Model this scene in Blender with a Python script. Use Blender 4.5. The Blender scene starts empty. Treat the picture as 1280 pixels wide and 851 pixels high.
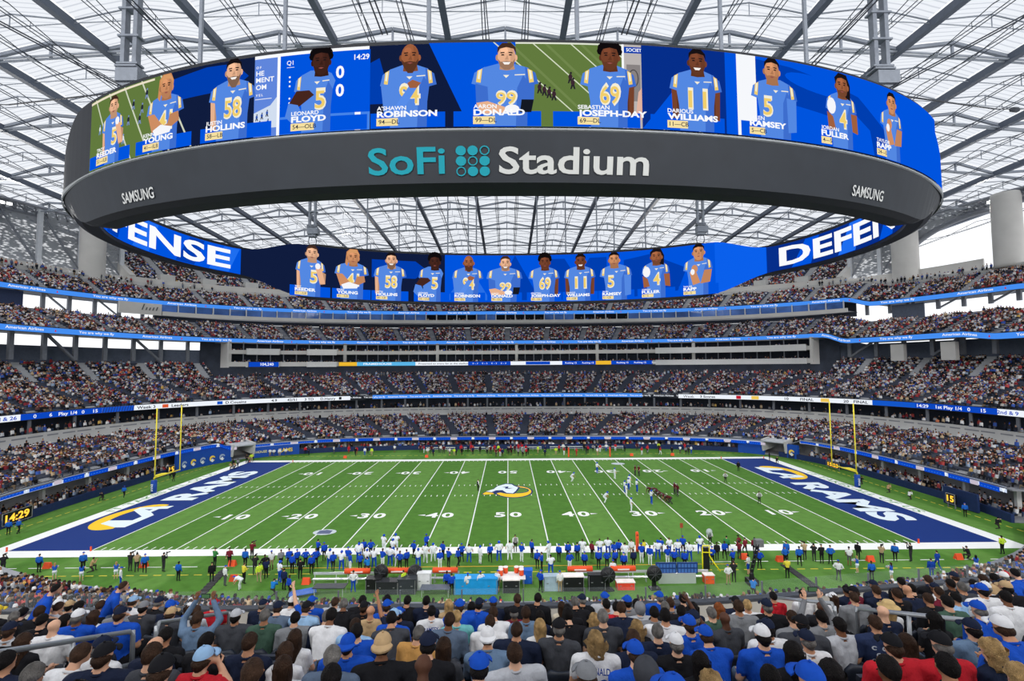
import bpy, bmesh, math, random
import numpy as np
from mathutils import Vector, Matrix
from mathutils.geometry import tessellate_polygon

rng = np.random.default_rng(7)
random.seed(7)
scene = bpy.context.scene
COL = scene.collection
PI = math.pi

# ------------------------------------------------------------------ camera
def cam_matrix(loc, yaw, pitch, roll):
    cy, sy = math.cos(yaw), math.sin(yaw)
    cp, sp = math.cos(pitch), math.sin(pitch)
    cr, sr = math.cos(roll), math.sin(roll)
    Rz = np.array([[cy, -sy, 0], [sy, cy, 0], [0, 0, 1]])
    Rx = np.array([[1, 0, 0], [0, cp, -sp], [0, sp, cp]])
    Ry = np.array([[cr, 0, sr], [0, 1, 0], [-sr, 0, cr]])
    R = Rz @ Rx @ Ry
    return Matrix([[R[0, 0], R[0, 2], -R[0, 1], loc[0]], [R[1, 0], R[1, 2], -R[1, 1], loc[1]],
                   [R[2, 0], R[2, 2], -R[2, 1], loc[2]], [0, 0, 0, 1]])
cd = bpy.data.cameras.new('camera')
cam = bpy.data.objects.new('camera', cd)
COL.objects.link(cam)
cd.sensor_width = 36.0
cd.lens = 593.995 / 1280 * 36.0
cd.clip_start = 0.1
cd.clip_end = 2000
CAMLOC = (0.119, -78.195, 19.819)
cam.matrix_world = cam_matrix(CAMLOC, -8.828e-3, 5.6185e-2, 6.0908e-3)
scene.camera = cam

# ------------------------------------------------------------------ world, exposure
w = bpy.data.worlds.new('overcast_sky')
scene.world = w
w.use_nodes = True
nt = w.node_tree
bg = nt.nodes['Background']
tc = nt.nodes.new('ShaderNodeTexCoord')
nz = nt.nodes.new('ShaderNodeTexNoise')
nz.inputs['Scale'].default_value = 2.0
rp = nt.nodes.new('ShaderNodeValToRGB')
rp.color_ramp.elements[0].color = (0.90, 0.93, 0.98, 1)
rp.color_ramp.elements[1].color = (1.0, 1.0, 1.0, 1)
nt.links.new(tc.outputs['Generated'], nz.inputs['Vector'])
nt.links.new(nz.outputs['Fac'], rp.inputs['Fac'])
nt.links.new(rp.outputs['Color'], bg.inputs['Color'])
bg.inputs['Strength'].default_value = 1.25
scene.view_settings.view_transform = 'Standard'
scene.view_settings.look = 'None'
scene.view_settings.gamma = 1.0
scene.view_settings.use_curve_mapping = False
scene.view_settings.exposure = 0.0
scene.cycles.max_bounces = 6
scene.cycles.diffuse_bounces = 3
scene.cycles.transparent_max_bounces = 12

# ------------------------------------------------------------------ helpers
def lin(c):
    return tuple(((x / 12.92) if x <= 0.04045 else ((x + 0.055) / 1.055) ** 2.4) for x in c)
def rgb(r, g, b):
    return lin((r / 255, g / 255, b / 255))
MATS = {}
def M(name, c, rough=0.6, metal=0.0, var=0.10, scale=2.0, bump=0.0, spec=0.3):
    if name in MATS:
        return MATS[name]
    m = bpy.data.materials.new(name)
    m.use_nodes = True
    t = m.node_tree
    b = t.nodes['Principled BSDF']
    b.inputs['Roughness'].default_value = rough
    b.inputs['Metallic'].default_value = metal
    b.inputs['Specular IOR Level'].default_value = spec
    co = t.nodes.new('ShaderNodeTexCoord')
    n = t.nodes.new('ShaderNodeTexNoise')
    n.inputs['Scale'].default_value = scale
    n.inputs['Detail'].default_value = 4
    r = t.nodes.new('ShaderNodeValToRGB')
    r.color_ramp.elements[0].position = 0.3
    r.color_ramp.elements[1].position = 0.7
    r.color_ramp.elements[0].color = tuple(max(0, x * (1 - var)) for x in c) + (1,)
    r.color_ramp.elements[1].color = tuple(min(1, x * (1 + var)) for x in c) + (1,)
    t.links.new(co.outputs['Object'], n.inputs['Vector'])
    t.links.new(n.outputs['Fac'], r.inputs['Fac'])
    t.links.new(r.outputs['Color'], b.inputs['Base Color'])
    if bump:
        bp = t.nodes.new('ShaderNodeBump')
        bp.inputs['Strength'].default_value = bump
        t.links.new(n.outputs['Fac'], bp.inputs['Height'])
        t.links.new(bp.outputs['Normal'], b.inputs['Normal'])
    MATS[name] = m
    return m
def EM(name, c, strength=1.0):
    """a lit display surface"""
    if name in MATS:
        return MATS[name]
    m = bpy.data.materials.new(name)
    m.use_nodes = True
    t = m.node_tree
    t.nodes.remove(t.nodes['Principled BSDF'])
    e = t.nodes.new('ShaderNodeEmission')
    e.inputs['Color'].default_value = c + (1,)
    e.inputs['Strength'].default_value = strength
    t.links.new(e.outputs[0], t.nodes['Material Output'].inputs['Surface'])
    MATS[name] = m
    return m
def attr_mat(name, emit=0.0, rough=0.8, attr='col'):
    """face colour attribute, as paint/cloth or as a lit display"""
    if name in MATS:
        return MATS[name]
    m = bpy.data.materials.new(name)
    m.use_nodes = True
    t = m.node_tree
    a = t.nodes.new('ShaderNodeAttribute')
    a.attribute_name = attr
    b = t.nodes['Principled BSDF']
    if emit:
        t.nodes.remove(b)
        e = t.nodes.new('ShaderNodeEmission')
        e.inputs['Strength'].default_value = emit
        t.links.new(a.outputs['Color'], e.inputs['Color'])
        t.links.new(e.outputs[0], t.nodes['Material Output'].inputs['Surface'])
    else:
        t.links.new(a.outputs['Color'], b.inputs['Base Color'])
        b.inputs['Roughness'].default_value = rough
        b.inputs['Specular IOR Level'].default_value = 0.15
    MATS[name] = m
    return m
def objcol_mat(name, attr=None, rough=0.8, vary=0.10, fold=(9, 9, 5), bump=0.5):
    """cloth whose colour is a property of the wearer"""
    if name in MATS:
        return MATS[name]
    m = bpy.data.materials.new(name)
    m.use_nodes = True
    t = m.node_tree
    b = t.nodes['Principled BSDF']
    b.inputs['Roughness'].default_value = rough
    b.inputs['Specular IOR Level'].default_value = 0.15
    if attr is None:
        a = t.nodes.new('ShaderNodeObjectInfo')
    else:
        a = t.nodes.new('ShaderNodeAttribute')
        a.attribute_type = 'OBJECT'
        a.attribute_name = attr
    co = t.nodes.new('ShaderNodeTexCoord')
    n = t.nodes.new('ShaderNodeTexNoise')
    n.inputs['Scale'].default_value = 9.0
    n.inputs['Detail'].default_value = 3
    mr = t.nodes.new('ShaderNodeMapRange')
    mr.inputs['From Min'].default_value = 0.3
    mr.inputs['From Max'].default_value = 0.7
    mr.inputs['To Min'].default_value = 1 - vary * 1.6
    mr.inputs['To Max'].default_value = 1 + vary
    v = t.nodes.new('ShaderNodeVectorMath')
    v.operation = 'SCALE'
    t.links.new(co.outputs['Object'], n.inputs['Vector'])
    t.links.new(n.outputs['Fac'], mr.inputs['Value'])
    t.links.new(a.outputs['Color'], v.inputs[0])
    t.links.new(mr.outputs['Result'], v.inputs['Scale'])
    t.links.new(v.outputs['Vector'], b.inputs['Base Color'])
    mp = t.nodes.new('ShaderNodeMapping'); mp.inputs['Scale'].default_value = fold
    n2 = t.nodes.new('ShaderNodeTexNoise'); n2.inputs['Scale'].default_value = 1.0; n2.inputs['Detail'].default_value = 3
    bp = t.nodes.new('ShaderNodeBump'); bp.inputs['Strength'].default_value = bump; bp.inputs['Distance'].default_value = 0.03
    t.links.new(co.outputs['Object'], mp.inputs[0]); t.links.new(mp.outputs[0], n2.inputs['Vector']); t.links.new(n2.outputs['Fac'], bp.inputs['Height']); t.links.new(bp.outputs['Normal'], b.inputs['Normal'])
    MATS[name] = m
    return m

ONES = 'zero one two three four five six seven eight nine ten eleven twelve thirteen fourteen fifteen sixteen seventeen eighteen nineteen'.split()
def words(n):
    n = int(n)
    if n < 20: return ONES[n]
    t = 'twenty thirty forty fifty sixty seventy eighty ninety'.split()[n // 10 - 2]
    return t if n % 10 == 0 else t + ' ' + ONES[n % 10]
def tag(o, label=None, cat=None, group=None, kind=None):
    if label: o['label'] = label
    if cat: o['category'] = cat
    if group: o['group'] = group
    if kind: o['kind'] = kind
    return o
def link(name, me, parent=None, loc=(0, 0, 0), rz=0.0):
    o = bpy.data.objects.new(name, me)
    COL.objects.link(o)
    o.location = loc
    o.rotation_euler = (0, 0, rz)
    if parent is not None:
        o.parent = parent
    return o
def empty(name, loc=(0, 0, 0), rz=0.0, parent=None):
    o = link(name, None, parent, loc, rz)
    o.empty_display_size = 0.2
    return o
def copy_tree(o, parent=None):
    c = o.copy()
    COL.objects.link(c)
    c.parent = parent
    for ch in list(o.children):
        copy_tree(ch, c)
    return c

class MB:
    """collects boxes, bars, tubes and sheets; build() links them as ONE mesh object"""
    def __init__(s):
        s.v = []; s.f = []; s.mi = []; s.c = []
    def add(s, vs, fs, mi=0, col=None):
        n = len(s.v)
        s.v.extend([tuple(p) for p in vs])
        for f in fs:
            s.f.append(tuple(i + n for i in f)); s.mi.append(mi); s.c.append(col or (1, 1, 1))
        return s
    def quad(s, a, b, c, d, mi=0, col=None):
        return s.add([a, b, c, d], [(0, 1, 2, 3)], mi, col)
    def box(s, cx, cy, cz, sx, sy, sz, rz=0.0, mi=0, col=None, taper=1.0):
        co, si = math.cos(rz), math.sin(rz)
        vs = []
        for z, k in ((-sz / 2, 1.0), (sz / 2, taper)):
            for x, y in ((-1, -1), (1, -1), (1, 1), (-1, 1)):
                px, py = x * sx / 2 * k, y * sy / 2 * k
                vs.append((cx + px * co - py * si, cy + px * si + py * co, cz + z))
        return s.add(vs, [(0, 3, 2, 1), (4, 5, 6, 7), (0, 1, 5, 4), (1, 2, 6, 5), (2, 3, 7, 6), (3, 0, 4, 7)], mi, col)
    def bar(s, p, q, w, h=None, mi=0, col=None, up=(0, 0, 1)):
        """rectangular bar from p to q"""
        h = h or w
        p, q = Vector(p), Vector(q)
        d = (q - p).normalized()
        u = Vector(up)
        if abs(d.dot(u)) > 0.98:
            u = Vector((0, 1, 0))
        r = d.cross(u).normalized()
        u = r.cross(d).normalized()
        vs = []
        for e in (p, q):
            for a, b in ((-1, -1), (1, -1), (1, 1), (-1, 1)):
                vs.append(e + r * (a * w / 2) + u * (b * h / 2))
        return s.add(vs, [(0, 1, 2, 3), (7, 6, 5, 4), (0, 4, 5, 1), (1, 5, 6, 2), (2, 6, 7, 3), (3, 7, 4, 0)], mi, col)
    def tube(s, pts, r, seg=6, mi=0, col=None, caps=True):
        pts = [Vector(p) for p in pts]
        rs = r if isinstance(r, (list, tuple)) else [r] * len(pts)
        n0 = len(s.v)
        vs = []
        for i, p in enumerate(pts):
            d = (pts[min(i + 1, len(pts) - 1)] - pts[max(i - 1, 0)])
            if d.length < 1e-9: d = Vector((0, 0, 1))
            d.normalize()
            u = Vector((0, 0, 1)) if abs(d.z) < 0.95 else Vector((1, 0, 0))
            a = d.cross(u).normalized(); b = a.cross(d).normalized()
            for k in range(seg):
                t = 2 * PI * k / seg
                vs.append(p + (a * math.cos(t) + b * math.sin(t)) * rs[i])
        fs = []
        for i in range(len(pts) - 1):
            for k in range(seg):
                k2 = (k + 1) % seg
                fs.append((i * seg + k, (i + 1) * seg + k, (i + 1) * seg + k2, i * seg + k2))
        if caps:
            fs.append(tuple(range(seg)))
            fs.append(tuple((len(pts) - 1) * seg + k for k in reversed(range(seg))))
        return s.add(vs, fs, mi, col)
    def lathe(s, prof, cx=0, cy=0, cz=0, seg=14, mi=0, col=None, sx=1.0, sy=1.0):
        """prof: list of (radius, z)"""
        vs = []
        for r, z in prof:
            for k in range(seg):
                t = 2 * PI * k / seg
                vs.append((cx + r * sx * math.cos(t), cy + r * sy * math.sin(t), cz + z))
        fs = []
        for i in range(len(prof) - 1):
            for k in range(seg):
                k2 = (k + 1) % seg
                fs.append((i * seg + k, i * seg + k2, (i + 1) * seg + k2, (i + 1) * seg + k))
        fs.append(tuple(reversed(range(seg))))
        fs.append(tuple((len(prof) - 1) * seg + k for k in range(seg)))
        return s.add(vs, fs, mi, col)
    def mesh(s, name, mats, smooth=False, color=False):
        me = bpy.data.meshes.new(name)
        me.from_pydata(s.v, [], s.f)
        for m in (mats if isinstance(mats, (list, tuple)) else [mats]):
            me.materials.append(m)
        if any(s.mi):
            me.polygons.foreach_set('material_index', s.mi)
        if smooth:
            me.polygons.foreach_set('use_smooth', [True] * len(s.f))
        if color:
            a = me.attributes.new('col', 'FLOAT_COLOR', 'FACE')
            arr = np.ones((len(s.f), 4), np.float32)
            arr[:, :3] = np.array(s.c, np.float32)
            a.data.foreach_set('color', arr.ravel())
        me.update()
        return me
    def build(s, name, mats, parent=None, loc=(0, 0, 0), rz=0.0, smooth=False, color=False):
        return link(name, s.mesh(name, mats, smooth, color), parent, loc, rz)

def np_mesh(name, V, Q, mat, colf=None, mi=None):
    """big mesh from numpy arrays: V (n,3), Q (m,4) quads, colf (m,3)"""
    me = bpy.data.meshes.new(name)
    me.vertices.add(len(V)); me.loops.add(Q.size); me.polygons.add(len(Q))
    me.vertices.foreach_set('co', np.ascontiguousarray(V, np.float32).ravel())
    me.loops.foreach_set('vertex_index', np.ascontiguousarray(Q, np.int32).ravel())
    me.polygons.foreach_set('loop_start', np.arange(0, Q.size, Q.shape[1], dtype=np.int32))
    me.polygons.foreach_set('loop_total', np.full(len(Q), Q.shape[1], np.int32))
    for m in (mat if isinstance(mat, (list, tuple)) else [mat]):
        me.materials.append(m)
    if mi is not None:
        me.polygons.foreach_set('material_index', np.asarray(mi, np.int32))
    if colf is not None:
        a = me.attributes.new('col', 'FLOAT_COLOR', 'FACE')
        arr = np.ones((len(Q), 4), np.float32)
        arr[:, :3] = colf
        a.data.foreach_set('color', arr.ravel())
    me.update(calc_edges=True)
    me.validate()
    return me

# ---- lettering: built-in font turned to 2D outlines (triangles), cached
_txt = {}
def text_tris(s, bold=0.0, shear=0.0):
    """returns (verts Nx2, faces list, width) at cap height 1, starting at x = 0"""
    key = (s, bold, shear)
    if key in _txt:
        return _txt[key]
    cu = bpy.data.curves.new('lettering', 'FONT')
    cu.body = s
    cu.size = 1.0
    cu.offset = bold
    cu.shear = shear
    cu.resolution_u = 3
    o = bpy.data.objects.new('lettering', cu)
    me = bpy.data.meshes.new_from_object(o)
    vs = np.array([v.co[:2] for v in me.vertices]) if len(me.vertices) else np.zeros((1, 2))
    fs = [tuple(p.vertices) for p in me.polygons]
    bpy.data.objects.remove(o); bpy.data.curves.remove(cu); bpy.data.meshes.remove(me)
    x0, x1 = vs[:, 0].min(), vs[:, 0].max()
    cap = 0.69
    vs = (vs - [x0, 0]) / cap
    _txt[key] = (vs, fs, (x1 - x0) / cap)
    return _txt[key]

class Art:
    """flat print: coloured shapes in (u, v) metres, laid on a surface f(u, v, lift) -> xyz"""
    def __init__(s):
        s.tri = []          # (three uv points, colour, layer)
        s.layer = 0
    def poly(s, pts, c, dl=1):
        s.layer += dl
        ts = tessellate_polygon([[Vector((p[0], p[1], 0)) for p in pts]])
        for t in ts:
            s.tri.append(([tuple(pts[i]) for i in t], c, s.layer))
    def rect(s, u0, v0, u1, v1, c):
        s.poly([(u0, v0), (u1, v0), (u1, v1), (u0, v1)], c)
    def ellipse(s, cu, cv, ru, rv, c, n=16, a0=0, a1=2 * PI, rot=0):
        co, si = math.cos(rot), math.sin(rot)
        pts = []
        for k in range(n):
            t = a0 + (a1 - a0) * k / (n if a1 - a0 > 6.28 else n - 1)
            x, y = ru * math.cos(t), rv * math.sin(t)
            pts.append((cu + x * co - y * si, cv + x * si + y * co))
        s.poly(pts, c)
    def ring(s, cu, cv, ro_u, ro_v, ri_u, ri_v, c, n=24, a0=0, a1=2 * PI, du=0, dv=0):
        s.layer += 1
        for k in range(n):
            t0 = a0 + (a1 - a0) * k / n; t1 = a0 + (a1 - a0) * (k + 1) / n
            p = [(cu + ro_u * math.cos(t0), cv + ro_v * math.sin(t0)), (cu + ro_u * math.cos(t1), cv + ro_v * math.sin(t1)),
                 (cu + du + ri_u * math.cos(t1), cv + dv + ri_v * math.sin(t1)), (cu + du + ri_u * math.cos(t0), cv + dv + ri_v * math.sin(t0))]
            s.tri.append(([p[0], p[1], p[2]], c, s.layer)); s.tri.append(([p[0], p[2], p[3]], c, s.layer))
    def text(s, body, u, v, h, c, bold=0.0, shear=0.0, stretch=1.0, width=None, align='l'):
        s.layer += 1
        vs, fs, wd = text_tris(body, bold, shear)
        k = h * stretch
        if width: k = width / wd
        off = {'l': 0, 'c': -wd * k / 2, 'r': -wd * k}[align]
        for f in fs:
            for i in range(1, len(f) - 1):
                s.tri.append(([(u + off + vs[j][0] * k, v + vs[j][1] * h) for j in (f[0], f[i], f[i + 1])], c, s.layer))
        return wd * k
    def build(s, name, fmap, mat, parent=None, strip=None, lift=0.004, clip=None, base=0.0):
        V = []; F = []; Cc = []
        def emit(poly, c, lay):
            if clip:
                u0, u1, v0, v1 = clip
                for ax, lim, sg in ((0, u0, 1), (0, u1, -1), (1, v0, 1), (1, v1, -1)):
                    poly = cut(poly, ax, lim, sg)
                    if len(poly) < 3: return
            if strip:
                lo = min(p[0] for p in poly); hi = max(p[0] for p in poly)
                k0, k1 = math.floor(lo / strip), math.floor(hi / strip)
                for k in range(k0, k1 + 1):
                    q = poly
                    if k > k0: q = cut(q, 0, k * strip, 1)
                    if len(q) >= 3 and k < k1: q = cut(q, 0, (k + 1) * strip, -1)
                    if len(q) >= 3: out(q, c, lay)
            else:
                out(poly, c, lay)
        knots = {}
        def put(u, v, l):
            if not strip: return tuple(fmap(u, v, l))
            k = math.floor(u / strip + 1e-7)
            t = u / strip - k
            e = []
            for kk in (k, k + 1):                 # facets between knots keep the layers in order
                if (kk, l) not in knots:
                    p0 = fmap(kk * strip, 0.0, l); p1 = fmap(kk * strip, 1.0, l)
                    knots[(kk, l)] = (p0, (p1[0] - p0[0], p1[1] - p0[1], p1[2] - p0[2]))
                p0, g = knots[(kk, l)]
                e.append((p0[0] + g[0] * v, p0[1] + g[1] * v, p0[2] + g[2] * v))
            return tuple(a + (b - a) * t for a, b in zip(*e))
        def out(poly, c, lay):
            n = len(V)
            for p in poly:
                V.append(put(p[0], p[1], round(base + lift * lay, 5)))
            F.append(tuple(range(n, n + len(poly)))); Cc.append(c)
        for pts, c, lay in s.tri:
            emit(pts, c, lay)
        me = bpy.data.meshes.new(name)
        me.from_pydata(V, [], F)
        me.materials.append(mat)
        a = me.attributes.new('col', 'FLOAT_COLOR', 'FACE')
        arr = np.ones((len(F), 4), np.float32)
        if F: arr[:, :3] = np.array(Cc, np.float32)
        a.data.foreach_set('color', arr.ravel())
        me.update()
        return link(name, me, parent)
def cut(poly, ax, lim, sg):
    o = []
    n = len(poly)
    for i in range(n):
        p, q = poly[i], poly[(i + 1) % n]
        a, b = (p[ax] - lim) * sg, (q[ax] - lim) * sg
        if a >= 0: o.append(p)
        if (a > 0 > b) or (a < 0 < b):
            t = a / (a - b)
            o.append((p[0] + (q[0] - p[0]) * t, p[1] + (q[1] - p[1]) * t))
    return o

# ---- plan curves of the bowl: super-ellipses in polar form
def polar(a, b, n, ph):
    c, s = np.abs(np.cos(ph) / a), np.abs(np.sin(ph) / b)
    r = (c ** n + s ** n) ** (-1.0 / n)
    return np.stack([r * np.cos(ph), r * np.sin(ph)], -1)
def pol(a, b, n, deg):
    p = polar(a, b, n, np.array([math.radians(deg)]))[0]
    return float(p[0]), float(p[1])

# ================================================================== PLAYING FIELD
WHITE = rgb(236, 238, 236)
def grass_material():
    m = bpy.data.materials.new('turf')
    m.use_nodes = True
    t = m.node_tree
    b = t.nodes['Principled BSDF']
    b.inputs['Roughness'].default_value = 0.9
    b.inputs['Specular IOR Level'].default_value = 0.08
    co = t.nodes.new('ShaderNodeTexCoord')
    sp = t.nodes.new('ShaderNodeSeparateXYZ')
    t.links.new(co.outputs['Object'], sp.inputs[0])
    # mown bands 5 yards wide
    ma = t.nodes.new('ShaderNodeMath'); ma.operation = 'MULTIPLY'; ma.inputs[1].default_value = PI / 4.572
    t.links.new(sp.outputs['X'], ma.inputs[0])
    si = t.nodes.new('ShaderNodeMath'); si.operation = 'SINE'
    t.links.new(ma.outputs[0], si.inputs[0])
    mr = t.nodes.new('ShaderNodeMapRange')
    mr.inputs['From Min'].default_value = -0.25; mr.inputs['From Max'].default_value = 0.25
    t.links.new(si.outputs[0], mr.inputs['Value'])
    mx = t.nodes.new('ShaderNodeMix'); mx.data_type = 'RGBA'
    mx.inputs[6].default_value = rgb(76, 120, 46) + (1,)
    mx.inputs[7].default_value = rgb(92, 134, 60) + (1,)
    t.links.new(mr.outputs[0], mx.inputs[0])
    n = t.nodes.new('ShaderNodeTexNoise'); n.inputs['Scale'].default_value = 0.9; n.inputs['Detail'].default_value = 8
    t.links.new(co.outputs['Object'], n.inputs['Vector'])
    mr2 = t.nodes.new('ShaderNodeMapRange')
    mr2.inputs['From Min'].default_value = 0.3; mr2.inputs['From Max'].default_value = 0.7
    mr2.inputs['To Min'].default_value = 0.86; mr2.inputs['To Max'].default_value = 1.12
    t.links.new(n.outputs['Fac'], mr2.inputs['Value'])
    vm = t.nodes.new('ShaderNodeVectorMath'); vm.operation = 'SCALE'
    t.links.new(mx.outputs[2], vm.inputs[0]); t.links.new(mr2.outputs[0], vm.inputs['Scale'])
    t.links.new(vm.outputs[0], b.inputs['Base Color'])
    return m
fl = MB()
ph = np.linspace(0, 2 * PI, 121)[:-1]
ring = polar(66.5, 43.0, 3.6, ph)
fl.add([(x, y, 0) for x, y in ring], [tuple(range(120))])
floor = fl.build('floor', grass_material())
tag(floor, 'green artificial turf playing field with mown bands and white lines', kind='structure')
paint = attr_mat('field_paint', rough=0.85)
flat = lambda u, v, l: (u, v, l)
def strip_part(name, x0, y0, x1, y1, c, z=0.012):
    return MB().box((x0 + x1) / 2, (y0 + y1) / 2, z / 2, abs(x1 - x0), abs(y1 - y0), z, col=c).build(name, paint, floor, color=True)
YD = 0.9144
BW = 1.83
# white border, four strips
strip_part('border_line', -54.86 - BW, -24.38 - BW, 54.86 + BW, -24.38, WHITE)
strip_part('border_line', -54.86 - BW, 24.38, 54.86 + BW, 24.38 + BW, WHITE)
strip_part('border_line', -54.86 - BW, -24.38, -54.86, 24.38, WHITE)
strip_part('border_line', 54.86, -24.38, 54.86 + BW, 24.38, WHITE)
NAVY = rgb(6, 46, 118)
for s in (-1, 1):
    strip_part('end_zone_paint', s * 45.72, -24.38, s * 54.86, 24.38, NAVY, 0.010)
for k in range(0, 21):                                  # every five yards, goal line to goal line
    x = (-50 + 5 * k) * YD
    strip_part('yard_line', x - 0.065, -24.38, x + 0.065, 24.38, WHITE, 0.014)
hm = MB()
for k in range(-49, 50):
    if k % 5 == 0: continue
    for y in (-23.9, -3.2, 3.2, 23.9):
        hm.box(k * YD, y, 0.007, 0.11, 0.7, 0.014, col=WHITE)
o = hm.build('hash_marks', paint, floor, color=True); o['kind'] = 'stuff'
DIG = {10: '1 0', 20: '2 0', 30: '3 0', 40: '4 0', 50: '5 0'}
for yd in range(-40, 41, 10):
    n = 50 - abs(yd)
    for side in (-1, 1):
        a = Art()
        d = str(n)
        rot = 1 if side < 0 else -1
        for i, ch in enumerate(d):
            a.text(ch, (-1.05 if i == 0 else 1.05), 0.0, 1.9, WHITE, bold=0.03, stretch=1.15, align='c')
        if n != 50:
            aw = (-1 if yd < 0 else 1) * rot        # arrow towards the near goal line
            a.poly([(aw * 2.0, 1.25), (aw * 2.0, 0.75), (aw * 3.0, 1.0)] if aw > 0 else [(aw * 2.0, 0.75), (aw * 2.0, 1.25), (aw * 3.0, 1.0)], WHITE)
        X0, Y0 = yd * YD, side * 13.9
        a.build('yard_number', lambda u, v, l, X0=X0, Y0=Y0, r=rot: (X0 + u * r, Y0 + v * r, l), paint, floor, lift=0.003, base=0.013)
# dashed limit lines beyond the border
dl = MB()
YEL = rgb(214, 196, 70)
for k in range(-46, 47):
    x = k * 1.3
    dl.box(x, -30.9, 0.006, 0.75, 0.13, 0.012, col=YEL)
    dl.box(x, 30.9, 0.006, 0.75, 0.13, 0.012, col=YEL)
for k in range(-22, 23):
    dl.box(-61.2, k * 1.3, 0.006, 0.13, 0.75, 0.012, col=YEL)
    dl.box(61.2, k * 1.3, 0.006, 0.13, 0.75, 0.012, col=YEL)
o = dl.build('dashed_limit_marks', paint, floor, color=True); o['kind'] = 'stuff'
dl = MB()
for k in range(-14, 15):
    if abs(k) < 6: continue
    dl.box(k * 3.6, -29.0, 0.006, 2.4, 0.10, 0.012, col=WHITE)
o = dl.build('white_limit_dashes', paint, floor, color=True); o['kind'] = 'stuff'
strip_part('coach_line', -23, -29.6, 23, -29.5, rgb(222, 170, 60))
# end-zone wordmark
GOLD = rgb(240, 196, 40)
LWHITE = rgb(222, 234, 240)
def wordmark():
    a = Art()
    # letters run along u (0..22), v is letter height 0..5
    a.text('RAMS', 0, 0.0, 4.3, LWHITE, bold=0.045, shear=0.0, width=20.2)
    return a
def la_mark():
    a = Art()
    a.ring(4.6, 2.6, 5.6, 3.5, 4.2, 2.3, GOLD, a0=math.radians(-20), a1=math.radians(205), du=0.35, dv=-0.35)
    a.poly([(0.0, 0.0), (0.0, 1.2), (1.5, 4.3), (2.8, 4.3), (2.8, 1.2), (5.6, 1.2), (5.0, 0.0)], LWHITE)
    a.poly([(3.6, 0.3), (7.3, 4.6), (8.6, 4.6), (9.3, 0.3), (7.9, 0.3), (7.8, 1.4), (6.3, 1.4), (5.3, 0.3)], LWHITE)
    a.poly([(7.1, 2.2), (7.75, 2.2), (7.65, 3.3)], NAVY)
    return a
wordmark().build('team_lettering', lambda u, v, l: (-48.1 - v, -4.6 + u, l), paint, floor, lift=0.003, base=0.013)
la_mark().build('team_emblem', lambda u, v, l: (-48.2 - v, -16.8 + u, l), paint, floor, lift=0.003, base=0.013)
wordmark().build('team_lettering', lambda u, v, l: (48.1 + v, 3.2 - u, l), paint, floor, lift=0.003, base=0.013)
la_mark().build('team_emblem', lambda u, v, l: (48.2 + v, 15.6 - u, l), paint, floor, lift=0.003, base=0.013)
# lettering on the white end border
for s in (-1, 1):
    a = Art()
    a.text('IT TAKES ALL OF US', 0, 0, 1.2, rgb(120, 164, 110), bold=0.01, width=24, align='c')
    a.build('border_lettering', lambda u, v, l, s=s: (s * (55.2 + v), (-u - 1.5) if s > 0 else (u + 2.0), l), paint, floor, lift=0.003, base=0.013)
# midfield ram-head emblem
a = Art()
DK = rgb(24, 48, 100)
a.ring(0.9, -1.0, 3.1, 3.9, 1.75, 1.5, DK, du=0.55, dv=0.6, n=32)
a.ring(0.9, -1.0, 2.85, 3.5, 1.95, 1.85, GOLD, du=0.55, dv=0.6, n=32)
a.poly([(-4.2, -2.6), (-3.7, -1.2), (-2.5, 0.3), (-1.9, 2.4), (-0.4, 4.2), (0.8, 4.0), (1.2, 2.8), (2.0, 1.6), (1.6, -0.6), (1.0, -2.6), (-0.3, -2.4), (-1.2, -1.6), (-2.0, -2.3), (-3.6, -3.1)], DK)
a.poly([(-3.5, -0.9), (-2.3, 0.5), (-1.7, 2.4), (-0.4, 3.8), (0.6, 3.6), (1.0, 2.5), (1.7, 1.4), (1.3, -0.6), (0.8, -2.2), (-0.2, -1.9), (-0.9, -0.2), (-1.9, -0.3), (-2.6, -1.4)], LWHITE)
a.poly([(-4.0, -2.5), (-3.5, -1.2), (-2.3, -1.9), (-2.2, -2.6), (-3.6, -2.9)], GOLD)
a.poly([(-1.0, 1.7), (0.1, 2.1), (0.0, 1.1), (0.9, 1.0), (0.2, 0.6), (-0.5, 0.7), (-0.4, 1.4)], DK)
a.build('ram_emblem', flat, paint, floor, lift=0.003, base=0.015)
# small grey league shield on the near half
a = Art()
a.ellipse(0, 0, 1.4, 1.0, rgb(190, 200, 205))
a.poly([(-0.8, -0.6), (0.8, -0.6), (0.8, 0.5), (0, 0.8), (-0.8, 0.5)], rgb(90, 100, 130))
a.build('shield_emblem', lambda u, v, l: (-22.2 + u, -19.2 + v, l), paint, floor, lift=0.003, base=0.015)
a = Art()
a.ellipse(0, 0, 1.4, 1.0, rgb(190, 200, 205))
a.build('shield_emblem', lambda u, v, l: (22.5 + u, 20.0 + v, l), paint, floor, lift=0.003, base=0.015)
# rubber cable ramps to the near wall
for x0 in (-27.9, 27.5):
    m = MB()
    for k in range(9):
        m.box(x0 + (0.12 if x0 < 0 else 0) * k, -30.2 - k * 0.62, 0.035, 0.75, 0.58, 0.07, taper=0.93)
    o = m.build('cable_ramp', M('ramp_rubber', rgb(52, 52, 54), 0.8))
    tag(o, 'black rubber cable ramp across the turf near the %s photographers' % ('green vested' if x0 < 0 else 'yellow vested'), 'cable ramp')

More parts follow.
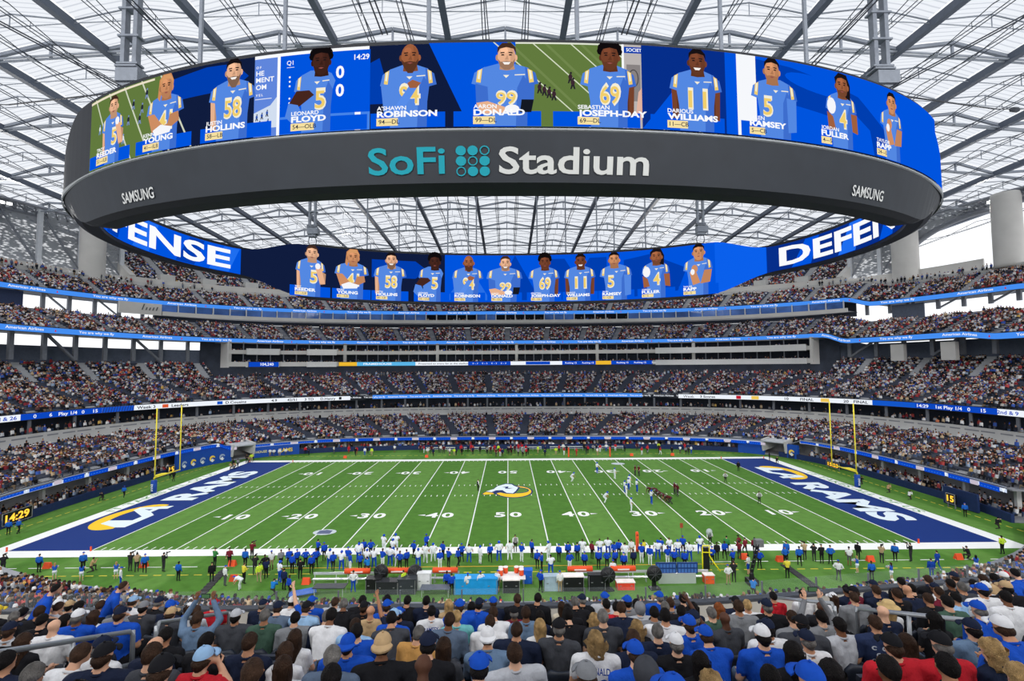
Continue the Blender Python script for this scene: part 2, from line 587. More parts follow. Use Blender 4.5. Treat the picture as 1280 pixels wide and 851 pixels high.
# ================================================================== THE BOWL
CONC = M('concrete_light', rgb(186, 186, 184), 0.85, var=0.08, scale=0.4)
CONC2 = M('concrete_step', rgb(128, 130, 136), 0.9, var=0.10, scale=0.6)
AISLE = M('concrete_aisle', rgb(168, 170, 174), 0.9, var=0.08, scale=0.8)
SEATB = M('seat_plastic_far', rgb(52, 58, 74), 0.6, var=0.15)
LEDGE = M('white_fascia', rgb(196, 194, 190), 0.7, var=0.05, scale=0.3)
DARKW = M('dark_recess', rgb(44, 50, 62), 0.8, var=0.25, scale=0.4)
STEEL = M('grey_steel', rgb(120, 124, 132), 0.55, 0.2, var=0.08)
PALEST = M('pale_painted_steel', rgb(196, 200, 206), 0.55, 0.0, var=0.05)
NAVYPAD = M('navy_padding', rgb(24, 44, 88), 0.7, var=0.12)
ROYALW = M('royal_wall', rgb(16, 72, 164), 0.6, var=0.06)

def sm(x, a, b):
    t = min(1, max(0, (x - a) / (b - a)))
    return t * t * (3 - 2 * t)
def dz_upper(deg):
    return -1.9 * (1 - sm(deg, 27.5, 31.0)) - 0.9 * (1 - sm(deg, 8.0, 13.0))
def dz0(deg):
    return 0.0
def ringwall(abn, z0, z1, d0, d1, th=0.3, step=1.5, dz=dz0, mb=None, mi=0, col=None, outset=0.0):
    """thin wall that follows the bowl"""
    mb = mb or MB()
    a, b, n = abn
    N = max(2, int(abs(d1 - d0) / step) + 1)
    degs = np.linspace(d0, d1, N)
    P = polar(a + outset, b + outset, n, np.radians(degs))
    Q = polar(a + outset + th, b + outset + th, n, np.radians(degs))
    vs = []
    for i in range(N):
        h = dz(degs[i])
        vs += [(P[i][0], P[i][1], z0 + h), (P[i][0], P[i][1], z1 + h), (Q[i][0], Q[i][1], z1 + h), (Q[i][0], Q[i][1], z0 + h)]
    fs = []
    for i in range(N - 1):
        k = 4 * i
        for j in range(4):
            j2 = (j + 1) % 4
            fs.append((k + j, k + 4 + j, k + 4 + j2, k + j2))
    fs.append((0, 1, 2, 3)); k = 4 * (N - 1); fs.append((k + 3, k + 2, k + 1, k))
    mb.add(vs, fs, mi, col)
    return mb
def ringfloor(abn, inset, outset, z, d0, d1, th=0.25, step=2.0, dz=dz0, mb=None):
    a, b, n = abn
    return ringwall((a + inset, b + inset, n), z - th, z, d0, d1, outset - inset, step, dz, mb)

crowd_sets = {}
def add_people(key, P, ang, stand, scale=1.0):
    crowd_sets.setdefault(key, []).append((P, ang, stand))
def lerp(a, b, t):
    return tuple(x + (y - x) * t for x, y in zip(a, b))

def dz_low(deg):
    return 1.1 * (sm(deg, 156.5, 159.0) + 1 - sm(deg, 20.0, 22.5)) if -30 < deg < 200 else 0.0
def tier(label, key, front, rear, rows, d0, d1, aisles, pitch=0.56, fill=0.86, dz=dz0, aw=1.7, fade=False):
    root = empty('seating_tier')
    tag(root, label, kind='structure')
    degs = np.arange(d0, d1 + 0.01, 1.25)
    N = len(degs)
    H = np.array([dz(d) for d in degs])
    V = []; Q = []
    sv = []; sq = []
    step_h = (rear[3] - front[3]) / rows
    lines = []
    for r in range(rows + 1):
        a, b, n, z = lerp(front, rear, r / rows)
        lines.append((polar(a, b, n, np.radians(degs)), z))
    H0 = H
    for r in range(rows):
        H = H0 * (1 - r / rows) if fade else H0
        P0, z0 = lines[r]
        P1, _ = lines[r + 1]
        base = len(V)
        for i in range(N):
            z = z0 + H[i]
            V += [(P0[i][0], P0[i][1], z - (step_h if r else 0.1)), (P0[i][0], P0[i][1], z), (P1[i][0], P1[i][1], z)]
        for i in range(N - 1):
            k = base + 3 * i
            Q.append((k, k + 1, k + 4, k + 3)); Q.append((k + 1, k + 2, k + 5, k + 4))
        # seat backs of the row
        a, b, n, z = lerp(front, rear, (r + 0.78) / rows)
        S = polar(a, b, n, np.radians(degs))
        a2, b2, n2, _ = lerp(front, rear, (r + 0.84) / rows)
        S2 = polar(a2, b2, n2, np.radians(degs))
        base = len(sv)
        for i in range(N):
            z = z0 + H[i]
            sv += [(S[i][0], S[i][1], z + 0.35), (S[i][0], S[i][1], z + 0.8), (S2[i][0], S2[i][1], z + 0.8)]
        for i in range(N - 1):
            k = base + 3 * i
            sq.append((k, k + 1, k + 4, k + 3)); sq.append((k + 1, k + 2, k + 5, k + 4))
    link('stepped_terrace', np_mesh('stepped_terrace', np.array(V), np.array(Q), CONC2), root)
    so = link('seat_rows', np_mesh('seat_rows', np.array(sv), np.array(sq), SEATB), root)
    so['kind'] = 'stuff'
    # aisles: real steps from front to rear
    for ad in aisles:
        if not (d0 < ad < d1): continue
        m = MB()
        h = dz(ad)
        h0_ = h
        for r in range(rows):
            h = h0_ * (1 - r / rows) if fade else h0_
            a, b, n, z = lerp(front, rear, (r + 0.02) / rows)
            x, y = pol(a, b, n, ad)
            a2, b2, n2, z2 = lerp(front, rear, (r + 1.0) / rows)
            x2, y2 = pol(a2, b2, n2, ad)
            dx, dy = x2 - x, y2 - y
            L = math.hypot(dx, dy)
            rz = math.atan2(dy, dx)
            for q in (0, 1):
                m.box(x + dx * (0.25 + 0.5 * q), y + dy * (0.25 + 0.5 * q), z + h + 0.06 + step_h * 0.25 * (1 + 2 * q), L / 2, aw, step_h * 0.5 * (1 + q) + 0.12, rz)
        m.build('aisle_stairs', AISLE, root)
    # people
    for r in range(rows):
        a, b, n, z = lerp(front, rear, (r + 0.55) / rows)
        zt = lerp(front, rear, r / rows)[3]
        dd = np.linspace(d0, d1, 4000)
        P = polar(a, b, n, np.radians(dd))
        L = np.r_[0, np.cumsum(np.hypot(*np.diff(P, axis=0).T))]
        s = np.arange(0.3, L[-1], pitch)
        s = s + rng.uniform(-0.08, 0.08, len(s))
        dg = np.interp(s, L, dd)
        X = np.interp(s, L, P[:, 0]); Y = np.interp(s, L, P[:, 1])
        # patchy occupancy, clear aisles
        occ = fill + 0.16 * np.sin(dg * 0.9 + r * 0.7) * np.sin(dg * 0.37 + 1.3 * r)
        keep = rng.random(len(s)) < occ
        R = np.hypot(X, Y)
        for ad in aisles:
            keep &= np.abs(dg - ad) * PI / 180 * R > aw * 0.62
        X, Y, dg = X[keep], Y[keep], dg[keep]
        Z = np.full(len(X), zt) + np.array([dz(q) for q in dg]) * ((1 - r / rows) if fade else 1) if dz is not dz0 else np.full(len(X), zt)
        add_people(key, np.stack([X, Y, Z], 1), np.arctan2(-Y * (a / b) ** 1.2, -X) - PI / 2, rng.random(len(X)) < (0.10 if r > rows - 3 else 0.035))
    return root
def aisle_list(d0, d1, step, jitter=0.0):
    return [d for d in np.arange(d0, d1, step)]

A1 = [-8, -1, 6, 13, 19.5, 32, 38, 45, 53, 62, 72, 84.5, 95.5, 108, 118, 127, 135, 142, 148, 160.5, 167, 174, 181, 188]
A2 = [-3, 5, 12, 19, 26, 33, 40, 47, 54, 61, 68, 76, 85, 95, 104, 112, 119, 126, 133, 140, 147, 154, 161, 168, 175, 183]
A3 = [2, 9, 15, 21, 27, 34, 40, 46, 52, 59, 66, 73, 81, 90, 99, 107, 114, 121, 128, 134, 140, 146, 153, 159, 165, 171, 178]
A4 = [6, 12, 18, 24, 30, 36, 42, 48, 54, 61, 68, 75, 82, 90, 98, 105, 112, 119, 126, 132, 138, 144, 150, 156, 162, 168, 174]
A5 = [38.5, 44, 49.5, 55, 61, 68, 76, 85, 95, 104, 112, 119, 125, 130.5, 136, 141.5, 146.5]
C1 = (64.2, 38.5, 3.6)
tier('lowest tier of dark seats rising behind the field wall', 'lower', (65.4, 39.8, 3.6, 3.0), (82.5, 56.5, 2.75, 6.0), 20, -16, 196, A1, dz=dz_low, fade=True)
tier('second tier of seats above the first ribbon display', 'second', (84.6, 58.8, 2.4, 12.1), (98, 74, 2.9, 16.9), 17, -6, 188, A2)
tier('upper rows of the second tier at the left end of the bowl', 'second', (98.4, 74.4, 2.9, 17.2), (104, 80, 2.9, 21.2), 7, 146, 186, A2)
tier('upper rows of the second tier at the right end of the bowl', 'second', (98.4, 74.4, 2.9, 17.2), (104, 80, 2.9, 21.2), 7, -6, 30, A2)
tier('third tier of seats above the second ribbon display', 'third', (97, 80.6, 3.1, 28.4), (109, 91, 2.9, 33.4), 13, -4, 184, A3, dz=dz_upper)
tier('fourth tier of seats above the third ribbon display', 'fourth', (115.0, 88.8, 2.75, 39.3), (124, 98, 2.75, 44.4), 11, 3, 177, A4, dz=dz_upper)
tier('topmost tier of seats under the far roof edge', 'upper', (126.5, 99.5, 2.75, 46.6), (148, 121, 2.75, 60.5), 24, 34.0, 150.3, A5, pitch=0.64, aw=2.0)

# ---- field-level wall, recessed clubs and the lowest fascia
wall_far = empty('wall_far')
tag(wall_far, 'far stand frontage of fascias, suites and recessed concourses', kind='structure')
ringwall(C1, 0, 1.05, -16, 24.0, 0.35).build('padded_wall', NAVYPAD, wall_far)
ringwall(C1, 0, 1.05, 31, 145, 0.35).build('padded_wall', NAVYPAD, wall_far)
ringwall(C1, 0, 1.05, 167, 196, 0.35).build('padded_wall', NAVYPAD, wall_far)
for d0, d1 in ((26.6, 31), (145, 152.8), (156.5, 167), (20.5, 22.6)):
    ringwall(C1, 0, 2.3 + (1.1 if d0 > 156 else .6 if d0 < 22 else 0), d0, d1, 0.4, step=0.8).build('royal_wall', ROYALW, wall_far)
ringwall((68.2, 42.5, 3.6), -1.2, 2.95, -16, 196, 0.2, step=2, dz=dz_low).build('club_back_wall', M('club_wall', rgb(150, 150, 150), 0.8, var=0.3, scale=0.2), wall_far)
ringfloor(C1, 0.3, 4.2, 3.02, -16, 196, 0.2, dz=dz_low).build('terrace_soffit', CONC2, wall_far)
ringfloor(C1, 0.3, 4.2, 0.35, -16, 196, 0.3).build('club_floor', CONC2, wall_far)
# pillars of the field-level clubs
for d in np.arange(-14, 195, 6.5):
    if 19 < d < 32 or 144 < d < 168: continue
    x, y = pol(66.5, 40.8, 3.6, d)
    MB().box(x, y, 1.35 + dz_low(d) / 2, 0.5, 0.5, 2.9 + dz_low(d), math.radians(d)).build('club_pillar', CONC, wall_far)
# tunnels at the two far corners
for d0, d1, nm in ((152.8, 156.5, 'left'), (22.6, 26.6, 'right')):
    m = MB()
    for d in (d0, d1):
        x0, y0 = pol(63.8, 38.1, 3.6, d); x1, y1 = pol(74.5, 48.5, 3.2, d)
        m.bar((x0, y0, 2.2), (x1, y1, 3.9), 0.35, 2.6)
    m.build('tunnel_cheek_wall', CONC, wall_far)
    xa, ya = pol(63.7, 38.0, 3.6, d0); xb, yb = pol(63.7, 38.0, 3.6, d1)
    xc, yc = pol(68.7, 43.5, 3.5, d0); xd, yd = pol(68.7, 43.5, 3.5, d1)
    MB().add([(xa, ya, 3.0), (xb, yb, 3.0), (xd, yd, 3.9), (xc, yc, 3.9), (xa, ya, 3.25), (xb, yb, 3.25), (xd, yd, 4.15), (xc, yc, 4.15)],
             [(0, 1, 2, 3), (4, 7, 6, 5), (0, 4, 5, 1), (1, 5, 6, 2), (2, 6, 7, 3), (3, 7, 4, 0)]).build('tunnel_canopy', M('canopy_grey', rgb(170, 174, 180)), wall_far)
    MB().add([(xc, yc, 0), (xd, yd, 0), (xd, yd, 3.9), (xc, yc, 3.9)], [(0, 1, 2, 3)]).build('tunnel_dark_sheet', DARKW, wall_far)  # dark sheet across the tunnel stands in for its unlit depth
# wall of concrete behind the lowest tier and the concourse recess above it
C1R = (83.4, 57.4, 2.75)
ringwall(C1R, 5.6, 8.65, -8, 188, 0.35).build('concrete_wall', CONC, wall_far)
ringfloor(C1R, 0, 4.5, 8.2, -8, 188).build('concourse_floor', CONC2, wall_far)
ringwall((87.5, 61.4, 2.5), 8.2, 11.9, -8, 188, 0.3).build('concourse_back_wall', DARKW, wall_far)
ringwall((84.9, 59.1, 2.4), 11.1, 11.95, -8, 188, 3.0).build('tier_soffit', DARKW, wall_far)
for d in np.arange(-5, 188, 5.3):
    x, y = pol(84.6, 58.9, 2.5, d)
    MB().box(x, y, 10.0, 0.22, 0.5, 2.9, math.radians(d)).build('concourse_post', STEEL, wall_far)
# suites between the second and third tiers
SU = (95.6, 79.2, 3.1)
S0, S1 = 32.5, 143.5
for z0, z1, th in ((20.5, 21.85, 0.3), (24.2, 25.35, 0.3)):
    ringwall(SU, z0, z1, S0, S1, th).build('suite_ledge', LEDGE, wall_far)
    ringfloor(SU, 0.3, 5.0, z0 + 0.35, S0, S1).build('suite_floor', CONC2, wall_far)
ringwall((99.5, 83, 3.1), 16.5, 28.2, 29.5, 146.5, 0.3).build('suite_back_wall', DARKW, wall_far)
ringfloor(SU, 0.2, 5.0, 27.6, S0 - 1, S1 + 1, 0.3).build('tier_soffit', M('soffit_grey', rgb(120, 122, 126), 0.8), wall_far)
for k, d in enumerate(np.arange(S0, S1 + 0.1, 2.05)):
    x, y = pol(96.2, 79.8, 3.1, d)
    big = k % 9 == 0
    MB().box(x, y, 24.3, 0.6 if big else 0.18, 0.9 if big else 0.25, 7.0, math.radians(d)).build('suite_post', LEDGE if big else STEEL, wall_far)
for d in (S0, S1):
    x0, y0 = pol(*SU, d); x1, y1 = pol(101, 84.5, 3.1, d)
    MB().bar((x0, y0, 23.9), (x1, y1, 23.9), 0.5, 7.4).build('suite_end_wall', LEDGE, wall_far)
# white twin-deck suite block projecting on the right, and camera platforms on the left
for z0, z1 in ((20.3, 21.9), (24.0, 25.8)):
    ringwall((94.6, 78.2, 3.1), z0, z1, 33.0, 57.5, 0.5).build('suite_ledge', M('bright_fascia', rgb(212, 212, 210), 0.6, var=0.03), wall_far)
    for d0, d1 in ((126.5, 131.5), (136.0, 141.0)):
        ringwall((94.6, 78.2, 3.1), z0, z1, d0, d1, 0.5).build('suite_ledge', M('bright_fascia', rgb(212, 212, 210)), wall_far)
# the band between the third and fourth tiers
B3 = (113.6, 87.6, 2.75)
ringwall(B3, 35.3, 36.4, 30.5, 149.5, 0.4).build('suite_ledge', LEDGE, wall_far)
ringfloor(B3, 0.3, 5.5, 35.6, 30.5, 149.5).build('suite_floor', CONC2, wall_far)
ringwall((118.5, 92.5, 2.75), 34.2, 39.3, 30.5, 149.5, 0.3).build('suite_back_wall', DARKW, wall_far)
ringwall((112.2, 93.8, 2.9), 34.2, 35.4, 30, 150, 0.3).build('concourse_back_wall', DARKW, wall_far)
GLZ = M('painted_reflection_glass', rgb(70, 105, 170), 0.15, 0.0, var=0.5, scale=0.15, spec=0.6)  # blue reflections painted into the pane colour
for d0 in np.arange(31, 149, 2.2):
    if 62 < d0 < 108 and int(d0 * 7) % 3: continue
    ringwall((114.2, 88.2, 2.75), 36.4, 38.4, d0 + 0.1, d0 + 2.1, 0.06, step=1.0).build('glass_pane', GLZ, wall_far)
for d in np.arange(31, 149.5, 2.2):
    x, y = pol(114.0, 88.0, 2.75, d)
    MB().box(x, y, 37.5, 0.2, 0.3, 2.3, math.radians(d)).build('suite_post', PALEST, wall_far)
# parapet under the topmost tier
ringwall((124.4, 98.4, 2.75), 42.5, 45.9, 3, 177, 0.3, dz=dz_upper).build('tier_back_wall', CONC, wall_far)
ringwall((125.0, 98.6, 2.75), 45.4, 47.4, 33, 151.3, 0.5).build('parapet', LEDGE, wall_far)
for d in (33.6, 150.7):
    x0, y0 = pol(125.6, 98.8, 2.75, d); x1, y1 = pol(149, 122, 2.75, d)
    MB().bar((x0, y0, 46.6), (x1, y1, 61.0), 1.6, 2.6).build('stair_cheek', LEDGE, wall_far)
for d in A5:                                   # vomitory boxes at the foot of the topmost tier
    x, y = pol(128.0, 101, 2.75, d)
    MB().box(x, y, 48.2, 3.0, 4.0, 2.4, math.radians(d)).build('vomitory', CONC, wall_far)

# ---- people under the overhangs (concourses, clubs and suites)
def band_people(key, abn, z, d0, d1, depth, rows, pitch, fill, stand, dz=dz0):
    for r in range(rows):
        o = depth * r / max(1, rows - 1)
        dd = np.linspace(d0, d1, 3000)
        P = polar(abn[0] + o, abn[1] + o, abn[2], np.radians(dd))
        L = np.r_[0, np.cumsum(np.hypot(*np.diff(P, axis=0).T))]
        s = np.arange(0.3, L[-1], pitch); s += rng.uniform(-0.2, 0.2, len(s))
        s = s[rng.random(len(s)) < fill]
        X = np.interp(s, L, P[:, 0]); Y = np.interp(s, L, P[:, 1])
        add_people(key, np.stack([X, Y, z + np.array([dz(math.degrees(math.atan2(q, p))) for p, q in zip(X, Y)])], 1), np.arctan2(-Y * 1.3, -X) - PI / 2, rng.random(len(X)) < stand)
band_people('clubs', (64.9, 39.2, 3.6), 0.35, -15, 19, 2.4, 4, 0.62, 0.75, 0.3)
band_people('clubs', (64.9, 39.2, 3.6), 0.35, 32, 144, 2.0, 3, 0.75, 0.6, 0.4)
band_people('clubs', (64.9, 39.2, 3.6), 0.35, 168, 195, 2.4, 4, 0.62, 0.75, 0.3)
band_people('clubs', (84.0, 58.0, 2.75), 8.2, -6, 187, 2.0, 2, 0.9, 0.6, 0.6)
band_people('clubs', (82.2, 56.2, 2.75), 5.9, -6, 187, 0.0, 1, 1.4, 0.5, 0.9)
band_people('clubs', (96.4, 80.0, 3.1), 20.9, S0 + .5, S1 - .5, 1.2, 2, 0.8, 0.7, 0.3)
band_people('clubs', (96.4, 80.0, 3.1), 24.6, S0 + .5, S1 - .5, 1.2, 2, 0.8, 0.7, 0.3)
band_people('clubs', (114.6, 88.6, 2.75), 35.6, 32, 148, 1.5, 2, 1.1, 0.5, 0.5)
band_people('clubs', (98.6, 74.6, 2.9), 17.0, 32, 144, 1.0, 2, 0.9, 0.6, 0.7)
band_people('clubs', (124.2, 98.0, 2.75), 45.3, 5, 40, 1.0, 2, 1.0, 0.6, 0.7, dz_upper)
band_people('clubs', (124.2, 98.0, 2.75), 45.3, 140, 176, 1.0, 2, 1.0, 0.6, 0.7, dz_upper)

# ---- the crowd meshes
SHIRTS = np.array([rgb(*c) for c in [(30, 34, 46), (22, 22, 26), (48, 54, 68), (226, 226, 226), (190, 192, 198), (120, 124, 132),
    (24, 74, 170), (34, 92, 196), (176, 30, 44), (140, 24, 40), (206, 60, 56), (206, 176, 132), (222, 176, 60), (70, 92, 128), (150, 176, 210), (96, 60, 60), (230, 120, 60), (206, 196, 190)]])
SHIRTS = SHIRTS * .8 + SHIRTS.mean(1, keepdims=True) * .2
SHP = np.array([.13, .13, .09, .13, .09, .08, .055, .03, .06, .06, .015, .03, .008, .05, .03, .03, .010, .04]); SHP /= SHP.sum()
SKIN = np.array([rgb(*c) for c in [(226, 180, 150), (206, 156, 124), (176, 126, 94), (136, 92, 66), (96, 64, 48), (236, 196, 170)]])
HAIR = np.array([rgb(*c) for c in [(30, 26, 26), (54, 40, 32), (90, 66, 44), (150, 120, 84), (120, 116, 112), (30, 70, 160), (220, 220, 220), (24, 30, 50)]])
HP = np.array([.30, .20, .12, .07, .07, .10, .07, .07])
PANTS = np.array([rgb(*c) for c in [(36, 42, 58), (24, 24, 28), (60, 76, 104), (120, 104, 84), (90, 92, 98)]])
tv = []
tq = []; tcode = []
def tb(lo, hi, faces, code):
    n = len(tv)
    (x0, y0, z0, x1, y1, X0, Y0, X1, Y1, z1) = (-lo[0], -lo[1] + lo[2], lo[3], lo[0], lo[1] + lo[2], -hi[0], -hi[1] + hi[2], hi[0], hi[1] + hi[2], hi[3])
    tv.extend([(x0, y0, z0), (x1, y0, z0), (x1, y1, z0), (x0, y1, z0), (X0, Y0, z1), (X1, Y0, z1), (X1, Y1, z1), (X0, Y1, z1)])
    F = {'t': (4, 5, 6, 7), 'b': (0, 1, 5, 4), 'r': (1, 2, 6, 5), 'f': (2, 3, 7, 6), 'l': (3, 0, 4, 7)}
    for i, f in enumerate(faces):
        tq.append(tuple(n + q for q in F[f])); tcode.append(code if isinstance(code, int) else code[i])
tb((.17, .20, .20, .40), (.17, .22, .20, .58), 'tfrl', 2)             # lap
tb((.16, .02, .42, .06), (.13, .06, .36, .46), 'frl', 2)              # shins
tb((.17, .11, 0, .48), (.25, .10, 0, 1.00), 'tbrfl', 0)               # torso
tb((.29, .07, .10, .55), (.25, .09, 0.02, .96), 'rfl', (0, 0, 0))
tb((.06, .07, .01, 1.00), (.085, .10, .01, 1.16), 'brfl', (3, 1, 1, 1))
tb((.085, .10, .01, 1.16), (.06, .07, .01, 1.30), 'tbrfl', (3, 3, 3, 3, 3))
tv = np.array(tv); tq = np.array(tq); tcode = np.array(tcode)
cloth = attr_mat('crowd_clothes')
KEYS = {'lower': 'packed crowd seated in the lowest tier behind the field wall', 'second': 'packed crowd seated in the second tier above the first ribbon display',
        'third': 'packed crowd seated in the third tier between two ribbon displays', 'fourth': 'packed crowd seated in the fourth tier above the highest ribbon display',
        'upper': 'packed crowd seated in the topmost tier beneath the roof', 'clubs': 'people in the suites, clubs and concourses under the overhangs'}
def crowd_object(name, label, sets, pal=None):
    P = np.concatenate([s[0] for s in sets]); A = np.concatenate([s[1] for s in sets]); S = np.concatenate([s[2] for s in sets])
    n = len(P)
    A = A + rng.normal(0, 0.18, n)
    k = rng.normal(1.0, 0.05, n)
    zs = np.where(S, 1.34, 1.0) * k
    ys = np.where(S, 0.55, 1.0)
    lx = tv[None, :, 0] * k[:, None]
    ly = tv[None, :, 1] * (k * ys)[:, None]
    lz = tv[None, :, 2] * zs[:, None]
    c, s = np.cos(A)[:, None], np.sin(A)[:, None]
    V = np.stack([P[:, 0:1] + lx * c - ly * s, P[:, 1:2] + lx * s + ly * c, P[:, 2:3] + lz], -1).reshape(-1, 3)
    Q = (tq[None] + (np.arange(n) * len(tv))[:, None, None]).reshape(-1, 4)
    cols = np.stack([SHIRTS[rng.choice(len(SHIRTS), n, p=SHP)] * rng.uniform(.85, 1.1, (n, 1)), SKIN[rng.integers(0, len(SKIN), n)], PANTS[rng.integers(0, len(PANTS), n)], HAIR[rng.choice(len(HAIR), n, p=HP)]], 1)
    CF = cols[:, tcode].reshape(-1, 3)
    o = link(name, np_mesh(name, V, Q, cloth, np.clip(CF, 0, 1)))
    tag(o, label, 'crowd', kind='stuff')
    return n
ncrowd = 0
for kx, lb in KEYS.items():
    ncrowd += crowd_object('seated_crowd', lb, crowd_sets[kx])
print('crowd', ncrowd)

# ================================================================== RIBBON DISPLAYS
EMS = 1.0                                   # display brightness
DISP = attr_mat('display_pixels', emit=EMS)
def arc_map(abn, z0, dz=dz0, lift0=0.02, d0=-16, d1=196):
    """(u, v): u metres along the curve from the far middle, to the right positive; faces the field"""
    dd = np.linspace(d1, d0, 6000)
    P = polar(*abn, np.radians(dd))
    L = np.r_[0, np.cumsum(np.hypot(*np.diff(P, axis=0).T))]
    m = np.interp(-90.0, -dd, L)
    L = L - m
    def f(u, v, l):
        x = np.interp(u, L, P[:, 0]); y = np.interp(u, L, P[:, 1])
        x2 = np.interp(u + 0.3, L, P[:, 0]); y2 = np.interp(u + 0.3, L, P[:, 1])
        h = math.hypot(x2 - x, y2 - y) or 1
        nx, ny = (y2 - y) / h, -(x2 - x) / h       # to the field
        dg = np.interp(u, L, dd)
        return (x + nx * (l + lift0), y + ny * (l + lift0), z0 + v + dz(dg))
    def u_of(deg):
        return float(np.interp(-deg, -dd, L))
    return f, u_of
RB = rgb(70, 142, 240); RBD = rgb(20, 86, 200); RW = rgb(238, 244, 252); RROY = rgb(12, 70, 190); RGOLD = rgb(236, 184, 50)
BLK = rgb(26, 30, 40)
def ribbon(label, abn, z0, z1, d0, d1, dz=dz0):
    root = empty('ribbon_display')
    tag(root, label, 'display', 'ribbon displays around the bowl')
    ringwall(abn, z0 - 0.12, z1 + 0.12, d0, d1, 0.3, dz=dz).build('housing', M('display_housing', rgb(40, 44, 54), 0.5), root)
    return root
# lowest fascia
RA = (64.7, 39.05, 3.6)
f, uo = arc_map(RA, 2.3, dz_low)
for d0, d1, where in ((-15, 20.4, 'over the right end club'), (26.8, 152.6, 'along the far field wall'), (156.7, 195, 'over the left end club')):
    r = ribbon('low royal ribbon display with white dividers ' + where, RA, 2.3, 3.05, d0, d1, dz_low)
    a = Art()
    ua, ub = uo(d1), uo(d0)
    a.rect(ua, 0, ub, 0.75, rgb(200, 214, 236))
    u = ua; k = 0
    while u < ub:
        a.rect(u + 0.1, 0.06, min(ub, u + 3.6), 0.70, RROY)
        for q in range(6): a.rect(u + 0.35 + q * 0.5, 0.30, u + 0.6 + q * 0.5, 0.36, RB)
        if k % 2: a.rect(u + 3.75, 0.1, min(ub, u + 5.0), 0.66, rgb(196, 186, 200)); u += 5.1
        else: a.poly([(u + 3.7, 0.7), (u + 4.1, 0.7), (u + 3.9, 0.15)], RW); u += 4.2
        k += 1
    a.build('screen', f, DISP, r, strip=1.2, lift=0.012)
# first ribbon
R1 = (84.2, 58.2, 2.38)
f, uo = arc_map(R1, 11.15)
r = ribbon('white and blue score ribbon display on the left end of the second tier', R1, 11.15, 12.2, 126, 187)
a = Art()
ub, ua = uo(126), uo(187)
a.rect(ua, 0, ub - 4, 1.05, RW)
um = uo(163)
a.rect(uo(176.5), 0, uo(167.0), 1.05, RROY); a.rect(uo(167.0), 0, um, 1.05, RBD)
for q in range(12):
    p = uo(167.0) + q * (um - uo(167.0)) / 12
    a.poly([(p, 0), (p + 0.25, 0), (p + 0.5, 1.05), (p + 0.25, 1.05)], rgb(30, 60, 150))
a.text('2nd & 26', uo(177.0), 0.22, 0.62, RROY, bold=0.02, stretch=1.3, align='r')
for t, q in (('0', 175.0), ('6', 173.2), ('Play 1/4', 171.2), ('0', 169.4), ('15', 167.9)):
    a.text(t, uo(q), 0.22, 0.6, RW, bold=0.02, stretch=1.2, align='c')
for t, q in (('Week 3', 161.5), ('Leaders', 157.0), ('D.Cousins', 149.0), ('4.9', 143), ('42/51', 140), ('3 TD', 137), ('D.Henry', 133.5)):
    a.text(t, uo(q), 0.22, 0.6, BLK, bold=0.02, stretch=1.25, align='c')
a.rect(uo(159.4), 0.15, uo(158.6), 0.9, rgb(220, 90, 50)); a.rect(uo(151.8), 0.15, uo(151.0), 0.9, RBD); a.rect(uo(131.4), 0.2, uo(130.9), 0.9, BLK)
a.build('screen', f, DISP, r, strip=1.5, lift=0.012)
r = ribbon('pale blue ribbon display with white lettering across the far second tier', R1, 11.3, 12.35, 55.5, 124.5)
a = Art()
a.rect(uo(124.5), 0.15, uo(55.5), 1.2, RB)
for q in range(-8, 9):
    a.text('American Airlines' if q % 2 else 'You are why we fly', q * 6.2, 0.45, 0.42, RW, bold=0.015, stretch=1.2, align='c')
a.build('screen', f, DISP, r, strip=1.5, lift=0.012)
r = ribbon('white and blue score ribbon display on the right end of the second tier', R1, 11.15, 12.2, -5, 50)
a = Art()
a.rect(uo(48), 0, uo(17.5), 1.05, RW); a.rect(uo(17.5), 0, uo(12), 1.05, RBD); a.rect(uo(12), 0, uo(2.2), 1.05, RROY); a.rect(uo(2.2), 0, uo(-5), 1.05, RW)
for t, q in (('Week', 46), ('3 Scores', 42.5), ('10', 29.5), ('FINAL', 26.5), ('20', 21), ('FINAL', 19)):
    a.text(t, uo(q), 0.22, 0.6, BLK, bold=0.02, stretch=1.25, align='c')
for t, q in (('14:29', 11), ('1st', 9), ('Play 1/4', 7.3), ('0', 5.4), ('15', 3.7)):
    a.text(t, uo(q), 0.22, 0.6, RW, bold=0.02, stretch=1.2, align='c')
a.text('2nd & 9', uo(1.0), 0.22, 0.6, RROY, bold=0.02, stretch=1.25, align='c')
for q in (35, 24.5): a.rect(uo(q), 0.1, uo(q - 1.2), 0.95, rgb(240, 200, 90))
a.rect(uo(37.5), 0.1, uo(36.7), 0.95, rgb(190, 30, 50))
a.build('screen', f, DISP, r, strip=1.5, lift=0.012)
# ticker along the suites
RT = (95.1, 78.7, 3.1)
f, uo = arc_map(RT, 20.55)
r = ribbon('thin ticker display with yellow, cyan and white sections below the suites', RT, 20.55, 21.75, 58.2, 126)
a = Art()
U = uo(126)
uW = uo(58.2)
a.rect(U, 0, uW, 1.2, RW)
a.rect(U, 0, U + 5.5, 1.2, RGOLD); a.rect(U + 5.5, 0, U + 24, 1.2, rgb(90, 180, 230))
a.text('FRAMEHOUSE', U + 7.5, 0.3, 0.62, RW, bold=0.02, stretch=1.6)
a.text('Presented to every fan at the stadium this season', U + 25, 0.35, 0.5, BLK, bold=0.01, stretch=1.5)
a.rect(-13, 0, 1, 1.2, RROY); a.rect(6, 0.1, 14, 1.1, RROY); a.rect(18, 0, uW, 1.2, RROY)
for q in range(0, 4): a.text('0  -  3', -11.5 + 3.1 * q, 0.35, 0.5, RW, bold=0.01, align='l')
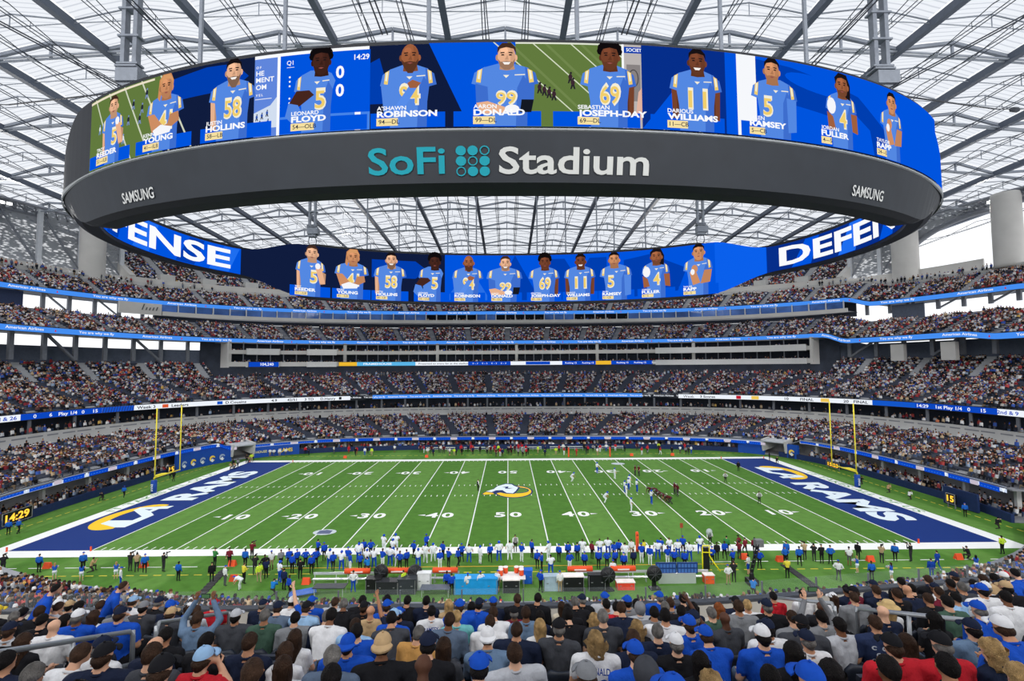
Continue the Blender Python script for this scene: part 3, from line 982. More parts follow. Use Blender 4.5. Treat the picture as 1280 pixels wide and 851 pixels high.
for q in range(6): a.text('Rushing 12', 19 + 5.6 * q, 0.35, 0.5, RW, bold=0.01, stretch=1.2)
a.rect(29, 0, 34, 1.2, RGOLD)
a.build('screen', f, DISP, r, strip=1.5, lift=0.012)
r = ribbon('small blue attendance display reading 104,240 on the left suite ledge', (94.2, 77.8, 3.1), 20.4, 21.8, 136.2, 140.8)
f, uo = arc_map((94.2, 77.8, 3.1), 20.4)
a = Art()
a.rect(uo(140.8), 0, uo(136.2), 1.4, RROY)
a.text('104,240', uo(138.0), 0.35, 0.8, RW, bold=0.02, stretch=1.0, align='c')
a.build('screen', f, DISP, r, strip=1.0, lift=0.012)
# second and third ribbons: one long blue band each
def blue_ribbon(label, abn, z0, h, d0, d1, every, th):
    r = ribbon(label, abn, z0, z0 + h, d0, d1, dz_upper)
    f, uo = arc_map(abn, z0, dz_upper)
    a = Art()
    a.rect(uo(d1), 0, uo(d0), h, RB)
    k = 0
    u = uo(d1) + 4
    while u < uo(d0):
        t = 'American Airlines' if k % 2 else 'You are why we fly'
        a.text(t, u, h * 0.34, th, RW, bold=0.015, stretch=1.25)
        if k % 2: a.poly([(u + 9.4 * th / 0.55, h * 0.3), (u + 9.4 * th / 0.55 + 0.4, h * 0.3), (u + 9.4 * th / 0.55 + 0.2, h * 0.8)], rgb(190, 40, 60))
        u += every; k += 1
    a.build('screen', f, DISP, r, strip=1.5, lift=0.012)
blue_ribbon('long blue ribbon display under the third tier', (96.4, 80.0, 3.1), 27.55, 1.15, -3, 183, 14.5, 0.55)
blue_ribbon('long blue ribbon display under the fourth tier', (114.4, 88.2, 2.75), 38.35, 1.15, 4, 176, 17.0, 0.55)

# ================================================================== END WALLS, COLUMNS AND FACADES
def perforated(name, c=rgb(146, 150, 156)):
    m = bpy.data.materials.new(name)
    m.use_nodes = True
    t = m.node_tree
    b = t.nodes['Principled BSDF']
    b.inputs['Base Color'].default_value = c + (1,)
    b.inputs['Roughness'].default_value = 0.6
    co = t.nodes.new('ShaderNodeTexCoord')
    mp = t.nodes.new('ShaderNodeMapping'); mp.inputs['Scale'].default_value = (0.9, 0.9, 2.2)
    v = t.nodes.new('ShaderNodeTexVoronoi'); v.inputs['Scale'].default_value = 1.0
    n = t.nodes.new('ShaderNodeTexNoise'); n.inputs['Scale'].default_value = 0.25
    ad = t.nodes.new('ShaderNodeMath'); ad.operation = 'ADD'
    rp = t.nodes.new('ShaderNodeValToRGB')
    rp.color_ramp.elements[0].position = 0.62; rp.color_ramp.elements[0].color = (0.42, 0.42, 0.42, 1)
    rp.color_ramp.elements[1].position = 1.0; rp.color_ramp.elements[1].color = (1, 1, 1, 1)
    t.links.new(co.outputs['Object'], mp.inputs[0]); t.links.new(mp.outputs[0], v.inputs['Vector']); t.links.new(mp.outputs[0], n.inputs['Vector'])
    t.links.new(v.outputs['Distance'], ad.inputs[0]); t.links.new(n.outputs['Fac'], ad.inputs[1])
    t.links.new(ad.outputs[0], rp.inputs['Fac'])
    tr = t.nodes.new('ShaderNodeBsdfTransparent')
    mix = t.nodes.new('ShaderNodeMixShader')
    t.links.new(rp.outputs['Color'], mix.inputs['Fac'])
    t.links.new(tr.outputs[0], mix.inputs[1]); t.links.new(b.outputs[0], mix.inputs[2])
    t.links.new(mix.outputs[0], t.nodes['Material Output'].inputs['Surface'])
    return m
PERF = perforated('perforated_metal')
FA = (131.0, 108.0, 2.75)
for side, nm in ((1, 'wall_left'), (-1, 'wall_right')):
    wl = empty(nm)
    tag(wl, 'pierced grey metal facade with steel columns at the %s end' % nm[5:], kind='structure')
    D = (lambda d: d) if side > 0 else (lambda d: 180 - d)
    # facade panels, each between two steel posts
    e = [150.8, 155, 159, 163, 167, 171, 175, 179, 183] if side > 0 else [146.6, 150, 154, 158, 163, 168, 173, 178, 183]
    for i in range(len(e) - 1):
        m = MB()
        sub = np.linspace(e[i], e[i + 1], 6)
        for q in range(5):
            pts = []
            for d in (sub[q], sub[q + 1]):
                x, y = pol(*FA, D(d))
                zb = 47.2
                if side < 0 and d > 152:            # arched opening on the right
                    s = min(1.0, (d - 152) / 8.5)
                    zb = 47.2 + 13.3 * math.sqrt(max(0, 1 - (1 - s) ** 2))
                pts.append((x, y, zb))
            (xa, ya, za), (xb, yb, zb) = pts
            m.add([(xa, ya, za), (xb, yb, zb), (xb, yb, 64.0), (xa, ya, 64.0)], [(0, 1, 2, 3)])
        m.build('pierced_panel', PERF, wl)
        x, y = pol(FA[0] - 1.0, FA[1] - 1.0, FA[2], D(e[i]))
        if not (side < 0 and e[i] > 152):
            MB().box(x, y, 55.0, 0.9, 1.0, 18.0, math.radians(D(e[i]))).build('steel_post', PALEST, wl)
            x2, y2 = pol(FA[0] - 1.0, FA[1] - 1.0, FA[2], D(e[i + 1]))
            MB().bar((x, y, 47.5), (x2, y2, 62.0), 0.4).build('diagonal_brace', STEEL, wl)
    if side < 0:
        m = MB()
        pts = []
        for s in np.linspace(0, 1, 16):
            d = 152 + 8.5 * s
            x, y = pol(FA[0] - 0.4, FA[1] - 0.4, FA[2], D(d))
            pts.append((x, y, 47.0 + 13.3 * math.sqrt(max(0, 1 - (1 - s) ** 2))))
        x, y = pol(FA[0] - 0.4, FA[1] - 0.4, FA[2], D(178)); pts.append((x, y, 60.4))
        m.tube(pts, 0.8, 8); m.build('arch_beam', STEEL, wl, smooth=True)
        ringwall((127.5, 103, 2.75), 44.5, 47.2, 19, 34, 0.5, step=2).build('white_parapet', LEDGE, wl)
    else:
        ringwall((127.5, 103, 2.75), 44.5, 47.6, 150.8, 183, 0.5, step=2).build('white_parapet', LEDGE, wl)
    # big round columns
    for cx, cy, rr in (((-117.0, 55.5, 2.9),) if side > 0 else ((116.8, 58.6, 3.2), (123.2, 36.0, 2.8))):
        m = MB(); m.lathe([(rr * 1.05, 0), (rr, 1), (rr, 17.5), (rr * 0.94, 18.4)], cx, cy, 43.5, 24)
        m.build('round_column', LEDGE, wl, smooth=True)
    # steel frames holding the upper tiers over the open concourses
    h = (lambda d: 0) if side > 0 else (lambda d: dz_upper(180 - d))
    for i, d in enumerate(np.arange(148, 186, 3.6)):
        x, y = pol(100.5, 84, 3.1, D(d))
        MB().box(x, y, 25.2 + h(d) / 2, 0.7, 0.8, 6.4 + h(d), math.radians(D(d))).build('support_column', STEEL, wl)
        if i % 3 == 1:
            x2, y2 = pol(100.5, 84, 3.1, D(d + 3.6))
            MB().bar((x, y, 22.0), (x2, y2, 28.0 + h(d)), 0.5).build('diagonal_brace', STEEL, wl)
    for i, d in enumerate(np.arange(151, 180, 2.6)):
        x, y = pol(117.5, 91.5, 2.75, D(d))
        MB().box(x, y, 36.8 + h(d) / 2, 0.6, 0.8, 5.2 + h(d), math.radians(D(d))).build('support_column', STEEL, wl)
        if i % 2:
            x2, y2 = pol(117.5, 91.5, 2.75, D(d + 2.6))
            MB().bar((x, y, 34.4), (x2, y2, 39.0 + h(d)), 0.4).build('diagonal_brace', STEEL, wl)
    # parapet walls and dark plant rooms closing part of the gaps
    d0, d1 = sorted((D(144.5), D(186)))
    ringwall((104.6, 80.6, 2.9), 20.5, 25.2, d0, d1, 0.4, step=2).build('concourse_parapet', M('slate_wall', rgb(84, 92, 108), 0.8), wl)
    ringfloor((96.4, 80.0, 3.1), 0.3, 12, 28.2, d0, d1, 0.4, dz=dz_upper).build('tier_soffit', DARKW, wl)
    d0, d1 = sorted((D(150), D(178)))
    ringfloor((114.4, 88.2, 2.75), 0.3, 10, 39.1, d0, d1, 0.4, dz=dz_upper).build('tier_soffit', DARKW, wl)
    if side > 0:
        ringwall((116.5, 91, 2.75), 34.0, 38.4, 163.5, 180, 0.4, step=2).build('plant_room_wall', M('dark_blue_wall', rgb(46, 58, 88), 0.8), wl)
        ringwall((113.6, 88.2, 2.75), 35.2, 38.4, 149.6, 154.5, 0.4, step=1).build('sign_wall', LEDGE, wl)
        fs, us = arc_map((113.5, 88.1, 2.75), 36.0)
        a = Art()
        for q, (du, h_) in enumerate(((0, 1.7), (.9, .8), (1.7, .8), (2.5, .9), (3.3, 1.1))): a.poly([(us(152) + du, .4), (us(152) + du + .3, .4), (us(152) + du + .3 + .3 * h_, .4 + h_), (us(152) + du + .3 * h_, .4 + h_)], rgb(90, 92, 98))
        a.build('sign_script', fs, attr_mat('painted_print'), wl, strip=1.0, lift=0.02)
    else:
        ringwall((105.0, 88, 2.95), 20.0, 27.4, -4, 33.5, 0.4, step=2, dz=dz_upper).build('plant_room_wall', M('slate_wall', rgb(84, 92, 108), 0.8), wl)
        ringwall((116.5, 91, 2.75), 34.0, 38.2, 22.5, 26, 0.4, step=1, dz=dz_upper).build('plant_room_wall', M('slate_wall', rgb(84, 92, 108), 0.8), wl)
        for d in (14.5, 21.0):
            x, y = pol(97.8, 81.5, 3.1, d)
            MB().box(x, y, 22.8, 1.2, 2.8, 4.0, math.radians(d)).build('white_screen_panel', LEDGE, wl)

# ================================================================== ROOF
BX = [-8.75 + 17.5 * k for k in range(-8, 10)]
BY = [-7 + 18.3 * j for j in range(-6, 8)]
def zr(x, y):
    return 70.6 - 8.2 * (x / 131.0) ** 2 - 4.0 * (y / 110.0) ** 2
def inroof(x, y):
    return (abs(x) / 140.0) ** 6 + (abs(y) / 136.0) ** 6 < 1.0
def etfe():
    m = bpy.data.materials.new('translucent_foil')
    m.use_nodes = True
    t = m.node_tree
    t.nodes.remove(t.nodes['Principled BSDF'])
    co = t.nodes.new('ShaderNodeTexCoord')
    wv = t.nodes.new('ShaderNodeTexWave'); wv.wave_type = 'BANDS'; wv.bands_direction = 'Y'
    wv.inputs['Scale'].default_value = 0.34; wv.inputs['Distortion'].default_value = 0.6; wv.inputs['Detail'].default_value = 1
    rp = t.nodes.new('ShaderNodeValToRGB')
    rp.color_ramp.elements[0].position = 0.0; rp.color_ramp.elements[0].color = (0.54, 0.56, 0.60, 1)
    rp.color_ramp.elements[1].position = 0.22; rp.color_ramp.elements[1].color = (0.74, 0.755, 0.78, 1)
    t.links.new(co.outputs['Object'], wv.inputs['Vector']); t.links.new(wv.outputs['Color'], rp.inputs['Fac'])
    tr = t.nodes.new('ShaderNodeBsdfTransparent'); tl = t.nodes.new('ShaderNodeBsdfTranslucent')
    mx = t.nodes.new('ShaderNodeMixShader'); mx.inputs[0].default_value = 0.35
    t.links.new(rp.outputs['Color'], tr.inputs['Color']); t.links.new(rp.outputs['Color'], tl.inputs['Color'])
    t.links.new(tr.outputs[0], mx.inputs[1]); t.links.new(tl.outputs[0], mx.inputs[2])
    t.links.new(mx.outputs[0], t.nodes['Material Output'].inputs['Surface'])
    return m
ETFE = etfe()
ceiling = empty('ceiling')
tag(ceiling, 'translucent white foil roof on a grid of grey steel beams', kind='structure')
RBEAM = M('roof_beam_steel', rgb(92, 100, 114), 0.55, 0.1, var=0.08)
RTIE = M('roof_tie_steel', rgb(150, 156, 166), 0.5, 0.1, var=0.06)
RCAB = M('roof_cable', rgb(74, 80, 90), 0.5, 0.2)
RIDGE = 1.5
for i in range(len(BX) - 1):
    for j in range(len(BY) - 1):
        x0, x1, y0, y1 = BX[i], BX[i + 1], BY[j], BY[j + 1]
        xm = (x0 + x1) / 2
        if not inroof(xm, (y0 + y1) / 2): continue
        m = MB()
        g = 0.15
        ys = [y0 + g + (y1 - y0 - 2 * g) * q / 3 for q in range(4)]
        xs = [x0 + g, (x0 + xm) / 2, xm, (x1 + xm) / 2, x1 - g]
        rise = [0.7, 0.7 + RIDGE * 0.62, 0.7 + RIDGE, 0.7 + RIDGE * 0.62, 0.7]
        vs = []
        for q, y in enumerate(ys):
            for p, x in enumerate(xs):
                vs.append((x, y, zr(x, y) + rise[p] + (0.25 if 0 < q < 3 else 0)))
        fs = [(q * 5 + p, q * 5 + p + 1, (q + 1) * 5 + p + 1, (q + 1) * 5 + p) for q in range(3) for p in range(4)]
        m.add(vs, fs)
        m.build('roof_panel', ETFE, ceiling, smooth=True)
for x in BX:
    ys = [y for y in BY if inroof(x, y)]
    if len(ys) < 2: continue
    m = MB()
    for k in range(len(ys) - 1):
        m.bar((x, ys[k], zr(x, ys[k])), (x, ys[k + 1], zr(x, ys[k + 1])), 0.62, 1.15)
        m.bar((x, ys[k], zr(x, ys[k]) - 0.65), (x, ys[k + 1], zr(x, ys[k + 1]) - 0.6), 0.95, 0.14)
    m.build('roof_beam', RBEAM, ceiling)
def cross_line(y, main):
    m = MB()
    n = 0
    for i in range(len(BX) - 1):
        x0, x1 = BX[i], BX[i + 1]
        xm = (x0 + x1) / 2
        if not inroof(xm, y): continue
        n += 1
        za, zb, zm = zr(x0, y), zr(x1, y), zr(xm, y) + RIDGE + 0.4
        if main:
            m.bar((x0, y, za + 0.3), (xm, y, zm), 0.5, 0.5); m.bar((xm, y, zm), (x1, y, zb + 0.3), 0.5, 0.5)
            m.tube([(x0, y - 0.35, za - 0.3), (x1, y - 0.35, zb - 0.3)], 0.17, 6)
            m.tube([(x0, y + 0.35, za - 0.3), (x1, y + 0.35, zb - 0.3)], 0.17, 6)
            m.bar((xm, y, (za + zb) / 2 - 0.4), (xm, y, zm), 0.3)
            for q in (0.33, 0.67): m.box(x0 + (x1 - x0) * q, y, za + (zb - za) * q - 0.3, 0.8, 1.1, 0.35)
        else:
            m.bar((x0, y, za + 0.4), (xm, y, zm), 0.15, 0.15); m.bar((xm, y, zm), (x1, y, zb + 0.4), 0.15, 0.15)
            m.tube([(x0, y, za), (x1, y, zb)], 0.075, 5)
            m.bar((xm, y, (za + zb) / 2), (xm, y, zm), 0.1)
    if n: m.build('cross_truss' if main else 'purlin', RTIE, ceiling)
for y in BY:
    cross_line(y, True)
    cross_line(y + 6.1, False); cross_line(y + 12.2, False)
for i in range(len(BX) - 1):
    for q in (0.33, 0.67):
        m = MB(); n = 0
        x = BX[i] + 17.5 * q
        for j in range(len(BY) - 1):
            y0, y1 = BY[j], BY[j + 1]
            if not (inroof(x, y0) and inroof(x, y1)): continue
            n += 1
            za, zb = zr(x, y0) - 0.4, zr(x, y1) - 0.4
            ym = (y0 + y1) / 2; zm = zr(x, ym)
            m.tube([(x, y0, za), (x, ym, zm + 0.9), (x, y1, zb)], 0.085, 4, caps=False)
            m.tube([(x - 0.5, y0, za), (x - 0.3, ym, zm - 0.6), (x - 0.5, y1, zb)], 0.08, 4, caps=False)
            m.tube([(x + 0.5, y0, za), (x + 0.3, ym, zm - 0.6), (x + 0.5, y1, zb)], 0.08, 4, caps=False)
            m.tube([(x, ym - 3, zm + 0.6), (x, ym - 3, zm - 0.5)], 0.05, 4, caps=False)
            m.tube([(x, ym + 3, zm + 0.6), (x, ym + 3, zm - 0.5)], 0.05, 4, caps=False)
        if n: m.build('roof_cable', RCAB, ceiling)
# perimeter truss
PT = (130.0, 118.0, 2.75)
for d0, d1 in ((4, 48), (48, 92), (92, 136), (136, 176)):
    m = MB()
    dd = np.arange(d0, d1 + 0.1, 1.0)
    P = polar(*PT, np.radians(dd)); Q = polar(PT[0] - 3, PT[1] - 3, PT[2], np.radians(dd))
    lo = [(p[0], p[1], 61.0) for p in P]; hi = [(p[0], p[1], 63.6) for p in P]; iv = [(p[0], p[1], 62.6) for p in Q]
    m.tube(lo, 0.4, 6); m.tube(hi, 0.35, 6); m.tube(iv, 0.35, 6)
    for k in range(len(dd) - 1):
        m.tube([lo[k], hi[k + 1]], 0.14, 4); m.tube([lo[k], iv[k + 1]], 0.14, 4); m.tube([hi[k], iv[k + 1]], 0.14, 4); m.tube([lo[k], hi[k]], 0.14, 4)
    m.build('perimeter_truss', STEEL, ceiling)
# sports floodlights on the perimeter truss: one beside the arch in view, the rest added to brighten field and crowd
def floodlight(x, y, z, tx, ty, power, label):
    root = empty('floodlight', (x, y, z), math.atan2(ty - y, tx - x) - PI / 2)
    tag(root, label, 'floodlight', 'sports floodlights on the roof truss')
    m = MB()
    for q in range(3):
        m.box(-1.3 + 1.3 * q, 0, 0, 1.15, 0.5, 0.8)
    m.build('lamp_housing', STEEL, root)
    m = MB()
    for q in range(3):
        m.box(-1.3 + 1.3 * q, 0.30, -0.05, 0.95, 0.08, 0.6)
    m.build('lamp_lens', EM('floodlight_lens', (1.0, 0.97, 0.9), 6.0), root)
    MB().bar((-2.0, -0.2, 0.5), (2.0, -0.2, 0.5), 0.2).build('mounting_bar', STEEL, root)
    ld = bpy.data.lights.new('floodlight_beam', 'AREA')
    ld.shape = 'RECTANGLE'; ld.size = 4.0; ld.size_y = 0.9
    ld.energy = power
    ld.spread = 1.7
    ld.color = (1.0, 0.98, 0.95)
    lo = bpy.data.objects.new('floodlight_beam', ld)
    COL.objects.link(lo)
    p = Vector((x, y, z)); d = (Vector((tx, ty, 0)) - p).normalized()
    lo.matrix_world = Matrix.Translation(p + d * 0.9) @ d.to_track_quat('-Z', 'Y').to_matrix().to_4x4()
FLOOD = 9000
for d, nm in ((17.5, 'beside the big column right of the arch'), (60, 'added for light above the far right upper tier'), (120, 'added for light above the far left upper tier'), (163, 'added for light above the left facade')):
    x, y = pol(127.0, 115.0, 2.75, d)
    floodlight(x, y, 61.3, x * 0.2, -20, FLOOD, 'triple floodlight on the roof truss ' + nm)
for x in (-70, -25, 25, 70):
    floodlight(x, -96, 60.5, x * 0.6, 40, FLOOD, 'unseen triple floodlight added for light above the near stand')

# ================================================================== SUSPENDED VIDEO BOARD
VA, VB, VN = 60.8, 39.5, 2.25
VTH = 3.2
def vprof(x):
    e = sm(abs(x), 45.0, 54.0)
    return 47.5 - 3.3 * e, 39.75 + 0.5 * e, 35.15 + 3.1 * e          # top, screen foot, bottom
board = empty('video_board', (0, 0, 35.15))
board['label'] = 'giant oval double-sided video board hanging from the roof over the field'
board['category'] = 'video board'
def bpart(name, me):
    o = link(name, me, board)
    o.matrix_parent_inverse = Matrix.Translation((0, 0, -35.15))
    return o
SHELL = M('board_shell', rgb(28, 33, 40), 0.65, 0.0, var=0.10, scale=0.6)
SHELLD = M('board_frame', rgb(20, 23, 30), 0.6, 0.0, var=0.12, scale=0.6)
TRIM = M('board_trim', rgb(120, 124, 126), 0.5, var=0.05)
degs = np.arange(0, 360, 1.5)
PO = polar(VA, VB, VN, np.radians(degs)); PM = polar(VA - 0.9, VB - 0.9, VN, np.radians(degs)); PI_ = polar(VA - VTH, VB - VTH, VN, np.radians(degs))
PU = polar(VA - 1.6, VB - 1.6, VN, np.radians(degs))
def loop_mesh(name, rings, mat, smooth=False):
    n = len(degs); vs = []; fs = []
    for R in rings: vs += R
    for k in range(len(rings) - 1):
        for i in range(n):
            i2 = (i + 1) % n
            fs.append((k * n + i, k * n + i2, (k + 1) * n + i2, (k + 1) * n + i))
    m = MB(); m.add(vs, fs)
    return bpart(name, m.mesh(name, mat, smooth))
T = [vprof(p[0]) for p in PO]
def R3(P, zs): return [(p[0], p[1], z) for p, z in zip(P, zs)]
top = [t[0] for t in T]; sf = [t[1] for t in T]; bo = [t[2] for t in T]
loop_mesh('top_frame', [R3(PI_, top), R3(PO, top), R3(PO, [z - 0.25 for z in top])], SHELLD)
loop_mesh('outer_screen_backing', [R3(PO, [z - 0.25 for z in top]), R3(PO, sf)], SHELLD)
loop_mesh('sill_trim', [R3(polar(VA + 0.12, VB + 0.12, VN, np.radians(degs)), [z for z in sf]), R3(polar(VA + 0.12, VB + 0.12, VN, np.radians(degs)), [z - 0.14 - 0.35 * sm(abs(p[0]), 44, 50) for z, p in zip(sf, PO)]), R3(PO, [z - 0.2 - 0.35 * sm(abs(p[0]), 44, 50) for z, p in zip(sf, PO)])], TRIM)
# grey cladding band below the screen, panel by panel
for q in range(0, len(degs), 4):
    m = MB()
    for i in range(q, min(q + 4, len(degs))):
        i2 = (i + 1) % len(degs)
        def pt(P, z, k): return (P[k][0], P[k][1], z)
        a0, a1 = pt(PO, sf[i] - 0.2, i), pt(PO, sf[i2] - 0.2, i2)
        b0, b1 = pt(PM, bo[i] + 0.35, i), pt(PM, bo[i2] + 0.35, i2)
        m.add([a0, a1, b1, b0], [(0, 1, 2, 3)])
    bpart('cladding_panel', m.mesh('cladding_panel', SHELL))
loop_mesh('underside', [R3(PM, [z + 0.35 for z in bo]), R3(PU, bo), R3(PI_, bo)], SHELLD)
loop_mesh('inner_screen_backing', [R3(PI_, bo), R3(PI_, top)], SHELLD)

def board_maps():
    dd = np.linspace(-180, 0, 6000)
    P = polar(VA, VB, VN, np.radians(dd)); L = np.r_[0, np.cumsum(np.hypot(*np.diff(P, axis=0).T))]; L = L - np.interp(-90, dd, L)
    def fo(u, v, l):
        x, y = np.interp(u, L, P[:, 0]), np.interp(u, L, P[:, 1])
        x2, y2 = np.interp(u + .3, L, P[:, 0]), np.interp(u + .3, L, P[:, 1])
        h = math.hypot(x2 - x, y2 - y) or 1
        nx, ny = (y2 - y) / h, -(x2 - x) / h
        return (x + nx * (l + .05), y + ny * (l + .05), v)
    d2 = np.linspace(180 + 52, -52, 8000)
    P2 = polar(VA - VTH, VB - VTH, VN, np.radians(d2)); L2 = np.r_[0, np.cumsum(np.hypot(*np.diff(P2, axis=0).T))]; L2 = L2 - np.interp(-90, -d2, L2)
    def fi(u, v, l):
        x, y = np.interp(u, L2, P2[:, 0]), np.interp(u, L2, P2[:, 1])
        x2, y2 = np.interp(u + .3, L2, P2[:, 0]), np.interp(u + .3, L2, P2[:, 1])
        h = math.hypot(x2 - x, y2 - y) or 1
        nx, ny = (y2 - y) / h, -(x2 - x) / h
        return (x + nx * (l + .05), y + ny * (l + .05), v)
    def band(u, v, l):                      # on the sloping cladding band
        x, y, _ = fo(u, v, l)
        s = (39.5 - v) / 4.2 * 0.9
        x2, y2, _ = fo(u, v, l - s)
        return (x2, y2, v)
    def xo(u): return np.interp(u, L, P[:, 0])
    def xi(u): return np.interp(u, L2, P2[:, 0])
    return fo, fi, band, xo, xi
fo, fi, fband, xo, xi = board_maps()
# colours of the picture
JER = rgb(84, 136, 226); JER2 = rgb(62, 110, 206); BONE = rgb(244, 238, 214); YEL2 = rgb(240, 206, 110)
ROY = rgb(0, 84, 222); ROY2 = rgb(0, 62, 176); NVY = rgb(16, 28, 62); NVY2 = rgb(6, 46, 138); TURF = rgb(98, 122, 62); TURF2 = rgb(112, 134, 76)
TXW = rgb(250, 252, 255)
SK = {1: rgb(232, 178, 142), 2: rgb(206, 142, 100), 3: rgb(160, 96, 62), 4: rgb(118, 66, 44), 5: rgb(70, 38, 30)}
def shade(c, k): return tuple(min(1, x * k) for x in c)
PEOPLE = [  # first, last, tag, skin, hair, beard, pose, number, flip
    ('TROY', 'REEDER', '51\u2014ILB', 1, 'short_brown', .5, 'fist', '5', 1),
    ('KENNY', 'YOUNG', '41\u2014ILB', 2, 'dreads', .3, 'crossed', '41', 1),
    ('JUSTIN', 'HOLLINS', '58\u2014LB', 1, 'short_black', 1, 'down', '58', 1),
    ('LEONARD', 'FLOYD', '54\u2014OLB', 5, 'afro', .4, 'side', '5', 1),
    ("A'SHAWN", 'ROBINSON', '94\u2014DL', 3, 'bald', 1, 'chin', '94', 1),
    ('AARON', 'DONALD', '99\u2014DL', 1, 'short_brown', .8, 'lean', '99', 1),
    ('SEBASTIAN', 'JOSEPH-DAY', '69\u2014DL', 4, 'afro', .4, 'right', '69', 1),
    ('DARIOUS', 'WILLIAMS', '11\u2014CB', 4, 'short_black', .5, 'down2', '11', 1),
    ('JALEN', 'RAMSEY', '5\u2014CB', 2, 'short_black', .5, 'sleeve', '5', 1),
    ('JORDAN', 'FULLER', '4\u2014S', 3, 'dreads_black', .7, 'fist2', '4', 1),
    ('TAYLOR', 'RAPP', '24\u2014S', 2, 'short_black', .2, 'clasp', '', 1)]
def portrait(a, u, v, S, sp, tagscale=1.0):
    first, last, tg, sk, hair, beard, pose, num, fx = sp
    s1 = SK[sk]; s2 = shade(s1, 0.62); s3 = shade(s1, 1.25)
    P = lambda pts: [(u + x * S, v + y * S) for x, y in pts]
    E = lambda x, y, rx, ry, c, n=16, rot=0: a.ellipse(u + x * S, v + y * S, rx * S, ry * S, c, n, rot=rot)
    hx, hy = (0.02, 0.835)
    if pose == 'lean': hy = 0.82
    if pose in ('side',): hx = 0.06
    if pose in ('sleeve',): hx = -0.03
    wide = 0.35 if pose == 'lean' else 0.30
    if pose in ('fist', 'fist2', 'clasp', 'side'): wide = 0.25
    # arms behind
    if pose in ('down', 'down2', 'fist', 'right'):
        sd = -1 if pose != 'right' else 1
        for q in ((-1, 1) if pose == 'down2' else (sd,)):
            a.poly(P([(q * wide * 1.02, .52), (q * wide * .68, .50), (q * wide * .72, .14), (q * wide * .98, .14)][::q]), s1)
            a.poly(P([(q * wide * .80, .48), (q * wide * .68, .50), (q * wide * .72, .14), (q * wide * .80, .14)][::q]), s2)
    # torso
    a.poly(P([(-wide * .70, 0), (-wide * .72, .3), (-wide * .82, .5), (-wide * .95, .60), (-wide * .72, .69), (-.07, .74), (.09, .74), (wide * .76, .69), (wide * .95, .60), (wide * .82, .5), (wide * .74, .3), (wide * .72, 0)]), JER)
    a.poly(P([(wide * .35, 0), (wide * .40, .45), (wide * .6, .60), (wide * .82, .5), (wide * .74, .3), (wide * .72, 0)]), JER2)
    # sleeves with the horn stripe
    for q in (-1, 1):
        if pose == 'side' and q > 0: continue
        a.poly(P([(q * wide * .66, .70), (q * wide * 1.0, .63), (q * wide * 1.10, .50), (q * wide * .72, .47)][::q]), JER if q < 0 else JER2)
        a.poly(P([(q * wide * .74, .68), (q * wide * .90, .655), (q * wide * .95, .52), (q * wide * .80, .51)][::q]), YEL2)
        a.poly(P([(q * wide * .78, .665), (q * wide * .86, .655), (q * wide * .90, .56), (q * wide * .83, .55)][::q]), BONE)
    # neck, head
    P0_, E0_ = P, E
    HK = 1.26
    P = lambda pts: P0_([(hx + (x - hx) * HK, hy + (y - hy) * (HK if y > hy - .16 else 1.0)) for x, y in pts])
    E = lambda x, y, rx, ry, c, n=16, rot=0: E0_(hx + (x - hx) * HK, hy + (y - hy) * HK, rx * HK, ry * HK, c, n, rot)
    a.poly(P([(hx - .055, hy - .05), (hx + .06, hy - .05), (hx + .075, .70), (hx, .655), (hx - .065, .70)]), s2)
    if hair == 'dreads':
        a.poly(P([(hx - .10, hy + .09), (hx - .05, hy + .14), (hx + .06, hy + .14), (hx + .10, hy + .06), (hx + .09, hy - .05), (hx - .05, hy), (hx - .09, hy - .14), (hx - .12, hy - .10)]), rgb(206, 140, 90))
    if hair == 'dreads_black':
        a.poly(P([(hx - .10, hy + .08), (hx - .04, hy + .14), (hx + .07, hy + .13), (hx + .12, hy + .02), (hx + .115, hy - .14), (hx + .06, hy - .12), (hx - .08, hy - .02)]), rgb(26, 20, 24))
    if hair == 'afro':
        for q in range(9):
            t = q / 8 * PI
            E(hx + .085 * math.cos(t), hy + .055 + .085 * math.sin(t), .035, .04, rgb(16, 12, 14), 8)
    E(hx - .085, hy - .01, .016, .03, s2, 8); E(hx + .085, hy - .01, .016, .03, s1, 8)
    E(hx, hy, .082, .122, s1, 20)
    a.poly(P([(hx + .03, hy + .11), (hx + .075, hy + .05), (hx + .08, hy - .04), (hx + .04, hy - .115), (hx + .035, hy)]), shade(s1, .8))
    E(hx - .02, hy + .06, .035, .03, s3, 10)
    if beard > .2:
        a.poly(P([(hx - .08, hy - .02), (hx - .062, hy - .09), (hx - .02, hy - .125 - .03 * (beard >= 1)), (hx + .025, hy - .125 - .03 * (beard >= 1)), (hx + .065, hy - .085), (hx + .08, hy - .015), (hx + .055, hy - .05), (hx + .03, hy - .045), (hx, hy - .04), (hx - .03, hy - .045), (hx - .055, hy - .05)]), tuple(x * (1 - .75 * beard) + y * .75 * beard for x, y in zip(s1, rgb(36, 24, 22))))
    hc = {'short_brown': rgb(66, 44, 34), 'short_black': rgb(24, 18, 20), 'afro': rgb(16, 12, 14), 'dreads': rgb(216, 156, 104), 'dreads_black': rgb(26, 20, 24)}.get(hair)
    if hc:
        a.poly(P([(hx - .085, hy + .03), (hx - .082, hy + .085), (hx - .04, hy + .13), (hx + .04, hy + .132), (hx + .084, hy + .085), (hx + .087, hy + .03), (hx + .065, hy + .075), (hx, hy + .09), (hx - .06, hy + .075)]), hc)
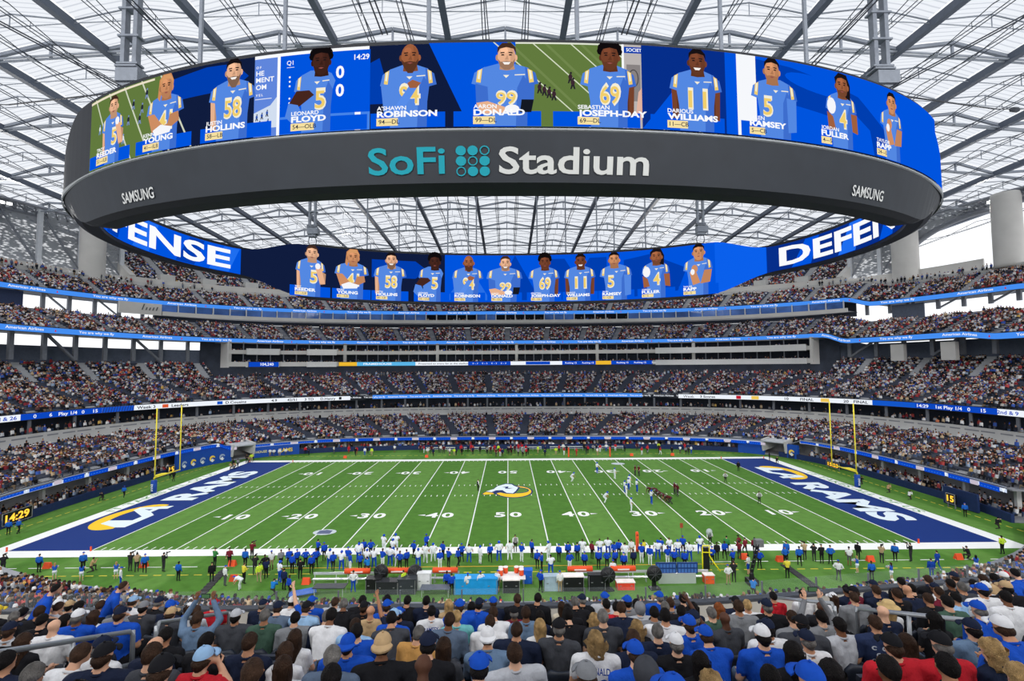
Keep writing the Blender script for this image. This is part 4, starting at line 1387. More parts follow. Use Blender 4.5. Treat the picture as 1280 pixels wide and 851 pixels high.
    # brows, eyes, nose, mouth
    for q in (-1, 1):
        a.poly(P([(hx + q * .055, hy + .030), (hx + q * .018, hy + .034), (hx + q * .018, hy + .044), (hx + q * .055, hy + .042)][::q]), rgb(40, 26, 24))
        a.poly(P([(hx + q * .05, hy + .010), (hx + q * .02, hy + .010), (hx + q * .024, hy + .022), (hx + q * .046, hy + .022)][::q]), rgb(30, 22, 24))
    a.poly(P([(hx - .018, hy - .03), (hx + .02, hy - .03), (hx + .008, hy + .015)]), shade(s1, .7))
    if pose in ('lean', 'down', 'down2'):
        a.poly(P([(hx - .038, hy - .052), (hx - .02, hy - .075), (hx + .02, hy - .075), (hx + .038, hy - .052)]), rgb(250, 244, 240))
    else:
        a.poly(P([(hx - .028, hy - .058), (hx, hy - .068), (hx + .028, hy - .058), (hx, hy - .052)]), rgb(150, 80, 74))
    P, E = P0_, E0_
    a.poly(P([(-.02, .60), (.05, .60), (.014, .565)]), BONE)
    a.poly(P([(wide * .32, .595), (wide * .66, .60), (wide * .66, .612), (wide * .32, .607)]), BONE)
    # number
    if num:
        w = .11 * len(num) + .03
        yb = .27 if pose != 'lean' else .25
        a.text(num, u + (.02 if pose not in ('side', 'fist', 'sleeve') else .06 if pose != 'sleeve' else -.10) * S, v + yb * S, (.24 if pose != 'lean' else .16) * S, BONE, bold=.04, align='c', width=w * S)
        a.text(num, u + (.012 if pose not in ('side', 'fist', 'sleeve') else .052 if pose != 'sleeve' else -.108) * S, v + (yb + .012) * S, (.20 if pose != 'lean' else .13) * S, YEL2, bold=.015, align='c', width=w * .9 * S)
    # arms in front
    W = rgb(246, 246, 250)
    if pose == 'fist':
        a.poly(P([(.20, .50), (.28, .46), (.27, .26), (.17, .24), (.19, .40)]), s2); a.poly(P([(.17, .26), (.27, .26), (.20, .56), (.12, .60), (.09, .55)]), s1)
        E(.13, .60, .05, .06, W, 10)
    if pose == 'crossed':
        a.poly(P([(-.30, .50), (-.18, .50), (-.02, .32), (-.06, .22), (-.22, .26)]), s1)
        a.poly(P([(.10, .46), (.24, .48), (.26, .36), (.0, .22), (-.16, .20), (-.10, .30), (.06, .34)]), shade(s1, .85))
        a.poly(P([(-.16, .20), (.10, .22), (.14, .29), (-.06, .34), (-.20, .28)]), W)
    if pose == 'chin':
        a.poly(P([(-.32, .52), (-.16, .50), (-.12, .22), (-.28, .16)]), JER); a.poly(P([(-.20, .17), (-.06, .20), (.10, .46), (.02, .50)]), shade(JER, 1.08))
        a.poly(P([(.02, .46), (.10, .46), (.15, .52), (.05, .56), (-.01, .52)]), s1)
    if pose == 'lean':
        a.poly(P([(-.34, .50), (-.20, .46), (-.19, .28), (-.33, .26)]), JER2); a.poly(P([(.34, .50), (.20, .46), (.19, .30), (.33, .30)][::-1]), JER2)
        a.poly(P([(-.33, .27), (-.20, .29), (.0, .22), (.0, .15), (-.28, .14)]), s1); a.poly(P([(.33, .31), (.19, .31), (.17, .16), (.30, .16)][::-1]), rgb(20, 24, 34))
        E(.08, .20, .085, .05, W, 12)
    if pose == 'side':
        a.poly(P([(-.24, .50), (-.08, .50), (-.02, .44), (-.22, .30), (-.34, .26), (-.33, .36)]), s1); a.poly(P([(-.34, .36), (-.22, .33), (-.12, .14), (-.28, .10), (-.38, .20)]), JER)
    if pose == 'fist2':
        a.poly(P([(-.26, .46), (-.16, .40), (-.12, .24), (-.24, .22)]), s1); E(-.18, .54, .075, .11, W, 12); a.poly(P([(.16, .48), (.27, .48), (.28, .22), (.18, .24)]), s1)
    if pose == 'sleeve':
        a.poly(P([(.17, .52), (.31, .50), (.30, .10), (.18, .08)]), JER)
    if pose == 'clasp':
        a.poly(P([(-.16, .46), (-.04, .48), (.04, .24), (-.10, .20)]), s1); a.poly(P([(.12, .48), (.26, .48), (.22, .24), (.04, .22)]), shade(s1, .85)); E(-.06, .52, .06, .08, s1, 10); E(-.10, .46, .04, .06, W, 10)
    return P
def name_plate(a, u0, u1, v, S, sp, ux):
    first, last, tg = sp[:3]
    a.text(first, ux, v + .205 * S, .045 * S, TXW, bold=.02, stretch=1.15)
    a.text(last, ux, v + .125 * S, .066 * S, TXW, bold=.04, stretch=1.45)
    wd = (.040 * len(tg) + .045) * S
    a.rect(ux - .005 * S, v + .02 * S, ux + wd, v + .11 * S, rgb(246, 224, 160))
    a.text(tg, ux + .02 * S, v + .043 * S, .05 * S, rgb(40, 46, 66), bold=.01, stretch=1.05)
def mini_players(a, pts, h, c1, c2):
    for x, y in pts:
        a.ellipse(x, y + h * .62, h * .2, h * .3, c1, 8); a.ellipse(x + h * .05, y + h, h * .12, h * .12, c2, 6)
        a.poly([(x - h * .15, y + h * .4), (x + h * .15, y + h * .4), (x + h * .25, y), (x + .1 * h, y), (x, y + h * .3), (x - .12 * h, y), (x - .25 * h, y)], c2)

# ---- outer face of the near side
V0, V1 = 39.85, 47.15
bg = Art()
bg.rect(-55, V0, 56, V1 + .0, NVY)
bg.rect(-43.9, V0, -32.0, V1, TURF)
for q in range(5):
    bg.poly([(-43.0 + q * 2.6, V1), (-42.8 + q * 2.6, V1), (-38.9 + q * 2.6, V0), (-39.1 + q * 2.6, V0)], rgb(206, 212, 190))
bg.poly([(-43.9, V1 - .35), (-33.3, V1 - .3), (-33.3, V1 - .1), (-43.9, V1 - .1)], rgb(236, 226, 200))
mini_players(bg, [(-36.2, 44.6), (-36.9, 43.2), (-35.2, 43.0), (-34.9, 44.0), (-34.3, 45.3)], 0.9, rgb(40, 44, 60), rgb(120, 140, 190))
mini_players(bg, [(-37.6, 41.5), (-41.8, 43.3)], 0.9, rgb(220, 226, 236), rgb(120, 150, 200))
bg.poly([(-31.8, 44.3), (-24, 44.5), (-22.6, 45.5), (-24, 46.8), (-27, 46.9), (-31.8, 46.3)], ROY2)
bg.rect(-22.0, V0, -19.7, V1, rgb(96, 134, 220)); bg.rect(-22.0, V1 - .3, -11.5, V1, TXW); bg.rect(-19.8, V0, -19.5, V1, TXW)
for t, vv, hh in (('O F', 46.0, .2), ('HE', 45.35, .42), ('MENT', 44.75, .42), ('OM', 44.1, .42), ('V E L', 43.5, .2)):
    bg.text(t, -21.85, vv, hh, TXW, bold=.02, stretch=1.1)
bg.rect(-21.9, 43.2, -20.3, 43.25, TXW)
bg.poly([(-22.0, 42.0), (-20.4, 42.6), (-19.8, 43.3), (-19.8, 40.6), (-22.0, 40.6)], rgb(210, 222, 240))
mini_players(bg, [(-21.7, 41.3), (-21.2, 41.4), (-20.7, 41.6), (-21.4, 40.7), (-20.6, 40.8)], .55, rgb(40, 80, 170), rgb(20, 30, 60))
bg.rect(-19.5, V0, -11.4, V1 - .3, ROY)
bg.text('Q1', -18.9, 46.0, .38, TXW, bold=.01); bg.rect(-18.9, 45.75, -18.2, 45.79, TXW)
for vv in (44.9, 44.5, 44.1, 43.0, 42.6, 42.2): bg.ellipse(-18.6, vv, .09, .09, TXW, 8)
bg.text('14:29', -12.8, 46.0, .45, TXW, bold=.02)
bg.text('0', -14.4, 44.5, 1.0, TXW, bold=.03); bg.text('0', -14.4, 42.9, 1.0, TXW, bold=.03)
bg.rect(-19.5, V0, -11.4, 41.4, rgb(70, 132, 232)); bg.rect(-12.7, V0, -12.2, 41.4, TXW)
bg.text('Ball On', -13.6, 40.4, .35, rgb(40, 90, 190)); bg.text('2', -19.0, 40.2, .7, rgb(40, 90, 190), bold=.02)
bg.poly([(-11.4, 42.0), (-9.5, 42.0), (-10.6, 46.0), (-11.4, 45.6)], ROY2)
bg.poly([(-6.4, V1), (1.2, V1), (1.2, V0), (-3.0, V0)], ROY)
bg.rect(0.9, V0, 10.0, V1, TURF)
for q in range(4):
    bg.poly([(0.2 + q * 3.0, V1), (0.5 + q * 3.0, V1), (8.0 + q * 3.0, V0), (7.7 + q * 3.0, V0)], TURF2)
    bg.poly([(-1.0 + q * 3.2, V1), (-.86 + q * 3.2, V1), (7.2 + q * 3.2, V0), (7.06 + q * 3.2, V0)], rgb(214, 222, 196))
bg.rect(0.9, V1 - .14, 10, V1, rgb(226, 230, 214))
mini_players(bg, [(2.9, 42.7), (3.3, 42.5), (3.7, 42.3), (4.1, 42.1), (5.5, 43.6), (5.7, 43.1)], .9, rgb(60, 40, 50), rgb(40, 36, 44))
bg.rect(9.9, V0, 11.6, V1, rgb(186, 180, 178)); bg.rect(9.9, V0, 10.1, V1, TXW)
bg.rect(10.1, V1 - .75, 11.6, V1 - .2, ROY2); bg.text('SOCIETY', 10.3, V1 - .6, .28, TXW, bold=.02)
bg.rect(10.3, 42.2, 11.5, 45.4, rgb(136, 130, 130))
bg.ring(10.9, 44.2, .45, .8, .35, .7, rgb(80, 76, 78), n=14); bg.poly([(11.0, 40.6), (11.6, 40.6), (11.6, 43.4), (11.3, 43.0)], rgb(226, 180, 160))
bg.rect(11.6, V0, 20.3, V1, NVY2)
bg.poly([(11.6, V0), (14.6, 43.6), (16, V0)], ROY); bg.rect(19.2, V0, 20.3, V1, ROY)
bg.rect(20.3, V0, 22.2, V1, rgb(246, 248, 252)); bg.rect(20.6, V0, 22.2, 41.2, rgb(70, 132, 232))
bg.rect(22.2, V0, 56, V1, ROY)
bg.poly([(22.2, 46.9), (26, 46.6), (34, 45.2), (38, 42.5), (38.4, V0), (30, V0), (31, 42.6), (22.2, 43.6)], ROY2)
bg.ellipse(28.8, 45.4, 3.6, .75, ROY, 20, rot=-.12)
bg.poly([(30, V0), (31, 42.6), (33.5, 43.4), (35.5, 42.2), (36, V0)], ROY)
# name bars
us = [-39.1, -31.6, -24.1, -16.1, -8.1, 0.0, 8.7, 16.4, 24.0, 31.6, 38.9]
ss = [0.92, 0.97, 1, 1, 1, 1, 1, 1, 1, .98, .95]
bars = [(-43.4, -36.3), (-35.4, -28.4), (-27.4, -20.2), (-19.4, -11.6), (-11.3, -5.0), (-4.3, 3.0), (4.0, 11.4), (12.3, 19.0), (20.6, 27.4), (28.2, 35.4), (36.4, 42)]
for (b0, b1) in bars: bg.rect(b0, V0, b1, 41.15, ROY)
me_o = bg.build('outer_screen', fo, DISP, None, strip=1.6, lift=.0012, clip=(-43.9, 50.5, V0, V1))
me_o.parent = board; me_o.matrix_parent_inverse = Matrix.Translation((0, 0, -35.15))
for k, sp in enumerate(PEOPLE):
    a = Art()
    S = (V1 - V0) * 0.995 * ss[k]
    portrait(a, us[k], V0, S, sp)
    name_plate(a, *bars[k], V0, (V1 - V0), sp, us[k] - (.36 if k != 3 else .30) * (V1 - V0))
    o = a.build('player_picture', fo, DISP, me_o, strip=1.6, lift=.0012, base=.2, clip=(-44, 56, V0, V1))
    o['label'] = 'portrait of a player in a light blue jersey with name caption'
# dark end panel at the left, blue end at the right follow the taper of the frame
for u0, u1, c in ((50.5, 57.5, ROY),):
    m = Art()
    n = 24
    for q in range(n):
        ua, ub = u0 + (u1 - u0) * q / n, u0 + (u1 - u0) * (q + 1) / n
        ta, tb_ = vprof(xo(ua)), vprof(xo(ub))
        m.poly([(ua, ta[1] + .12), (ub, tb_[1] + .12), (ub, tb_[0] - .3), (ua, ta[0] - .3)], c, 0)
    o = m.build('outer_screen_end', fo, DISP, None, lift=.004)
    o.parent = board; o.matrix_parent_inverse = Matrix.Translation((0, 0, -35.15))
# lettering on the cladding band
PAINT = attr_mat('painted_print')
TEAL = rgb(24, 124, 138); LTG = rgb(168, 170, 168)
a = Art()
a.text('SoFi', -11.7, 36.25, 2.05, TEAL, bold=.018, width=6.6)
def put_part(a, nm):
    o = a.build(nm, fband, PAINT, None, strip=1.5, lift=.004, base=.02)
    o.parent = board; o.matrix_parent_inverse = Matrix.Translation((0, 0, -35.15))
put_part(a, 'name_lettering')
a = Art()
for i in range(3):
    for j in range(3):
        cx, cy = -3.75 + 1.0 * i, 38.0 - .82 * j
        if (i, j) in ((2, 0), (1, 1), (0, 2)): a.ring(cx, cy, .42, .38, .32, .29, TEAL, n=16)
        else: a.ellipse(cx, cy, .44, .39, TEAL, 16)
put_part(a, 'dot_emblem')
a = Art()
a.text('Stadium', -0.55, 36.2, 2.05, LTG, bold=.018, width=12.9)
put_part(a, 'name_lettering')
for u0 in (-38.6, 33.8):
    a = Art(); a.text('SAMSUNG', u0, 36.0, .95, rgb(168, 170, 170), bold=.015, width=4.7)
    o = a.build('maker_lettering', fband, PAINT, None, strip=1.5, lift=.004, base=.02)
    o.parent = board; o.matrix_parent_inverse = Matrix.Translation((0, 0, -35.15))
# ---- inner face of the far side
bi = Art()
def iz(u, which):
    t = vprof(xi(u))
    return t[0] - .5 if which else t[2] + .45
def iband(u0, u1, c, n=None):
    n = n or max(1, int(abs(u1 - u0) / 1.6))
    bi.layer += 1
    for q in range(n):
        ua, ub = u0 + (u1 - u0) * q / n, u0 + (u1 - u0) * (q + 1) / n
        bi.poly([(ua, iz(ua, 0)), (ub, iz(ub, 0)), (ub, iz(ub, 1)), (ua, iz(ua, 1))], c, 0)
iband(-59.2, -15, NVY); iband(-15, 58.5, ROY); iband(-100, -59.2, ROY); iband(58.5, 100, NVY2)
I0, I1 = 35.6, 47.0
for uu, c in ((-88, ROY2), (-80, rgb(30, 110, 240)), (-70, ROY2), (-63, rgb(30, 110, 240)), (66, ROY), (76, rgb(30, 110, 240)), (86, ROY), (94, ROY2)):
    bi.poly([(uu - 2.5, 38.8), (uu + 1.5, 38.8), (uu + 3.5, 43.6), (uu + .5, 43.6)], c)
bi.text('DEFENSE', -61.2, 39.6, 3.4, TXW, bold=.03, width=40, align='r')
bi.text('DEFENSE', 61.0, 39.6, 3.4, TXW, bold=.03, width=37)
bi.poly([(-32, 41), (-22, 41), (-19, 43), (-22, 45.2), (-32, 45.2)], ROY2)
bi.poly([(-15, 36), (-9, 44), (-4, 36)], rgb(40, 110, 230)); bi.poly([(-4, 36), (2, 47), (8, 36)], ROY2)
bi.poly([(10, 36), (10, 46), (14, 46), (17, 41), (20, 46), (24, 46), (24, 36)], ROY2); bi.poly([(28, 36), (40, 37), (42, 42), (34, 46), (28, 45)], ROY2)
iband(48, 58.4, rgb(10, 96, 236))
iu = [-45.2, -36.4, -27.8, -18.1, -9.5, -0.6, 9.0, 17.6, 26.1, 35.2, 44.4]
for k in range(11): bi.rect(iu[k] - 4.2, I0, iu[k] + 4.2, 37.9, ROY)
ob = bi.build('inner_screen', fi, DISP, None, strip=1.6, lift=.0014, clip=(-100, 100, 30, 48))
ob.parent = board; ob.matrix_parent_inverse = Matrix.Translation((0, 0, -35.15))
for k, sp in enumerate(PEOPLE):
    a = Art()
    S = (I1 - I0)
    portrait(a, iu[k], I0, S, sp)
    u0 = iu[k] - 3.2
    a.text(sp[0], u0, I0 + .165 * S, .03 * S, TXW, bold=.02); a.text(sp[1], u0, I0 + .10 * S, .055 * S, TXW, bold=.04, stretch=1.35)
    a.rect(u0, I0 + .02 * S, u0 + 2.6, I0 + .085 * S, rgb(246, 224, 160)); a.text(sp[2], u0 + .2, I0 + .035 * S, .04 * S, rgb(40, 46, 66))
    o = a.build('player_picture', fi, DISP, ob, strip=1.6, lift=.0014, base=.18)
    o['label'] = 'small portrait of a player in a light blue jersey with name caption'
# ---- hangers
def tower(x, y, label):
    zt = zr(x, y)
    root = empty('hanger_tower', (x, y, 49.2)); tag(root, label, 'hanger tower', 'hanger towers of the video board')
    m = MB()
    for q in (-1, 1): m.box(q * .62, 0, (zt - 49.2) / 2 + 1.2, .42, .7, zt - 49.2 - 2.0)
    m.build('mast', M('tower_grey', rgb(118, 124, 134), .5, .1), root)
    for z in np.arange(2.6, zt - 50, 3.0):
        MB().box(0, 0, z, 2.2, 1.0, .2).build('cross_plate', M('tower_grey', rgb(150, 156, 166)), root)
    m = MB(); m.box(.25, 0, 1.2, 2.3, 1.6, 1.4); m.box(0, 0, 2.2, 2.2, 1.4, .2); m.box(0, .1, .2, 1.7, 1.2, .5); m.build('winch_box', M('tower_grey', rgb(150, 156, 166)), root)
    m = MB()
    for q in (-1, 1): m.tube([(q * .6, 0, .2), (q * .9, .2, -1.0), (q * .6, .4, -2.0)], .1, 5)
    m.build('cable_loop', RCAB, root)
for x, y, nm in ((-39.5, -29.5, 'near left'), (40.5, -29.0, 'near right'), (-43.5, 27.0, 'far left'), (43.5, 26.5, 'far right')):
    tower(x, y, 'grey twin-mast hanger tower above the %s of the video board' % {'near left': 'crossed-arms player picture', 'near right': 'last two outer player pictures', 'far left': 'first inner player picture', 'far right': 'last inner player picture'}[nm])
hk = 0
for x, s in [(-20, -1), (-6.7, -1), (6.4, -1), (19.8, -1), (-29, -1), (29, -1)] + [(q, 1) for q in (-33, -26, -22, -14.5, -9.5, -7.5, 7.5, 9.5, 14.5, 22, 26, 33)]:
    t = (abs(x) / (VA - 1.6)) ** VN
    y = s * (VB - 1.6) * (1 - t) ** (1 / VN)
    m = MB(); m.tube([(0, 0, 0), (0, 0, zr(x, y) - 47.4)], .2 if s < 0 else .16, 8)
    m.lathe([(.5, 0), (.5, .3), (.25, .5)], 0, 0, 0, 8)
    o = m.build('hanger_rod', M('tower_grey', rgb(150, 156, 166)), None, (x, y, 47.5)); tag(o, 'slender grey hanger rod on the %s rim above player %s' % (('near', words(PEOPLE[int(np.argmin(np.abs(np.array(us) - x)))][2].split('\u2014')[0])) if s < 0 else ('far', words(PEOPLE[int(np.argmin(np.abs(np.array(iu) - x)))][2].split('\u2014')[0]))), 'hanger rod', 'hanger rods of the video board')
# heavy black cable bundles sloping down to the towers
for k, (x, y, x2, y2) in enumerate(((-39.5, -29.5, -75, -60), (40.5, -29, 76, -60), (-39.5, -29.5, -96, 0), (40.5, -29, 98, 2), (-30, -33, -44, -70), (30, -33, 44, -70), (-10.5, -38, -17, -70), (10.5, -38, 17, -70))):
    z2 = zr(x2, y2) - 1.5
    p, q = Vector((x, y, 49.0)), Vector((x2, y2, z2))
    m = MB()
    for s in (-.22, .22): m.tube([p + Vector((s, 0, 0)), p.lerp(q, .5) + Vector((s, 0, -.9)), q + Vector((s, 0, 0))], .07, 5)
    mid = p.lerp(q, .62) + Vector((0, 0, -.8)); d = (q - p).normalized()
    m.tube([mid - d * 2.2, mid - d, mid + d, mid + d * 2.2], [.08, .38, .38, .08], 7)
    o = m.build('cable_bundle', M('black_cable', rgb(44, 48, 56), .6)); tag(o, 'black twin cable bundle with a thick sleeve running from roof to video board', 'cable', 'cable bundles of the video board')

# ================================================================== PEOPLE
MAT_SHIRT = objcol_mat('worn_top', None, .85, .08, (11, 11, 6), 1.0)
MAT_PANTS = objcol_mat('worn_trousers', 'pants')
MAT_SKIN = objcol_mat('bare_skin', 'skin', 0.55, 0.05, (12, 12, 12), .1)
MAT_SHOE = objcol_mat('worn_shoes', 'shoes')
MAT_EYE = M('eye_dark', rgb(30, 24, 24), 0.3)
BODY_MATS = [MAT_SHIRT, MAT_PANTS, MAT_SKIN, MAT_SHOE, MAT_EYE]
SH, PA, SKN, SO = 0, 1, 2, 3
def capsule(bm, p, q, r0, r1, sx=1.0, seg=8):
    """tapered limb with round ends"""
    p, q = Vector(p), Vector(q)
    d = q - p
    L = d.length or 1e-4
    d = d / L
    u = Vector((1, 0, 0)) if abs(d.x) < 0.9 else Vector((0, 1, 0))
    a = (u - d * u.dot(d)).normalized(); b = d.cross(a)
    rings = []
    prof = [(-0.95, .30), (-.6, .8), (0, 1.0)]
    for z, k in prof: rings.append((p + d * (z * r0), r0 * k))
    for z, k in [(0, 1.0), (.6, .8), (.95, .30)]: rings.append((q + d * (z * r1), r1 * k))
    vs = []
    for c, r in rings:
        vs.append([bm.verts.new(c + (a * (math.cos(2 * PI * k / seg) * sx) + b * math.sin(2 * PI * k / seg)) * r) for k in range(seg)])
    for i in range(len(vs) - 1):
        for k in range(seg):
            bm.faces.new((vs[i][k], vs[i][(k + 1) % seg], vs[i + 1][(k + 1) % seg], vs[i + 1][k]))
    bm.faces.new(list(reversed(vs[0]))); bm.faces.new(vs[-1])
def seg_dist(P, p, q, r0, r1):
    p, q = np.array(p), np.array(q)
    d = q - p
    t = np.clip(((P - p) @ d) / max(1e-9, d @ d), 0, 1)
    c = p + t[:, None] * d
    return np.linalg.norm(P - c, axis=1) / (r0 + (r1 - r0) * t)
def hand(extras, w, d, up, side, s=1.0):
    """palm direction d, back of hand up; five fingers of unequal length, bent"""
    w, d, up = Vector(w), Vector(d).normalized(), Vector(up).normalized()
    lat = d.cross(up).normalized() * side
    for i, (off, ln) in enumerate(((-.030, .062), (-.010, .074), (.010, .080), (.029, .072))):
        b = w + d * .075 * s + lat * off * s
        k = b + (d * .9 - up * .35).normalized() * ln * .55 * s
        t = k + (d * .45 - up * .9).normalized() * ln * .5 * s
        extras.append((b, k, .0095 * s, .0085 * s, SKN)); extras.append((k, t, .0085 * s, .006 * s, SKN))
    b = w + d * .025 * s - lat * .035 * s
    k = b + (d * .6 - lat * .7).normalized() * .04 * s
    extras.append((b, k, .012 * s, .010 * s, SKN)); extras.append((k, k + (d * .9 - up * .4).normalized() * .03 * s, .010 * s, .007 * s, SKN))
def make_body(name, parts, extras=(), voxel=0.030, ratio=0.5):
    """limbs fused into one continuous skin; faces take the garment of the nearest limb"""
    bm = bmesh.new()
    for p in parts: capsule(bm, *p[:4], p[5] if len(p) > 5 else 1.0)
    me = bpy.data.meshes.new('limbs'); bm.to_mesh(me); bm.free()
    ob = bpy.data.objects.new('limbs', me); COL.objects.link(ob)
    m = ob.modifiers.new('fuse', 'REMESH'); m.mode = 'VOXEL'; m.voxel_size = voxel
    m = ob.modifiers.new('smooth', 'SMOOTH'); m.iterations = 2; m.factor = 0.5
    m = ob.modifiers.new('thin', 'DECIMATE'); m.ratio = ratio
    dg = bpy.context.evaluated_depsgraph_get()
    out = bpy.data.meshes.new_from_object(ob.evaluated_get(dg))
    bpy.data.objects.remove(ob); bpy.data.meshes.remove(me)
    out.materials.clear()
    for mm in BODY_MATS: out.materials.append(mm)
    C = np.array([f.center for f in out.polygons])
    D = np.stack([seg_dist(C, *p[:4]) for p in parts], 1)
    lab = np.array([p[4] for p in parts])
    out.polygons.foreach_set('material_index', lab[D.argmin(1)].astype(np.int32))
    out.polygons.foreach_set('use_smooth', [True] * len(out.polygons))
    if extras:
        bm = bmesh.new(); bm.from_mesh(out)
        for ex_ in extras:
            n0 = len(bm.faces)
            if ex_[0] == 'ring':                          # collar around the neck
                _, c, ax, R_, r_, mi = ex_
                u_ = Vector((1, 0, 0)); u_ = (u_ - ax * u_.dot(ax)).normalized(); v_ = ax.cross(u_)
                ring_ = [[bm.verts.new(c + (u_ * math.cos(2 * PI * i / 14) + v_ * math.sin(2 * PI * i / 14)) * (R_ + r_ * math.cos(2 * PI * j / 6)) + ax * (r_ * 1.3 * math.sin(2 * PI * j / 6))) for j in range(6)] for i in range(14)]
                for i in range(14):
                    for j in range(6): bm.faces.new((ring_[i][j], ring_[(i + 1) % 14][j], ring_[(i + 1) % 14][(j + 1) % 6], ring_[i][(j + 1) % 6]))
            else:
                p, q, r0, r1, mi = ex_
                capsule(bm, p, q, r0, r1, 1.0, 5)
            bm.faces.ensure_lookup_table()
            for f in bm.faces[n0:]: f.material_index = mi; f.smooth = True
        bm.to_mesh(out); bm.free()
    out.name = name
    return out
def head_parts(h, f=(0, 1, 0), s=1.0):
    """skull, jaw, nose, ears and eyes around the head centre h, facing f"""
    h, f = Vector(h), Vector(f).normalized()
    r = f.cross(Vector((0, 0, 1))).normalized()
    z = Vector((0, 0, 1))
    P = [(h + f * .012 * s + z * .03 * s, h - f * .02 * s + z * .025 * s, .082 * s, .086 * s, SKN),
         (h + f * .035 * s - z * .075 * s, h - z * .03 * s, .052 * s, .072 * s, SKN),
         (h + f * .10 * s - z * .022 * s, h + f * .085 * s + z * .02 * s, .018 * s, .012 * s, SKN)]
    for q in (-1, 1): P.append((h + r * q * .085 * s - z * .015 * s, h + r * q * .083 * s + z * .02 * s, .018 * s, .018 * s, SKN))
    X = []
    for q in (-1, 1): X.append((h + f * .088 * s + r * q * .032 * s + z * .018 * s, h + f * .090 * s + r * q * .040 * s + z * .018 * s, .011 * s, .010 * s, 4))
    X.append((h + f * .088 * s - z * .062 * s - r * .02 * s, h + f * .088 * s - z * .062 * s + r * .02 * s, .007 * s, .007 * s, 4))
    return P, X
def figure(J, top=SH, sleeve='short', shorts=False, build=1.0, fem=False, skirt=False):
    """J: joints. Returns limb list and extras."""
    b = build
    V = Vector
    hip, neck = V(J['hip']), V(J['neck'])
    up = (neck - hip).normalized()
    side = V(J.get('side', (1, 0, 0)))
    P = []
    sw = .195 * b if not fem else .165 * b
    # trunk: pelvis, belly, chest, shoulders
    P.append((hip - side * .085 * b, hip + side * .085 * b, .105 * b, .105 * b, PA))
    mid = hip.lerp(neck, .35); ch = hip.lerp(neck, .70); shp = hip.lerp(neck, .90)
    P.append((hip + up * .05 - side * .05, mid - side * .05, .11 * b, .112 * b, top)); P.append((hip + up * .05 + side * .05, mid + side * .05, .11 * b, .112 * b, top))
    P.append((mid - side * .06, ch - side * .085 * b, .112 * b, .115 * b, top)); P.append((mid + side * .06, ch + side * .085 * b, .112 * b, .115 * b, top))
    P.append((shp - side * sw, shp + side * sw, .075 * b, .075 * b, top))
    P.append((shp - side * sw * .6 + up * .03, shp + side * sw * .6 + up * .03, .06 * b, .06 * b, top))
    P.append((shp + up * .04, neck + up * .09, .062, .055, SKN))
    X = [('ring', shp + up * .080, up, .066, .011, top)]
    hp, hx = head_parts(J['head'], J.get('face', (0, 1, 0)), J.get('hs', .89))
    P += hp; X += hx
    for q, sfx in ((-1, 'l'), (1, 'r')):
        sh = shp + side * q * (sw + .01); el = V(J['elbow_' + sfx]); wr = V(J['wrist_' + sfx])
        ar = .052 * b if not fem else .043
        if sleeve == 'long':
            P.append((sh, el, ar * 1.15, ar, top)); P.append((el, wr, ar, ar * .75, top))
        elif sleeve == 'none':
            P.append((sh, el, ar, ar * .85, SKN)); P.append((el, wr, ar * .85, ar * .55, SKN))
        else:
            m_ = sh.lerp(el, .6)
            P.append((sh, m_, ar * 1.2, ar * 1.12, top)); P.append((m_, el, ar * .95, ar * .85, SKN)); P.append((el, wr, ar * .85, ar * .58, SKN))
        d = (wr - el).normalized()
        hd = V(J.get('hand_' + sfx, d))
        P.append((wr, wr + hd * .07, .030, .034, SKN))
        pn = V((0, 0, 1)) if abs(hd.z) < .8 else V((0, -1, 0))
        hand(X, wr, hd, pn, -q)
        hi = hip + side * q * .09 * b; kn = V(J['knee_' + sfx]); an = V(J['ankle_' + sfx])
        P.append((hi, kn, .088 * b, .062 * b, PA))
        lc = SKN if shorts else PA
        P.append((kn, an, .058 * b, .042 * b, lc))
        ft = V(J.get('foot_' + sfx, (0, .14, 0)))
        P.append((an - V((0, 0, .035)), an + ft - V((0, 0, .045)), .045, .038, SO))
    if skirt:
        P.append((hip - side * .05 - V((0, 0, .12)), hip + side * .05 - V((0, 0, .12)), .15, .15, PA))
    return P, X
def stand_J(**k):
    J = dict(hip=(0, 0, .93), neck=(0, -.01, 1.44), head=(0, .03, 1.63), elbow_l=(-.27, -.03, 1.13), elbow_r=(.27, -.03, 1.13), wrist_l=(-.27, .07, .88), wrist_r=(.27, .07, .88),
             knee_l=(-.10, .02, .50), knee_r=(.10, .02, .50), ankle_l=(-.11, -.02, .09), ankle_r=(.11, -.02, .09))
    J.update(k); return J
def sit_J(**k):
    J = dict(hip=(0, 0, .50), neck=(0, .00, 1.00), head=(0, .04, 1.165), elbow_l=(-.27, .04, .70), elbow_r=(.27, .04, .70), wrist_l=(-.14, .26, .64), wrist_r=(.14, .26, .64),
             knee_l=(-.12, .42, .53), knee_r=(.12, .42, .53), ankle_l=(-.12, .44, .10), ankle_r=(.12, .44, .10))
    J.update(k); return J
BODY = {}
def body(key, J, voxel=0.03, ratio=.5, **kw):
    P, X = figure(J, **kw)
    BODY[key] = (make_body('body_' + key, P, X if voxel < .034 else X[-0:] if False else X, voxel, ratio), J)
